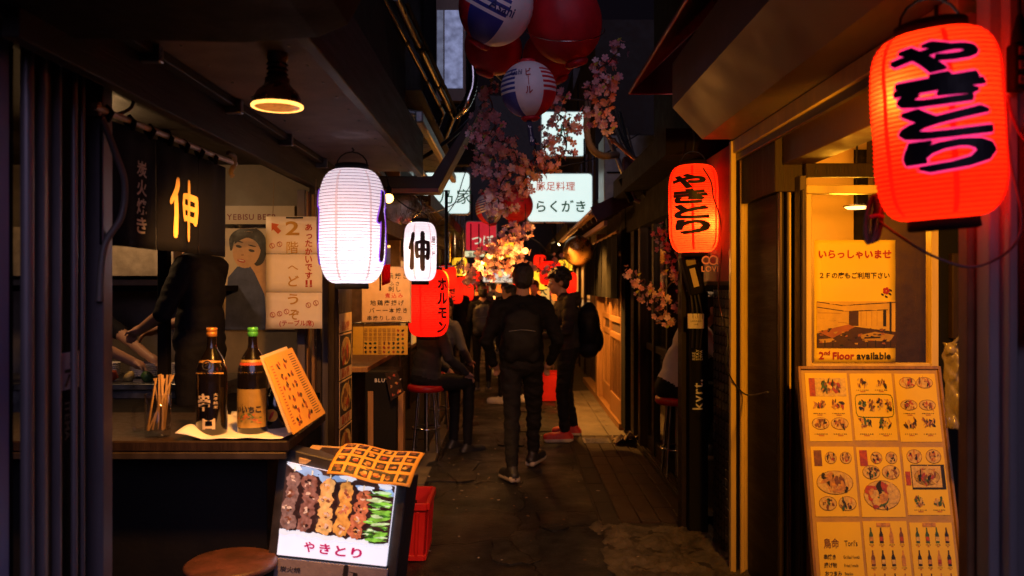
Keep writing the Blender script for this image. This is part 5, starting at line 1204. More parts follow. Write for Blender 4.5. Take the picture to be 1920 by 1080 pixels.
# red topped stool used by the seated man
st_ = thing('bar_stool', 'red topped stool under the seated man at the second left shop', 'stool', (GX(800, 7.6), 7.6, 0))
cx_, cyy = GX(800, 7.6), 7.6
MB().lathe([(0, .60), (.17, .60), (.185, .62), (.18, .655), (.15, .665), (0, .668)], 28, (cx_, cyy, 0)).build('seat', m_red, st_)
MB().lathe([(.025, .03), (.025, .60)], 12, (cx_, cyy, 0)).build('column', m_chrome, st_)
for k in range(4):
    a = PI / 4 + k * PI / 2; MB().tube([(cx_ + .10 * math.cos(a), cyy + .10 * math.sin(a), .6), (cx_ + .16 * math.cos(a), cyy + .16 * math.sin(a), .03)], .012, 8).build('leg', m_chrome, st_)
MB().tube([(cx_ + .135 * math.cos(k * PI / 10), cyy + .135 * math.sin(k * PI / 10), .25) for k in range(20)], .009, 6, closed=True).build('foot_ring', m_chrome, st_)
# ------------------------------------------------------------------ lit box signs over the alley
def rrect(x0, z0, x1, z1, r, n=5):
    out = []
    for cx_, cz, a0 in ((x1 - r, z1 - r, 0), (x0 + r, z1 - r, PI/2), (x0 + r, z0 + r, PI), (x1 - r, z0 + r, 1.5*PI)):
        out += [(cx_ + r*math.cos(a0 + k*PI/2/n), cz + r*math.sin(a0 + k*PI/2/n)) for k in range(n + 1)]
    return out
m_sig = E('sign_glow', (.78, .97, .93), .95, .05, 2)
m_grn = E('sign_green_ink', (.006, .055, .022), .6, .1); m_rdi = E('sign_red_ink', (.55, .07, .035), .7, .1)
def lightbox(label, x0, y0, x1, y1, d, texts, mat=m_sig, r=.05, depth=.16, group=None):
    a = P(x0, y1, d); b_ = P(x1, y0, d); t = thing('light_box_sign', label, 'sign', ((a.x + b_.x) / 2, d, a.z), group)
    MB().prism(rrect(a.x - .015, a.z - .015, b_.x + .015, b_.z + .015, r), d + .01, d + depth).build('casing', m_galv, t)
    MB().prism(rrect(a.x, a.z, b_.x, b_.z, r), d, d + .009).build('face', mat, t)
    k = d / FPX; f = frame((a.x, d, b_.z), (1, 0, 0), (0, 0, 1), .004)
    for s, px, py, sz, mt, bold, pit in texts:
        q_ = MB(); put_text(q_, s, f, (px - x0) * k, -(py - y0) * k, sz * k, bold, pitch=pit); q_.build('lettering', mt, t, kind='stuff')
    for xx in (a.x + .1, b_.x - .1): MB().tube([(xx, d + .08, b_.z), (xx, d + .08, b_.z + .5)], .012, 6).build('hanger', m_black, t)
    return t
lightbox('glowing white sign with green hiragana below red kanji under the blossom', 990, 326, 1110, 415, 11, [('豚足料理', 1005, 356, 18, m_rdi, .01, 1.08), ('らくがき', 1002, 396, 24, m_grn, .02, 1.09)])
lightbox('glowing white sign half hidden behind the blossom above the green lettered sign', 1016, 210, 1096, 292, 13.2, [('九', 1040, 262, 34, m_grn, .02, 1.05)])
lightbox('glowing white sign with green characters crossed by black cables on the left', 795, 324, 880, 400, 12, [('乃家', 822, 380, 30, m_grn, .005, 1.15), ('乃', 798, 384, 20, m_grn, .01, 1.05)])
m_rsig = E('red_sign_glow', (.62, .015, .03), .8, .1, 4)
lightbox('tilted red sign with white lettering deep in the left side of the alley', 874, 416, 930, 470, 14.5, [('つぼ', 884, 458, 20, E('white_ink_glow', (.8, .85, .6), .8), .02, 1.1)], m_rsig)
lightbox('thin pale yellow lit strip sign below the red sign', 872, 471, 908, 481, 14.4, [('営業中', 878, 480, 8, m_grn, .02, 1.1)], E('pale_yellow_glow', (.85, .85, .5), .9), r=.01, depth=.08)
lightbox('white banner sign with blue and red print above the far crowd', 906, 506, 966, 529, 18, [('トイレはこちら', 909, 526, 7.6, m_grn, .02, 1.08), ('●●', 914, 515, 8, E('blue_print_glow', (.03, .10, .5), .7), .05, 1.1), ('●', 945, 515, 8, E('red_print_glow', (.6, .05, .03), .7), .05, 1.1)], E('dim_white_glow', (.75, .72, .60), .8), r=.02, depth=.05)
lightbox('amber paper sign with dark calligraphy behind the curly haired man', 1003, 530, 1030, 590, 15.5, [('大', 1008, 552, 18, m_grn, .03, 1), ('衆', 1008, 578, 18, m_grn, .03, 1)], E('amber_sign_glow', (.9, .5, .10), .8), r=.02, depth=.05)
lightbox('narrow amber sign with dark calligraphy next to the lettered far lantern', 1034, 535, 1060, 600, 16, [('酒', 1037, 556, 18, m_grn, .03, 1), ('場', 1037, 584, 18, m_grn, .03, 1)], E('amber_sign_dim', (.55, .22, .04), .8), r=.02, depth=.05)

# ------------------------------------------------------------------ vinyl beer balloons
m_vw = M('white_vinyl', (.86, .80, .80), .5, var=.1, sc=6, bump=.08); m_vr = M('red_vinyl', (.60, .015, .025), .5, var=.15, sc=6, bump=.08); m_vb = M('blue_vinyl', (.035, .045, .30), .5, var=.15, sc=6, bump=.08)
m_vrs = M('glossy_red_vinyl', (.58, .012, .022), .55, var=.3, sc=5, bump=.08)
def balloon(label, c, r, tilt, scheme, words, sq=1.1):
    t = thing('vinyl_balloon', label, 'balloon', c, 'beer balloons hung over the alley', tilt)
    n, k = 48, 36; mb = MB(); vs = []
    for i in range(k + 1):
        b_ = -PI/2 + PI * i / k
        for j in range(n):
            a = 2*PI*j/n; q_ = r * (1 - .02 * abs(math.cos(3 * a)) ** 8); vs.append((q_*math.cos(b_)*math.sin(a), -q_*math.cos(b_)*math.cos(a), r*sq*math.sin(b_)))
    for i in range(k):
        for j in range(n):
            mb.add([vs[i*n+j], vs[i*n+(j+1) % n], vs[(i+1)*n+(j+1) % n], vs[(i+1)*n+j]], [(0, 1, 2, 3)], scheme(((j + .5) / n) % 1, (i + .5) / k), True)
    o = mb.build('skin', [m_vw, m_vr, m_vb, m_vrs], t, rel=False)
    bm = bmesh.new(); bm.from_mesh(o.data); bmesh.ops.remove_doubles(bm, verts=bm.verts, dist=1e-5); bm.to_mesh(o.data); bm.free()
    MB().lathe([(r * .30, -r*sq*.95), (r * .34, -r*sq*1.02), (r * .26, -r*sq*1.10), (0, -r*sq*1.10)], 20, cap=False).build('bottom_ring', m_vrs, t, rel=False)
    MB().lathe([(r * .30, r*sq*.95), (r * .32, r*sq*1.02), (r * .2, r*sq*1.08), (0, r*sq*1.08)], 20, cap=False).build('top_ring', m_vrs, t, rel=False)
    def surf(u, v, l=0):
        a = u; z = v * r * sq; rr = r * math.sqrt(max(.01, 1 - v * v)) + .003; return Vector((rr * math.sin(a), -rr * math.cos(a), z))
    for s, u, v, sz, mt, vert in words:
        b_ = MB(); put_text(b_, s, surf, u, v, sz, .02, vert, sx=.9); b_.build('lettering', mt, t, rel=False, kind='stuff')
    return t
m_binkb = M('blue_ink', (.02, .03, .16), .5, bump=0)
def sch(off, st=0):
    def f(a, v):
        g = int((a + off) * 6) % 6
        if v > .45: return 0 if (v > .76 or int(v * 36) % 2 == 0) else [2, 0, 1, 2, 0, 1][g]
        if v < .04: return 1
        return [2, 0, 1, 2, 0, 1][g]
    return f
allred = lambda a, v: 3
B1 = balloon('striped white red and blue beer balloon with lettering and a hanging strip', P(991, 168, 4.3), .150, (R(4), R(-4), 0), sch(.25), [('Asahi', -.80, .40, .27, m_binkb, False), ('ビール', -.02, .62, .30, m_inkr, True)], 1.0)
balloon('large tilted white and red beer balloon with lettering at the top of the alley', P(930, 12, 4.2), .195, (R(20), R(28), 0), sch(.08), [('Asahi', .0, -.02, .34, m_binkb, False)], 1.05)
balloon('large plain red balloon with a thin pale hoop', P(1058, 40, 4.4), .205, (R(10), R(-18), 0), allred, [], 1.12)
balloon('dark red balloon squeezed behind the striped balloons', P(925, 90, 4.65), .17, (R(5), R(20), 0), allred, [], .9)
balloon('dark red balloon below the large plain red balloon', P(1030, 105, 4.7), .16, (0, R(-25), 0), allred, [], .95)
balloon('small red balloon hanging farther down the alley behind the blossom', P(968, 385, 9.5), .20, (0, R(10), 0), allred, [], 1.0)
balloon('small striped beer balloon hanging farther down the alley behind the blossom', P(916, 392, 9.2), .15, (0, R(-15), 0), sch(.1), [], 1.2)
hp = MB(); c = P(1058, 40, 4.4)
hp.tube([c + Vector((.215 * math.cos(k * PI / 16), -.05 - .18 * math.sin(k * PI / 16), -.06 - .12 * math.sin(k * PI / 16) )) for k in range(17)], .0025, 5)
tag(hp.build('wire_hoop', m_chrome), 'thin pale wire hoop looping round the large plain red balloon', 'wire')
sp_ = thing('paper_strip', 'narrow blue paper strip hanging from the lettered balloon', 'paper strip', P(991, 270, 4.3))
MB().grid(lambda u, v: P(986 + 10 * u + 8 * (1 - v), 273 - 50 * v, 4.3) + Vector((0, .01 * math.sin(v * 5), 0)), 2, 8).build('strip', M('dark_blue_strip', (.03, .03, .08), .6), sp_, solid=.002)
fs = lambda u, v, l=0: P(986, 273, 4.28) + Vector((.005 + u, 0, v)); b = MB(); put_text(b, 'ビール', lambda u, v, l=0: P(986 + 8 * (1 - v), 273 - 50 * v, 4.293) + Vector((u, 0, 0)), .014, .92, .26, .02, True, sx=.09); b.build('lettering', m_vw, sp_)

# ------------------------------------------------------------------ cherry blossom sprays
m_pet = [M('petal_pink', (.80, .42, .46), .7, var=.2, sc=30, bump=0), M('petal_pale', (.88, .62, .64), .7, var=.2, sc=30, bump=0), M('petal_deep', (.62, .26, .28), .7, var=.2, sc=30, bump=0)]
m_twig = M('twig_bark', (.06, .035, .025), .8, var=.4, sc=30)
def flower(mb, c, nrm, r, rg, mi):
    nrm = nrm.normalized(); a = nrm.orthogonal().normalized(); b_ = nrm.cross(a); a0 = rg.uniform(0, 2)
    for k in range(5):
        t = a0 + k * 2*PI/5; d = a * math.cos(t) + b_ * math.sin(t); s = a * -math.sin(t) + b_ * math.cos(t); up = nrm * r * rg.uniform(.15, .45)
        mb.add([c, c + d * r * .55 - s * r * .36 + up * .5, c + d * r * .95 - s * r * .22 + up, c + d * r * .88 + up * .9, c + d * r * .95 + s * r * .22 + up, c + d * r * .55 + s * r * .36 + up * .5], [(0, 1, 3, 5), (1, 2, 3), (3, 4, 5)], mi, False)
def spray(label, d, clusters, links, fr, per, seed, group=None, dv=.25):
    rg = random.Random(seed); t = thing('blossom_spray', label, 'blossom', P(clusters[0][0], clusters[0][1], d), group)
    pos = [P(x, y, d + rg.uniform(-dv, dv)) for x, y, r in clusters]; tw = MB(); bl = MB(); lf = MB()
    for i, j in links:
        a, b_ = pos[i], pos[j]; m = a.lerp(b_, .5) + Vector((rg.uniform(-.04, .04), rg.uniform(-.04, .04), rg.uniform(-.02, .05)))
        tw.tube(catmull([tuple(a), tuple(m), tuple(b_)], 5), [.006, .0055, .005, .005, .005, .0045, .004, .004, .004, .0035, .003], 5)
    for (x, y, r), c in zip(clusters, pos):
        rm = r / FPX * d
        for k in range(int(per * (r / 25) ** 1.6) + 3):
            v = Vector((rg.gauss(0, 1), rg.gauss(0, 1), rg.gauss(0, 1))); v.normalize(); p = c + v * rm * rg.uniform(.25, 1.05)
            flower(bl, p, v + Vector((0, -.6, -.1)) + Vector((rg.uniform(-.5, .5),) * 3), fr * rg.uniform(.75, 1.2), rg, rg.choice([0, 0, 1, 2]))
            if k % 3 == 0: tw.tube([c, c.lerp(p, .5) + Vector((0, 0, .01)), p], .0016, 3, caps=False)
        if rg.random() < .35:
            p = c + Vector((rg.uniform(-.05, .05), -.06, rg.uniform(-.05, .05))); lf.add([p, p + Vector((.012, 0, .01)), p + Vector((.03, -.004, .012)), p + Vector((.012, 0, -.012))], [(0, 1, 2, 3)])
    tw.build('twigs', m_twig, t, kind='stuff'); bl.build('flowers', m_pet, t, kind='stuff')
    if lf.v: lf.build('leaves', M('yellow_leaf', (.45, .40, .03), .6), t, kind='stuff')
    return t
C1 = [(1160, 95, 18), (1140, 120, 26), (1118, 128, 18), (1128, 160, 28), (1150, 150, 18), (1112, 175, 24), (1138, 185, 18), (1118, 215, 26), (1140, 230, 22), (1105, 205, 16)]
spray('pink blossom spray hanging high beside the large plain red balloon', 5.0, C1, [(0, 1), (1, 3), (1, 2), (3, 5), (3, 6), (5, 7), (7, 8), (5, 9), (3, 4)], .026, 13, 1, 'cherry blossom sprays over the alley')
C2 = [(1060, 178, 14), (1040, 195, 18), (1048, 215, 20), (1068, 235, 24), (1035, 240, 22), (1085, 240, 16), (1062, 265, 22), (1030, 268, 18), (1012, 285, 18), (1048, 298, 24), (1024, 310, 22), (1000, 300, 22), (1070, 290, 14), (985, 310, 22), (1008, 330, 20), (992, 345, 22)]
spray('pink blossom spray in front of the upper glowing white sign', 5.2, C2, [(0, 1), (1, 2), (2, 3), (2, 4), (3, 5), (3, 6), (6, 7), (7, 8), (6, 9), (9, 10), (10, 11), (9, 12), (11, 13), (13, 14), (14, 15)], .026, 11, 2, 'cherry blossom sprays over the alley')
C3 = [(915, 178, 16), (903, 182, 14), (925, 165, 12), (920, 215, 20), (900, 232, 24), (928, 238, 24), (890, 258, 22), (912, 262, 24), (935, 268, 22), (965, 262, 16), (950, 290, 28), (925, 295, 26), (895, 300, 22), (970, 305, 24), (905, 320, 18), (955, 322, 30), (930, 335, 30), (980, 330, 24), (945, 355, 30), (920, 362, 26), (970, 358, 24), (935, 385, 26), (955, 392, 18), (918, 398, 16)]
spray('large drooping pink blossom spray beside the green lettered sign', 5.1, C3, [(0, 1), (0, 2), (0, 3), (3, 4), (3, 5), (4, 6), (5, 7), (5, 8), (8, 9), (8, 10), (7, 11), (6, 12), (10, 13), (12, 14), (10, 15), (11, 16), (13, 17), (15, 18), (16, 19), (17, 20), (18, 21), (21, 22), (19, 23)], .026, 12, 3, 'cherry blossom sprays over the alley')
C4 = [(985, 428, 20), (965, 440, 24), (940, 448, 24), (975, 462, 22), (925, 465, 22), (950, 475, 26), (905, 485, 22), (970, 490, 22), (930, 498, 24), (892, 505, 22), (955, 512, 18), (880, 525, 16), (910, 520, 20), (870, 505, 16)]
spray('amber lit blossom spray farther down the alley above the walking man', 9.0, C4, [(0, 1), (1, 2), (1, 3), (2, 4), (3, 5), (4, 6), (5, 7), (4, 8), (6, 9), (7, 10), (9, 11), (8, 12), (9, 13)], .036, 26, 4, 'cherry blossom sprays over the alley', .5)
C5 = [(1243, 430, 12), (1236, 448, 14), (1248, 470, 18), (1262, 482, 14), (1250, 505, 16), (1180, 512, 15), (1190, 528, 10), (1207, 535, 20), (1222, 548, 18), (1200, 555, 10), (1228, 568, 18), (1248, 560, 14), (1238, 588, 18), (1252, 600, 16), (1272, 575, 16), (1282, 552, 14), (1268, 520, 14), (1284, 530, 12)]
spray('coral blossom spray hanging below the smaller orange red lantern', 5.45, C5, [(0, 1), (1, 2), (2, 3), (2, 4), (5, 6), (6, 7), (7, 8), (7, 9), (8, 10), (10, 11), (10, 12), (12, 13), (11, 14), (14, 15), (4, 16), (16, 17), (16, 11)], .022, 15, 5, 'cherry blossom sprays over the alley', .1)

C6 = [(1004, 498, 14), (1020, 512, 14), (1048, 486, 14), (1036, 505, 12), (1062, 500, 12), (990, 515, 12)]
spray('small amber blossom spray near the eave spotlight', 12.0, C6, [(0, 1), (1, 3), (3, 2), (2, 4), (0, 5)], .04, 22, 6, 'cherry blossom sprays over the alley', .4)
# ------------------------------------------------------------------ overhead cables
for i, (pts, r) in enumerate([([P(700, 330, 6), P(800, 400, 6.5), P(880, 350, 11), P(905, 200, 9)], .006), ([P(800, 440, 8), P(850, 385, 9), P(870, 330, 9.5), P(882, 300, 9.5)], .006), ([P(1000, 320, 8), P(1060, 310, 8), P(1120, 295, 8), P(1200, 250, 8)], .007),
        ([P(985, 440, 9), P(1010, 455, 9.4), P(1035, 480, 9.6)], .006), ([P(870, 40, 6), P(940, 150, 7), P(1040, 180, 7), P(1110, 190, 7)], .008), ([P(690, 290, 6.2), P(760, 310, 6.4), P(850, 255, 7), P(910, 190, 8)], .02)]):
    cord('overhead_cable', ['black cable sagging past the small white lantern', 'thin cable looping over the left green lettered sign', 'black cable drooping above the green lettered sign', 'thin cord running to the eave spotlight', 'black cable slung behind the striped balloon', 'thick black hose under the left eaves'][i], pts, r)
cord('lantern_cable', 'black cable dangling over the smaller orange red lantern', [P(1318, 315, 4.82), P(1333, 340, 4.83), P(1338, 370, 4.82), P(1350, 410, 4.85), P(1353, 470, 4.85), P(1347, 540, 4.7), P(1350, 575, 4.6), P(1356, 600, 4.45), P(1365, 640, 4.38), P(1362, 690, 4.38), P(1395, 738, 4.38), P(1440, 735, 3.8)], .004)

# ------------------------------------------------------------------ right: leaning menu board and window poster
bd_ = thing('menu_board', 'tall wooden menu board of photo pages leaning below the window poster', 'menu board', (1.63, 3.5, 0))
A, B, C, D_ = Vector((1.314, 3.65, 1.216)), Vector((1.94, 3.65, 1.216)), Vector((1.94, 3.39, .03)), Vector((1.314, 3.39, .03))
fb = quadfn(A, B, C, D_, 0)
def bslab(name, u0, u1, v0, v1, f, bk, mat, bev=.002):
    vs = [fb(u, v, l) for l in (f, bk) for u, v in ((u0, v0), (u1, v0), (u1, v1), (u0, v1))]
    return MB().add(vs, [(0, 1, 2, 3), (7, 6, 5, 4), (0, 4, 5, 1), (1, 5, 6, 2), (2, 6, 7, 3), (3, 7, 4, 0)]).build(name, mat, bd_, bevel=bev)
bslab('backing', 0, 1, 0, 1, 0, -.02, M('board_tan', (.46, .28, .07), .5, var=.2))
for u0, u1, v0, v1 in ((-.02, .0, -.01, 1.012), (1, 1.02, -.01, 1.012), (0, 1, 1, 1.012)): bslab('frame_rail', u0, u1, v0, v1, .012, -.024, m_wood)
rg = random.Random(17); W_, HH = .626, 1.214
rowsV = [(.735, .985), (.470, .715), (.205, .45), (.01, .19)]; colsU = [(.03, .335), (.355, .66), (.68, .975)]
m_pg = M('laminated_page', (.82, .56, .07), .5, var=.08, sc=4, bump=.1, bsc=10, spec=.2)  # amber tint of the lamp light put into the page colour
for ri, (v0, v1) in enumerate(rowsV):
    for ci, (u0, u1) in enumerate(colsU):
        pg = bslab('page', u0, u1, v0 + rg.uniform(-.004, .004), v1 + rg.uniform(-.003, .003), .003, .0005, m_pg, 0)
        fp = lambda u, v, l=0: fb(u0 + (u1 - u0) * u, v0 + (v1 - v0) * v, .004 + l)
        b = MB()
        def rect(x0, y0, x1, y1, l, mi): patch(b, fp, [(x0, y0), (x1, y0), (x1, y1), (x0, y1)], l, mi)
        def dish(x, y, rx, ry, mis, n=6, plate=True):
            if plate: patch(b, fp, ell(x, y, rx, ry, 18), .0008, 5); b.tube([fp(x + rx * math.cos(k * PI / 10), y + ry * math.sin(k * PI / 10), .001) for k in range(20)], .0012, 4, mi=1, closed=True)
            for k in range(int(n * 2.6)): patch(b, fp, ell(x + rg.uniform(-.62, .62) * rx, y + rg.uniform(-.6, .6) * ry, rx * rg.uniform(.10, .32), ry * rg.uniform(.12, .34), 9, rg.uniform(0, 3), .35, rg), .0014 + k * .0001, rg.choice(list(mis) + [0, 3, 5]))
        def cap(x, y, w):
            for k in range(7): rect(x - w / 2 + w * k / 7, y, x - w / 2 + w * (k + rg.uniform(.35, .85)) / 7, y + .011, .001, 0)
            rect(x - w * .2, y - .022, x + w * .2, y - .012, .001, 2)
        if ri == 0:
            if ci == 0:
                rect(.08, .66, .95, .93, .0006, 5); rect(.08, .66, .22, .93, .0010, 2); dish(.58, .80, .32, .10, [1, 2, 4, 0], 14, False)
            if ci == 1:
                for xx in (.28, .72): dish(xx, .86, .18, .08, [1, 1, 2], 6, False); cap(xx, .745, .3)
                b.tube([fp(.52 + .44 * max(-1, min(1, 1.3 * math.cos(t * PI / 12))), .52 + .17 * max(-1, min(1, 1.3 * math.sin(t * PI / 12))), .001) for t in range(24)], .0018, 4, mi=4, closed=True)
                for xx in (.24, .46, .66, .84): dish(xx, .53, .10, .13, [0, 1, 4, 3], 7, False)
            if ci == 2:
                for xx in (.30, .72): dish(xx, .86, .2, .08, [1, 2, 3], 7)
            for xx in (.28, .73):
                if ci != 1:
                    dish(xx, .53, .2, .075, [1, 2, 3, 1], 8, ci == 2); cap(xx, .40, .3)
                dish(xx, .26, .2, .085, [[1, 3, 2], [4, 4, 1], [1, 0, 3]][ci], 8, ci == 0); cap(xx, .10, .32)
        elif ri == 1:
            if ci < 2:
                rect(.06, .72, .24, .95, .0008, 2 if ci else 1)
                for xx in (.45, .8): dish(xx, .84, .13, .085, [1, 3, 0, 2], 6)
                dish(.5, .48 if ci == 0 else .30, .42, .17 if ci == 0 else .21, [3, 3, 1, 3] if ci == 0 else [2, 4, 3, 2], 12)
                for xx in (.3, .75): dish(xx, .18 if ci == 0 else .63, .2, .10, [1, 4, 0, 5], 8)
            else:
                for xx in (.28, .74): dish(xx, .86, .18, .10, [1, 2, 3], 7)
                rect(.16, .38, .97, .74, .0006, 0); rect(.18, .41, .88, .72, .0008, 5); dish(.53, .56, .30, .12, [4, 2, 1, 3], 14); rect(.02, .44, .14, .64, .0008, 2)
                for xx in (.3, .75): dish(xx, .21, .17, .09, [4, 4, 1], 7, False); cap(xx, .08, .3)
        elif ri == 2 and ci == 0:
            put_text(b, '鳥命', lambda u, v, l=0: fp(u, v, .001), .12, .64, .15, .01, sx=1.2, mi=1); put_text(b, "Tori's", lambda u, v, l=0: fp(u, v, .001), .60, .66, .11, .01, sx=1.1)
            for k, (ja, en) in enumerate((('串焼き', 'Grilled foods'), ('揚げ物', 'Fried foods'), ('おつまみ', 'Snacks'), ('飲み物', 'Drinks'))):
                put_text(b, ja, lambda u, v, l=0: fp(u, v, .001), .10, .48 - k * .115, .075, .02, sx=1.3); put_text(b, en, lambda u, v, l=0: fp(u, v, .001), .55, .485 - k * .115, .06, .005, sx=1.1)
        else:
            for i in range(4):
                for j in range(3 if ri == 2 else 2):
                    x, y = .16 + i * .23, .70 - j * .32; hb = .22
                    mi = rg.choice([0, 1, 3, 0, 4]); patch(b, fp, [(x - .045, y), (x + .045, y), (x + .045, y + hb * .55), (x + .018, y + hb * .75), (x + .016, y + hb), (x - .016, y + hb), (x - .018, y + hb * .75), (x - .045, y + hb * .55)], .001, mi)
                    rect(x - .04, y + .03, x + .04, y + .09, .0016, rg.choice([2, 5, 3])); cap(x, y - .03, .12)
            rect(.30, .93, .62, .985, .001, 3)
        b.build('printed_page', FOOD, pg, kind='stuff')
pq = thing('window_poster', 'amber lit poster offering seats on the second floor taped to the window', 'poster', (1.63, 3.78, 1.23))
PDp = 3.775; k_ = PDp / FPX; ox, oz = GX(1527, PDp), GZ(679, PDp)
MB().grid(lambda u, v: Vector((ox + 152 * k_ * u, PDp + .002 + .002 * math.sin(v * 19) * math.sin(u * 4), oz + 229 * k_ * v)), 10, 24).build('sheet', M('poster_amber_lit', (.90, .62, .06), .6, var=.08, sc=4, bump=.15, bsc=10), pq, solid=.001)  # amber of the lamp light put into the paper colour
fn = frame((ox, PDp - .0015, oz), (1, 0, 0), (0, 0, 1), .002)
def q(x, y): return ((x - 1527) * k_, (679 - y) * k_)
b = MB(); put_text(b, 'いらっしゃいませ', fn, *q(1533, 483), 17.3 * k_, .035); b.build('red_lettering', m_inkr, pq)
b = MB(); put_text(b, '２Ｆの席もご利用下さい', fn, *q(1534, 521), 12.2 * k_, .02); b.build('lettering', m_ink, pq)
b = MB(); put_text(b, '2', fn, *q(1535, 673), 19 * k_, .03); put_text(b, 'nd', fn, *q(1545, 665), 11 * k_, .03); put_text(b, 'Floor', fn, *q(1560, 673), 18 * k_, .03)
put_text(b, 'available', fn, *q(1606, 673), 17.5 * k_, .03, mi=1, sx=1.02); b.build('bold_lettering', [m_inkr, m_ink], pq)
b = MB()
def pr(pts, l, mi): patch(b, fn, [q(*p) for p in pts], l, mi)
pr([(1531, 565), (1678, 565), (1678, 652), (1531, 652)], .0003, 3)
pr([(1531, 625), (1600, 612), (1678, 622), (1678, 652), (1531, 652)], .0006, 0)
for a_, b2, c_ in (((1531, 565), (1578, 572), (1678, 566)), ((1531, 575), (1586, 583), (1664, 580))): pr([a_, b2, c_, (c_[0], c_[1] + 1.6), (b2[0], b2[1] + 1.6), (a_[0], a_[1] + 1.6)], .0007, 1)
pr([(1591, 583), (1609, 583), (1609, 611), (1591, 611)], .0008, 0); pr([(1655, 580), (1661, 580), (1661, 612), (1655, 612)], .0008, 1); pr([(1667, 566), (1671, 566), (1671, 640), (1667, 640)], .0009, 1)
for x in range(1613, 1652, 10): pr([(x, 584), (x + 1.5, 584), (x + 1.5, 611), (x, 611)], .0008, 4)
pr([(1533, 622), (1590, 608), (1602, 613), (1560, 634)], .0010, 2); pr([(1534, 636), (1560, 634), (1568, 640), (1540, 643)], .0011, 4); pr([(1612, 628), (1640, 622), (1676, 628), (1668, 640), (1616, 638)], .0010, 4); pr([(1620, 632), (1650, 631), (1650, 634), (1620, 635)], .0013, 1)
rg = random.Random(5)
for k in range(60): x, y = rg.uniform(1533, 1672), rg.uniform(616, 648); pr([(x, y), (x + rg.uniform(2, 9), y - rg.uniform(0, 2)), (x + rg.uniform(3, 9), y + rg.uniform(1, 3)), (x + 1, y + 2)], .00135 + k * .00001, rg.choice([0, 1, 1, 2, 4, 0]))
for k in range(24): x, y = rg.uniform(1533, 1660), rg.uniform(567, 606); pr([(x, y), (x + rg.uniform(6, 22), y + 1), (x + rg.uniform(6, 20), y + 2.4), (x + 1, y + 2)], .0006 + k * .00001, rg.choice([3, 4, 3]))
for x in (1545, 1560, 1625, 1640, 1656, 1668): pr([(x, 638), (x + 2, 638), (x + 2, 650), (x, 650)], .0012, 1)
b.build('printed_photo', [M('photo_brown', (.07, .03, .012), .5), m_ink, M('photo_red_brown', (.38, .12, .03), .5), M('photo_ochre', (.66, .40, .05), .5, var=.2, sc=12), M('photo_tan', (.50, .28, .04), .5)], pq)
b = MB()
for k in range(5): pr(ell(1661 + 4 * math.cos(k * 1.26), 545 + 4 * math.sin(k * 1.26), 3, 3, 8), .0005 + k * .0001, 0)
for x, y in ((1654, 552), (1661, 556), (1668, 551), (1669, 544)): pr(ell(x, y, 3.5, 1.6, 8, .6), .0004, 1)
b.build('rose_print', [m_inkr, m_ink], pq)
# plastic bag on the jamb
pbg = thing('plastic_bag', 'cloudy plastic bag tied to the jamb beside the menu board', 'bag', P(1790, 640, 3.3))
def bag(u, v):
    x = 1768 + (u * 46) * (.35 + .65 * min(1, v * 1.6)) + 6 * v; y = 642 + 160 * v
    return P(x, y, 3.3) + Vector((0, -.06 * math.sin(PI * u) + .03 * noise.noise(Vector((u * 5, v * 9, 2))), 0))
MB().grid(bag, 26, 40).build('film', M('cloudy_film', (.20, .16, .17), .25, var=.25, sc=8, bump=.5, bsc=40, coat=.6, stretch=(3, 3, 1)), pbg, solid=.003)
MB().ball(P(1782, 655, 3.27), .03, 10, jit=.25).build('knot', MATS['cloudy_film'], pbg)
MB().tube([P(1782, 650, 3.28), P(1800, 632, 3.35), P(1820, 628, 3.45)], .008, 6).build('handle', MATS['cloudy_film'], pbg)

# ------------------------------------------------------------------ far houses of the alley
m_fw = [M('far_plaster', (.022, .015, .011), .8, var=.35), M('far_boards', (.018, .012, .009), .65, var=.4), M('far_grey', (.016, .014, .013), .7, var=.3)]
m_win = E('amber_window_glow', (1, .42, .07), .55, .5, 6); m_win2 = E('warm_window_glow', (1, .55, .18), .4, .5, 6)
def far_house(label, side, y0, y1, h, wm, seed):
    rg = random.Random(seed); X = 1.3 * side; s = side
    t = thing('shop_building', label, 'building', (X + .6 * s, (y0 + y1) / 2, 0))
    def bx_(name, xa, xb, ya, yb, za, zb, mat): return MB().box((min(xa, xb), ya, za), (max(xa, xb), yb, zb)).build(name, mat, t)
    bx_('wall', X + .08 * s, X + 1.6 * s, y0, y1, 0, h, wm)
    n = max(2, int((y1 - y0) / 1.1))
    for k in range(n):
        ya = y0 + (y1 - y0) * k / n; yb = ya + (y1 - y0) / n
        bx_('post', X, X + .079 * s, ya, ya + .09, 0, 2.3, m_dark)
        if rg.random() < .8:
            p = bx_('window', X + .05 * s, X + .079 * s, ya + .12, yb - .05, .75, 1.95, m_wood)
            for c_ in range(2):
                for r_ in range(2):
                    a0 = ya + .16 + c_ * (yb - ya - .24) / 2
                    w_ = MB().box((min(X + .045 * s, X + .049 * s), a0, .8 + r_ * .57), (max(X + .045 * s, X + .049 * s), a0 + (yb - ya - .32) / 2, 1.33 + r_ * .57)).build('pane', rg.choice([m_win, m_win2]), p)
        bx_('base_board', X + .03 * s, X + .079 * s, ya + .1, yb, .02, .7, m_darkv)
    bx_('lintel', X - .02 * s, X + .07 * s, y0, y1, 2.301, 2.45, m_dark)
    bx_('eave', X - .35 * s, X + .1 * s, y0 + .02, y1 - .02, 2.55, 2.62, m_darkv)
    bx_('eave_edge', X - .38 * s, X - .351 * s, y0 + .02, y1 - .02, 2.5, 2.66, m_dark)
    for k in range(n): bx_('upper_window', X + .06 * s, X + .079 * s, y0 + .3 + k * 1.1, y0 + .9 + k * 1.1, 3.1, 4.0, m_steel)
    return t
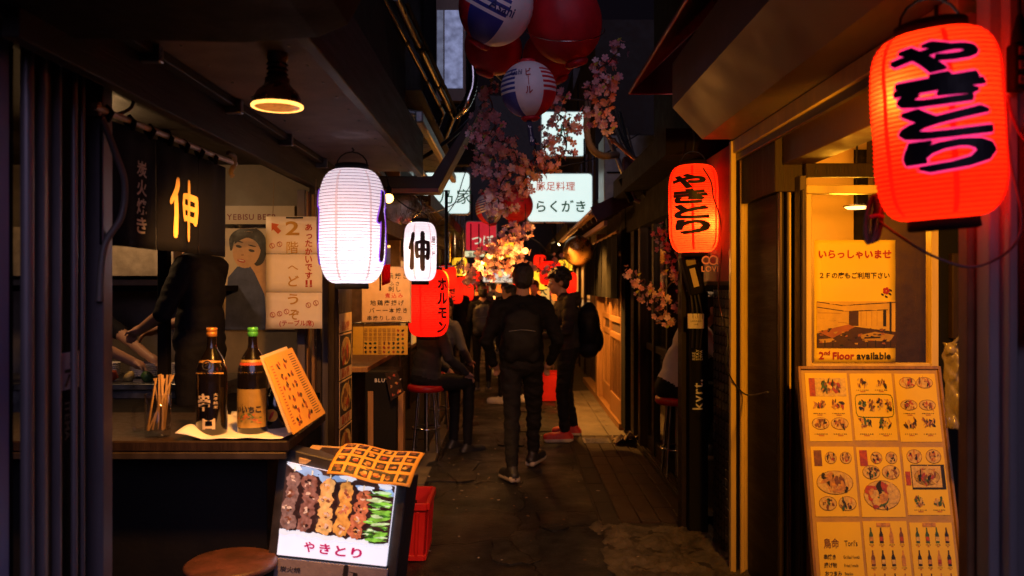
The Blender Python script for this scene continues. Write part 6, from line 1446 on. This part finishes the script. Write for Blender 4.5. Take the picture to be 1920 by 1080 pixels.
far_house('dark plaster tavern on the left beyond the seated man', -1, 9.05, 12.6, 6, m_fw[0], 1)
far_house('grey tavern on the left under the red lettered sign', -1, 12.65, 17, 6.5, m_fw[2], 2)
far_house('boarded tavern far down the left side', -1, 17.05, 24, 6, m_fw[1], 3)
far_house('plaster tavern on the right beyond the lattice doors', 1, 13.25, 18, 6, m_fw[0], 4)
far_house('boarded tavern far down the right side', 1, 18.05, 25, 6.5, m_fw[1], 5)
eh = thing('end_building', 'amber lit building closing the far end of the alley', 'building', (0, 27, 0))
MB().box((-4, 27, 0), (4, 28, 8)).build('wall', m_fw[2], eh)
MB().box((-.9, 26.95, 0), (.9, 26.999, 2.2)).build('entrance', m_dark, eh)
for k in range(3):
    p = MB().box((-.8 + k * .55, 26.92, .2), (-.32 + k * .55, 26.949, 2.1)).build('door', m_wood, eh)
    MB().box((-.76 + k * .55, 26.91, .8), (-.36 + k * .55, 26.919, 2.0)).build('pane', m_win2, p)
rg = random.Random(77)
for i, (px, py, d, e) in enumerate([(918, 479, 8.7, 14), (926, 558, 17, 10), (985, 470, 8.5, 14), (948, 512, 16, 14), (870, 512, 12.2, 12), (985, 505, 19, 14), (905, 530, 21, 14), (1068, 490, 13.2, 8), (930, 590, 23, 8)]):
    t = thing('bare_bulb', 'bare warm bulb strung across the far alley', 'bulb', P(px, py, d), 'bare bulbs strung across the far alley')
    c = P(px, py, d); MB().ball(c, .034, 10).build('glass', E('bulb_glass', (1, .5, .12), 3, 0), t); MB().lathe([(.02, .04), (.022, .09), (.008, .10)], 10, c).build('cap', m_black, t); MB().tube([c + Vector((0, 0, .1)), c + Vector((0, 0, .5))], .004, 5).build('wire', m_cable, t)
    lamp('bulb_light', c + Vector((0, 0, -.08)), e * 1.1, (1, .38, .06), .05, t)
crt = thing('traffic_crate', 'red plastic crate on the pavement behind the curly haired man', 'crate', (.62, 11.2, 0))
for a, b2 in (((.42, 11.0), (.8, 11.0)), ((.8, 11.0), (.8, 11.3)), ((.8, 11.3), (.42, 11.3)), ((.42, 11.3), (.42, 11.0))):
    MB().beam((a[0], a[1], .2), (b2[0], b2[1], .2), .015, .38).build('side', m_red, crt); MB().beam((a[0], a[1], .385), (b2[0], b2[1], .385), .03, .03).build('rim', m_red, crt, bevel=.004)
MB().box((.43, 11.01, .02), (.79, 11.29, .03)).build('bottom', m_red, crt)
# ------------------------------------------------------------------ people
TMP = bpy.data.scenes.new('remesh_tmp')
def remesh(mb, voxel, smooth=4, fac=.5):
    me = bpy.data.meshes.new('tmp'); me.from_pydata([tuple(v) for v in mb.v], [], mb.f); me.update()
    o = bpy.data.objects.new('tmp', me); TMP.collection.objects.link(o)
    md = o.modifiers.new('r', 'REMESH'); md.mode = 'VOXEL'; md.voxel_size = voxel; md.use_smooth_shade = True
    if smooth: ms = o.modifiers.new('s', 'SMOOTH'); ms.factor = fac; ms.iterations = smooth
    vl = TMP.view_layers[0]; vl.update(); dg = vl.depsgraph
    r = bpy.data.meshes.new_from_object(o.evaluated_get(dg), depsgraph=dg)
    TMP.collection.objects.unlink(o); bpy.data.objects.remove(o); bpy.data.meshes.remove(me)
    return r
def displace(me, f, mask=None):
    n = len(me.vertices); co = np.empty(n * 3); no_ = np.empty(n * 3); me.vertices.foreach_get('co', co); me.vertices.foreach_get('normal', no_)
    co = co.reshape(-1, 3); d = np.array([f(Vector(c)) if (mask is None or mask[i]) else 0.0 for i, c in enumerate(co)])
    me.vertices.foreach_set('co', (co + no_.reshape(-1, 3) * d[:, None]).ravel()); me.update()
class Body:
    """tapered limbs and rounded masses that are grown into one continuous surface"""
    def __init__(s): s.p = []
    def cap(s, a, b, ra, rb, m): s.p.append(('c', Vector(a), Vector(b), ra, rb, m)); return s
    def ell(s, c, r, m, rot=None): s.p.append(('e', Vector(c), Vector(r), Euler(rot).to_matrix() if rot else Matrix.Identity(3), 0, m)); return s
    def mesh(s, voxel, smooth=4):
        mb = MB()
        for q in s.p:
            if q[0] == 'c':
                a, b, ra, rb = q[1:5]; d = b - a; L_ = d.length or 1e-4; d = d / L_
                pts = [a - d * ra * .98, a - d * ra * .8, a - d * ra * .4] + [a.lerp(b, t / 4) for t in range(5)] + [b + d * rb * .4, b + d * rb * .8, b + d * rb * .98]
                rr = [ra * .15, ra * .6, ra * .92] + [ra + (rb - ra) * t / 4 for t in range(5)] + [rb * .92, rb * .6, rb * .15]
                mb.tube(pts, rr, 14)
            else:
                t = MB().ball((0, 0, 0), 1, 20); mb.add([q[1] + q[3] @ Vector((v.x * q[2].x, v.y * q[2].y, v.z * q[2].z)) for v in t.v], t.f)
        return remesh(mb, voxel, smooth)
    def near_all(s, C):
        C = np.asarray(C); best = np.full(len(C), 1e9); mi = np.zeros(len(C), int)
        for q in s.p:
            if q[0] == 'c':
                a, b = np.array(q[1]), np.array(q[2]); ra, rb = q[3:5]; ab = b - a; t = np.clip((C - a) @ ab / max(1e-9, ab @ ab), 0, 1); d = np.linalg.norm(C - a - t[:, None] * ab, axis=1) - (ra + (rb - ra) * t)
            else:
                l = (C - np.array(q[1])) @ np.array(q[3]); d = (np.linalg.norm(l / np.array(q[2]), axis=1) - 1) * min(q[2])
            k = d < best; best[k] = d[k]; mi[k] = q[5]
        return mi.tolist()
def hand(B, wrist, direc, up, side, m, curl=.5, sc=1.0):
    """palm, four unequal bent fingers and a thumb leaving the side of the palm"""
    d = Vector(direc).normalized(); n = Vector(up); n = (n - d * n.dot(d)).normalized(); s = d.cross(n) * side; w = Vector(wrist)
    B.cap(w, w + d * .05 * sc, .026 * sc, .032 * sc, m); B.ell(w + d * .055 * sc, (.036 * sc, .036 * sc, .022 * sc), m)
    for k, (off, ln) in enumerate(((-.027, .062), (-.009, .072), (.009, .068), (.026, .054))):
        a = w + d * .085 * sc + s * off * sc; b = a + (d * math.cos(curl) - n * math.sin(curl)) * ln * .52 * sc; c = b + (d * math.cos(curl * 2.2) - n * math.sin(curl * 2.2)) * ln * .5 * sc
        B.cap(a - d * .02, b, .0095 * sc, .0088 * sc, m); B.cap(b, c, .0088 * sc, .0075 * sc, m)
    a = w + d * .035 * sc - s * .03 * sc; b = a + (d * .6 - s * .7 - n * .2).normalized() * .038 * sc; B.cap(a, b, .012 * sc, .010 * sc, m); B.cap(b, b + (d * .95 - n * .4).normalized() * .028 * sc, .010 * sc, .008 * sc, m)
m_skin = M('skin', (.50, .27, .17), .5, var=.12, sc=14, bump=.08, bsc=120)
m_hair = M('black_hair', (.014, .010, .009), .42, var=.4, sc=60, bump=.5, bsc=260)
m_jkt = M('black_jacket', (.008, .0075, .008), .8, var=.3, sc=9, bump=.35, bsc=60, spec=.15)
m_pnt = M('black_trousers', (.011, .010, .011), .8, var=.3, sc=9, bump=.3, bsc=80, spec=.2)
m_shd = M('dark_shoe', (.02, .018, .018), .5, var=.2); m_shr = M('red_sneaker', (.50, .025, .02), .5, var=.2, sc=20, bump=.3, bsc=200)
m_sole = M('pale_sole', (.45, .38, .32), .6); m_shw = M('white_sneaker', (.55, .50, .46), .55, var=.15)
def person(label, loc, rz, J, mats, voxel=.013, hair='short', H=1.75, hands=True, look=(0, 0), belt=None, top_long=.80, fold=.005, bulk=1.0, group=None, head=True, short_sleeve=False):
    """mats = top, trousers, shoes, sole; skin is index 4. J overrides joints: hip/knee/ank/sho/elb/wri for l and r, pel, chest, neck, head, handdir"""
    t = thing('person', label, 'person', loc, group, (0, 0, rz)); k = H / 1.75; B = Body()
    D = dict(pel=(0, 0, .93), chest=(0, 0, 1.28), neck=(0, .0, 1.47), hd=(0, .02, 1.625))
    for s, g in (('l', -1), ('r', 1)):
        D.update({'hip' + s: (.095 * g, 0, .90), 'knee' + s: (.10 * g, .015, .49), 'ank' + s: (.10 * g, -.02, .085), 'toe' + s: (.12 * g, .15, .045), 'sho' + s: (.175 * g, -.01, 1.42), 'elb' + s: (.235 * g, -.04, 1.14), 'wri' + s: (.225 * g, .06, .91)})
    D.update(J); V = {a: Vector(b) * k for a, b in D.items() if not a.startswith('h_') }
    b_ = bulk * k
    up = (V['neck'] - V['pel']).normalized()
    B.ell(V['pel'] + Vector((0, -.012, 0)), (.168 * b_, .125 * b_, .125 * k), 1)
    B.ell(V['pel'].lerp(V['chest'], .42), (.172 * b_, .125 * b_, .22 * k), 0); B.ell(V['chest'], (.182 * b_, .125 * b_, .19 * k), 0)
    B.ell(V['pel'] + up * .06 * k * (1 if top_long > .75 else -1), (.178 * b_, .135 * b_, .13 * k), 0)
    B.cap(V['shol'], V['shor'], .062 * b_, .062 * b_, 0); B.cap(V['shol'].lerp(V['neck'], .62), V['shor'].lerp(V['neck'], .62), .058 * b_, .058 * b_, 0); B.cap(V['shol'] - up * .03, V['neck'] - up * .015, .05 * b_, .055 * b_, 0); B.cap(V['shor'] - up * .03, V['neck'] - up * .015, .05 * b_, .055 * b_, 0)
    for s in 'lr':
        B.cap(V['hip' + s], V['knee' + s], .088 * b_, .064 * b_, 1); B.cap(V['knee' + s], V['ank' + s] + Vector((0, 0, .055)), .062 * b_, .048 * b_, 1)
        an, to = V['ank' + s], V['toe' + s]; f = Vector((to.x - an.x, to.y - an.y, 0)).normalized(); pitch = (to - an)
        B.cap(an + Vector((0, 0, -.005)) - f * .02, an + f * .05 + Vector((0, 0, -.025)), .046 * k, .044 * k, 2); B.cap(an - f * .045 + Vector((0, 0, -.040)), to, .047 * k, .046 * k, 2); B.cap(an + Vector((0, 0, -.03)), to - f * .02 + Vector((0, 0, .012)), .046 * k, .040 * k, 2)
        wd = Vector((-f.y, f.x, 0)) * .020
        for w_ in (-1, 1): B.cap(an - f * .058 + Vector((0, 0, -.068)) + wd * w_, to + f * .012 + Vector((0, 0, -.026)) + wd * w_, .030 * k, .027 * k, 3)
        B.cap(V['sho' + s], V['elb' + s], .064 * b_, .053 * b_, 0 if not short_sleeve else 0)
        if short_sleeve:
            B.cap(V['elb' + s], V['wri' + s], .042 * k, .030 * k, 4)
        else: B.cap(V['elb' + s], V['wri' + s], .051 * b_, .038 * b_, 0)
        if hands:
            fd = (V['wri' + s] - V['elb' + s]).normalized(); hand(B, V['wri' + s], Vector(J.get('h_' + s, fd)), J.get('h_up' + s, (0.2 if s == 'l' else -.2, .2, 1)), 1 if s == 'l' else -1, 4, .5, k)
    if head:
        h = V['hd']; rot = Euler((look[0], 0, look[1])).to_matrix(); X = lambda x, y, z: h + rot @ (Vector((x, y, z)) * k)
        er = (look[0], 0, look[1])
        B.cap(V['neck'] - up * .05, X(0, -.02, -.07), .058 * k, .055 * k, 4)
        B.ell(X(0, -.005, .02), (.076 * k, .096 * k, .098 * k), 4, er); B.ell(X(0, .03, -.05), (.058 * k, .066 * k, .068 * k), 4, er); B.ell(X(0, .065, -.088), (.028 * k, .026 * k, .024 * k), 4, er)
        B.cap(X(0, .095, .01), X(0, .113, -.026), .010 * k, .015 * k, 4); B.cap(X(-.035, .078, .024), X(.035, .078, .024), .015 * k, .015 * k, 4)
        B.cap(X(-.018, .092, -.060), X(.018, .092, -.060), .009 * k, .009 * k, 4); B.cap(X(-.014, .090, -.072), X(.014, .090, -.072), .009 * k, .009 * k, 4)
        for g in (-1, 1): B.ell(X(.080 * g, -.012, -.01), (.014 * k, .024 * k, .034 * k), 4, er)
    me = B.mesh(voxel * 1.0, 3)
    for m_ in list(mats) + [m_skin]: me.materials.append(m_)
    cc = np.empty(len(me.polygons) * 3); me.polygons.foreach_get('center', cc); idx = B.near_all(cc.reshape(-1, 3))
    me.polygons.foreach_set('material_index', idx); me.polygons.foreach_set('use_smooth', [True] * len(idx))
    cl = [False] * len(me.vertices)
    for p, m_ in zip(me.polygons, idx):
        if m_ in (0, 1):
            for v in p.vertices: cl[v] = True
    displace(me, lambda c: fold * (noise.fractal(Vector((c.x * 9, c.y * 9, c.z * 16)), .9, 2, 3) + .6 * noise.noise(Vector((c.x * 5 + 3, c.y * 5, c.z * 30 + c.x * 14)))), cl)
    me.update(); me.name = 'body'
    o = bpy.data.objects.new('body', me); COL.objects.link(o); o.parent = t
    if head:
        for g in (-1, 1):
            e = MB(); e.ball(X(.031 * g, .080, .006), .0125 * k, 10, 0); e.ball(X(.031 * g, .0885, .006), .0062 * k, 8, 1)
            e.build('eye', [M('eye_white', (.6, .55, .5), .3, bump=0), m_ink], t, rel=False)
        for g in (-1, 1): e = MB(); e.tube([X(.014 * g, .094, .028), X(.033 * g, .092, .036), X(.052 * g, .080, .030)], [.003, .0045, .002], 5); e.build('eyebrow', m_hair, t, rel=False)
        Hh = Body(); rg = random.Random(len(label))
        if hair in ('short', 'long', 'curly'):
            Hh.ell(X(0, -.024, .050), (.088 * k, .100 * k, .092 * k), 0, er); Hh.ell(X(0, -.052, .0), (.080 * k, .066 * k, .088 * k), 0, er); Hh.ell(X(0, .052, .082), (.064 * k, .042 * k, .034 * k), 0, er)
            for g in (-1, 1): Hh.ell(X(.070 * g, .012, .040), (.022 * k, .040 * k, .045 * k), 0, er)
        if hair == 'long': Hh.ell(X(0, -.055, -.08), (.085 * k, .055 * k, .13 * k), 0, er)
        if hair == 'curly':
            for q in range(150):
                a = rg.uniform(0, 2 * PI); z = rg.uniform(-.25, 1); r_ = math.sqrt(max(0, 1 - z * z)); d = Vector((r_ * math.cos(a), r_ * math.sin(a), z))
                if d.y > .55 and d.z < .45: continue
                c = X(d.x * .100, -.022 + d.y * .112, .048 + d.z * .106); Hh.ell(c, (rg.uniform(.012, .024),) * 3, 0)
            for q in range(16): Hh.ell(X(rg.uniform(-.06, .06), rg.uniform(.06, .095), rg.uniform(.065, .10)), (rg.uniform(.012, .02),) * 3, 0)
            hm = Hh.mesh(.0055, 0)
        else:
            hm = Hh.mesh(.007, 3)
            displace(hm, lambda c: .006 * noise.fractal(Vector((c.x * 70, c.y * 70, c.z * 14)), .8, 2, 3))
        hm.materials.append(m_hair); hm.polygons.foreach_set('use_smooth', [True] * len(hm.polygons)); hm.name = 'hair'
        ho = bpy.data.objects.new('hair', hm); COL.objects.link(ho); ho.parent = t
    return t
def backpack(label, loc, rz, size=(.30, .16, .44), mat=None, tilt=0):
    t = thing('backpack', label, 'backpack', loc, None, (tilt, 0, rz)); w, d, h = size; B = Body(); mat = mat or m_bag
    B.ell((0, -d / 2, h * .52), (w * .56, d * .62, h * .58), 0)
    for sx_ in (-1, 1):
        for z in (.1, .82): B.ell((sx_ * w * .3, -d / 2, h * z), (w * .22, d * .5, h * .18), 0)
    B.ell((0, -d * .95, h * .30), (w * .40, d * .34, h * .26), 0)
    me = B.mesh(.014, 4); me.materials.append(mat); me.polygons.foreach_set('use_smooth', [True] * len(me.polygons))
    displace(me, lambda c: .005 * noise.fractal(Vector((c.x * 9, c.y * 9, c.z * 12)), .9, 2, 3))
    me.name = 'bag_body'; o = bpy.data.objects.new('bag_body', me); COL.objects.link(o); o.parent = t
    for sx_ in (-1, 1):
        MB().tube(catmull([(sx_ * w * .24, 0, h * .86), (sx_ * w * .30, .06, h * 1.03), (sx_ * w * .38, .18, h * .95), (sx_ * w * .42, .23, h * .70), (sx_ * w * .44, .18, h * .35), (sx_ * w * .36, 0, h * .12)], 6), .018, 6).build('strap', mat, t, rel=False)
    MB().tube(catmull([(-w * .10, -.01, h * 1.03), (0, -.02, h * 1.13), (w * .10, -.01, h * 1.03)], 5), .010, 6).build('grab_handle', mat, t, rel=False)
    MB().tube(catmull([(-w * .38, -d * 1.06, h * .60), (0, -d * 1.13, h * .63), (w * .38, -d * 1.06, h * .60)], 6), .0035, 5).build('zip', m_steel, t, rel=False)
    return t
m_bag = M('black_nylon', (.008, .0075, .008), .6, var=.3, sc=14, bump=.35, bsc=150, spec=.2)
m_hood = M('charcoal_hoodie', (.045, .038, .032), .9, var=.25, sc=10, bump=.4, bsc=160, spec=.1)
m_grey = M('grey_jersey', (.16, .145, .135), .85, var=.2, sc=9, bump=.35, bsc=140)
m_shirt = M('pale_shirt', (.80, .72, .68), .75, var=.1, sc=6, bump=.3, bsc=30)
m_chef = M('black_tshirt', (.012, .011, .016), .8, var=.25, sc=9, bump=.3, bsc=60, spec=.2)

person('man in black jacket and trousers walking away down the middle of the alley', (.085, 6.80, .0), 0, dict(
    pel=(0, 0, .93), hipl=(-.09, -.01, .90), kneel=(-.085, -.10, .49), ankl=(-.085, -.30, .105), toel=(-.15, -.14, .045),
    hipr=(.09, .01, .90), kneer=(.105, .20, .50), ankr=(.10, .29, .10), toer=(.18, .45, .07), shol=(-.195, -.01, 1.40), shor=(.195, -.01, 1.40),
    elbl=(-.295, -.05, 1.12), wril=(-.245, .10, .93), elbr=(.295, -.05, 1.12), wrir=(.245, .10, .93), hd=(.01, .045, 1.632), h_l=(.35, .6, -.7), h_r=(-.35, .6, -.7)),
    (m_jkt, m_pnt, m_shd, m_sole), .011, 'short', 1.77, True, (0, 0), bulk=1.09, fold=.011)
backpack('slim black backpack worn by the man walking down the middle', (.085, 6.69, .98), 0, (.29, .07, .40))
person('curly haired man in charcoal hoodie and red sneakers standing on the right', (.575, 8.35, .0), R(92), dict(
    hipl=(-.09, 0, .91), hipr=(.09, 0, .91), kneel=(-.13, .06, .49), ankl=(-.16, .04, .085), toel=(-.17, .22, .045), kneer=(.13, .0, .49), ankr=(.16, -.08, .085), toer=(.19, .10, .045),
    chest=(0, .02, 1.28), neck=(0, .05, 1.47), hd=(0, .09, 1.62), elbl=(-.25, .02, 1.14), wril=(-.16, .23, 1.08), elbr=(.25, .02, 1.14), wrir=(.14, .24, 1.10), h_l=(.5, .8, .1), h_r=(-.5, .8, .1)),
    (m_hood, m_pnt, m_shr, m_sole), .010, 'curly', 1.76, True, (R(-8), R(4)), bulk=1.14, fold=.009)
backpack('bulky black backpack on the curly haired man', (.70, 8.36, .88), R(84), (.34, .20, .50))
person('person with dark backpack standing with back turned farther along the left', (GX(905, 12.4), 12.4, 0), R(8), {}, (m_jkt, m_pnt, m_shd, m_sole), .018, 'short', 1.60, False)
backpack('grey dark backpack on the person farther along the left', (GX(905, 12.3), 12.26, .86), R(8), (.30, .16, .42), M('grey_nylon', (.05, .048, .05), .6))
person('person in white striped sneakers hidden behind the walking man', (GX(958, 10.9), 10.9, 0), R(80), dict(ankl=(-.12, .12, .085), toel=(-.13, .30, .045), kneel=(-.11, .12, .49), ankr=(.12, -.14, .085), toer=(.13, .03, .045)), (m_jkt, m_pnt, m_shw, m_sole), .017, 'short', 1.60, False)
sit = dict(pel=(0, 0, .76), chest=(0, .06, 1.10), neck=(0, .10, 1.29), hd=(0, .14, 1.44), hipl=(-.09, .02, .73), hipr=(.09, .02, .73), kneel=(-.13, .42, .72), kneer=(.13, .42, .72), ankl=(-.13, .36, .28), ankr=(.13, .36, .28), toel=(-.14, .53, .235), toer=(.14, .53, .235),
           shol=(-.18, .06, 1.24), shor=(.18, .06, 1.24), elbl=(-.25, .12, .98), elbr=(.25, .12, .98), wril=(-.19, .34, .83), wrir=(.19, .34, .83))
s1 = dict(sit); s1.update(ankl=(-.13, .40, .09), ankr=(.13, .40, .09), toel=(-.14, .57, .045), toer=(.14, .57, .045))
person('man in dark striped shirt seated on the red topped stool', (GX(797, 7.6), 7.6, -.045), R(-55), s1, (M('striped_shirt', (.03, .028, .032), .8, var=.4, sc=6, bump=.3, stretch=(40, 1, 1)), m_pnt, m_shd, m_sole), .013, 'short', 1.72, True)
person('person in grey jersey sitting behind the man on the red topped stool', (GX(822, 8.8), 8.8, -.045), R(-30), s1, (m_grey, m_pnt, m_shd, m_sole), .015, 'short', 1.70, True)
st2 = dup(st_); st2.location = (GX(822, 8.8), 8.8, 0); st2['label'] = 'red topped stool under the person in grey jersey'
for i, (px, d, rz, H_, mt, hr) in enumerate([(858, 14.5, 30, 1.68, m_jkt, 'short'), (885, 16.5, -20, 1.62, m_hood, 'long'), (948, 15.2, 150, 1.64, m_jkt, 'short'), (925, 19, 10, 1.7, m_grey, 'short'), (985, 17, 175, 1.7, m_hood, 'long'), (835, 13.2, -60, 1.66, m_hood, 'short'), (1002, 13.8, 160, 1.68, m_jkt, 'short'), (905, 15.6, 190, 1.66, m_hood, 'short')]):
    person(['person in black coat at the left edge of the far crowd', 'long haired person in charcoal in the far crowd', 'person in black facing the camera in the far crowd', 'person in grey at the back of the far crowd', 'long haired person facing the camera in the far crowd', 'person in charcoal leaning at the left tavern of the far crowd', 'person in black beside the lettered far lantern', 'person in charcoal coming towards the camera through the far crowd'][i], (GX(px, d), d, 0), R(rz), {}, (mt, m_pnt, m_shd, m_sole), .024, hr, H_, False, group='people in the far crowd')
hd2 = MB(); c = Vector((.575, 8.35, 0))
hd2.tube([c + Vector((.085 * math.cos(a * PI / 8) + .02, .115 * math.sin(a * PI / 8), 1.475 + .02 * math.cos(a * PI / 8))) for a in range(16)], .040, 10, closed=True); hd2.ball(c + Vector((.10, 0, 1.44)), .07, 14, sq=(.8, 1.25, .9))
for ch in [o for o in COL.objects if o.get('label', '').startswith('curly haired')]: hob = hd2.build('hood', m_hood, None); hob.parent = ch; hob.matrix_parent_inverse = (Matrix.Translation(ch.location) @ ch.rotation_euler.to_matrix().to_4x4()).inverted()
# guest in the bar on the right, back to the alley
bs = dup(st_); bs.location = (1.32, 6.35, .062); bs['label'] = 'stool under the guest in the pale shirt'
gq = dict(s1); gq.update(chest=(0, .14, 1.08), neck=(0, .24, 1.25), hd=(0, .32, 1.38), shol=(-.18, .18, 1.21), shor=(.18, .18, 1.21), elbl=(-.24, .34, .98), elbr=(.24, .34, .98), wril=(-.12, .52, 1.10), wrir=(.12, .52, 1.10), ankl=(-.13, .30, .30), ankr=(.13, .30, .30), toel=(-.13, .45, .25), toer=(.13, .45, .25))
person('guest in pale shirt seated with back to the alley inside the timber bar', (1.27, 6.35, .03), R(-82), gq, (m_shirt, m_pnt, m_shd, m_sole), .012, 'short', 1.75, True, top_long=.9)
# cooks in the left kitchen
person('cook in black short sleeved shirt working behind the navy curtain', (-1.80, 4.62, .30), R(80), dict(neck=(0, .04, 1.47), hd=(0, .08, 1.62), elbl=(-.27, .06, 1.15), wril=(-.10, .30, 1.06), elbr=(.26, .10, 1.14), wrir=(.08, .32, 1.05), h_l=(.3, .8, -.3), h_r=(-.3, .8, -.3)), (m_chef, m_pnt, m_shd, m_sole), .010, 'short', 1.74, True, short_sleeve=True)
person('second cook reaching across the kitchen counter beyond the inner post', (-2.72, 4.9, .10), R(-85), dict(elbl=(-.22, .22, 1.22), wril=(-.10, .44, 1.08), elbr=(.22, .20, 1.20), wrir=(.10, .42, 1.06), h_l=(.2, .8, -.5), h_r=(-.2, .8, -.5)), (m_chef, m_pnt, m_shd, m_sole), .012, 'short', 1.72, True, short_sleeve=True)
# kitchen lamp above the cooks
kl = thing('kitchen_lamp', 'warm shaded lamp over the cooks in the left kitchen', 'lamp', (-2.35, 4.5, 2.3))
MB().lathe([(.02, .16), (.05, .12), (.13, 0), (.125, 0), (.045, .11)], 24, (-2.35, 4.5, 2.26), cap=False).build('shade', m_black, kl); MB().ball((-2.35, 4.5, 2.29), .035, 10).build('bulb', MATS['bulb_warm'], kl); MB().tube([(-2.35, 4.5, 2.41), (-2.35, 4.5, 2.46)], .006, 6).build('wire', m_cable, kl)
lamp('bulb_light', (-2.35, 4.5, 2.22), 20, (1, .55, .22), .05, kl)
# food on the kitchen counter
rg = random.Random(6)
for k in range(7):
    o = MB().ball((-2.55 + k * .12, 4.78 + rg.uniform(0, .1), 1.05), .035, 10, jit=.2).build('vegetable', [m_f4, m_f2, m_f5][k % 3]); tag(o, ['green vegetable piece on the kitchen counter', 'red meat piece on the kitchen counter', 'pale onion piece on the kitchen counter'][k % 3], 'food', 'food on the kitchen counter')
bpy.data.scenes.remove(TMP)
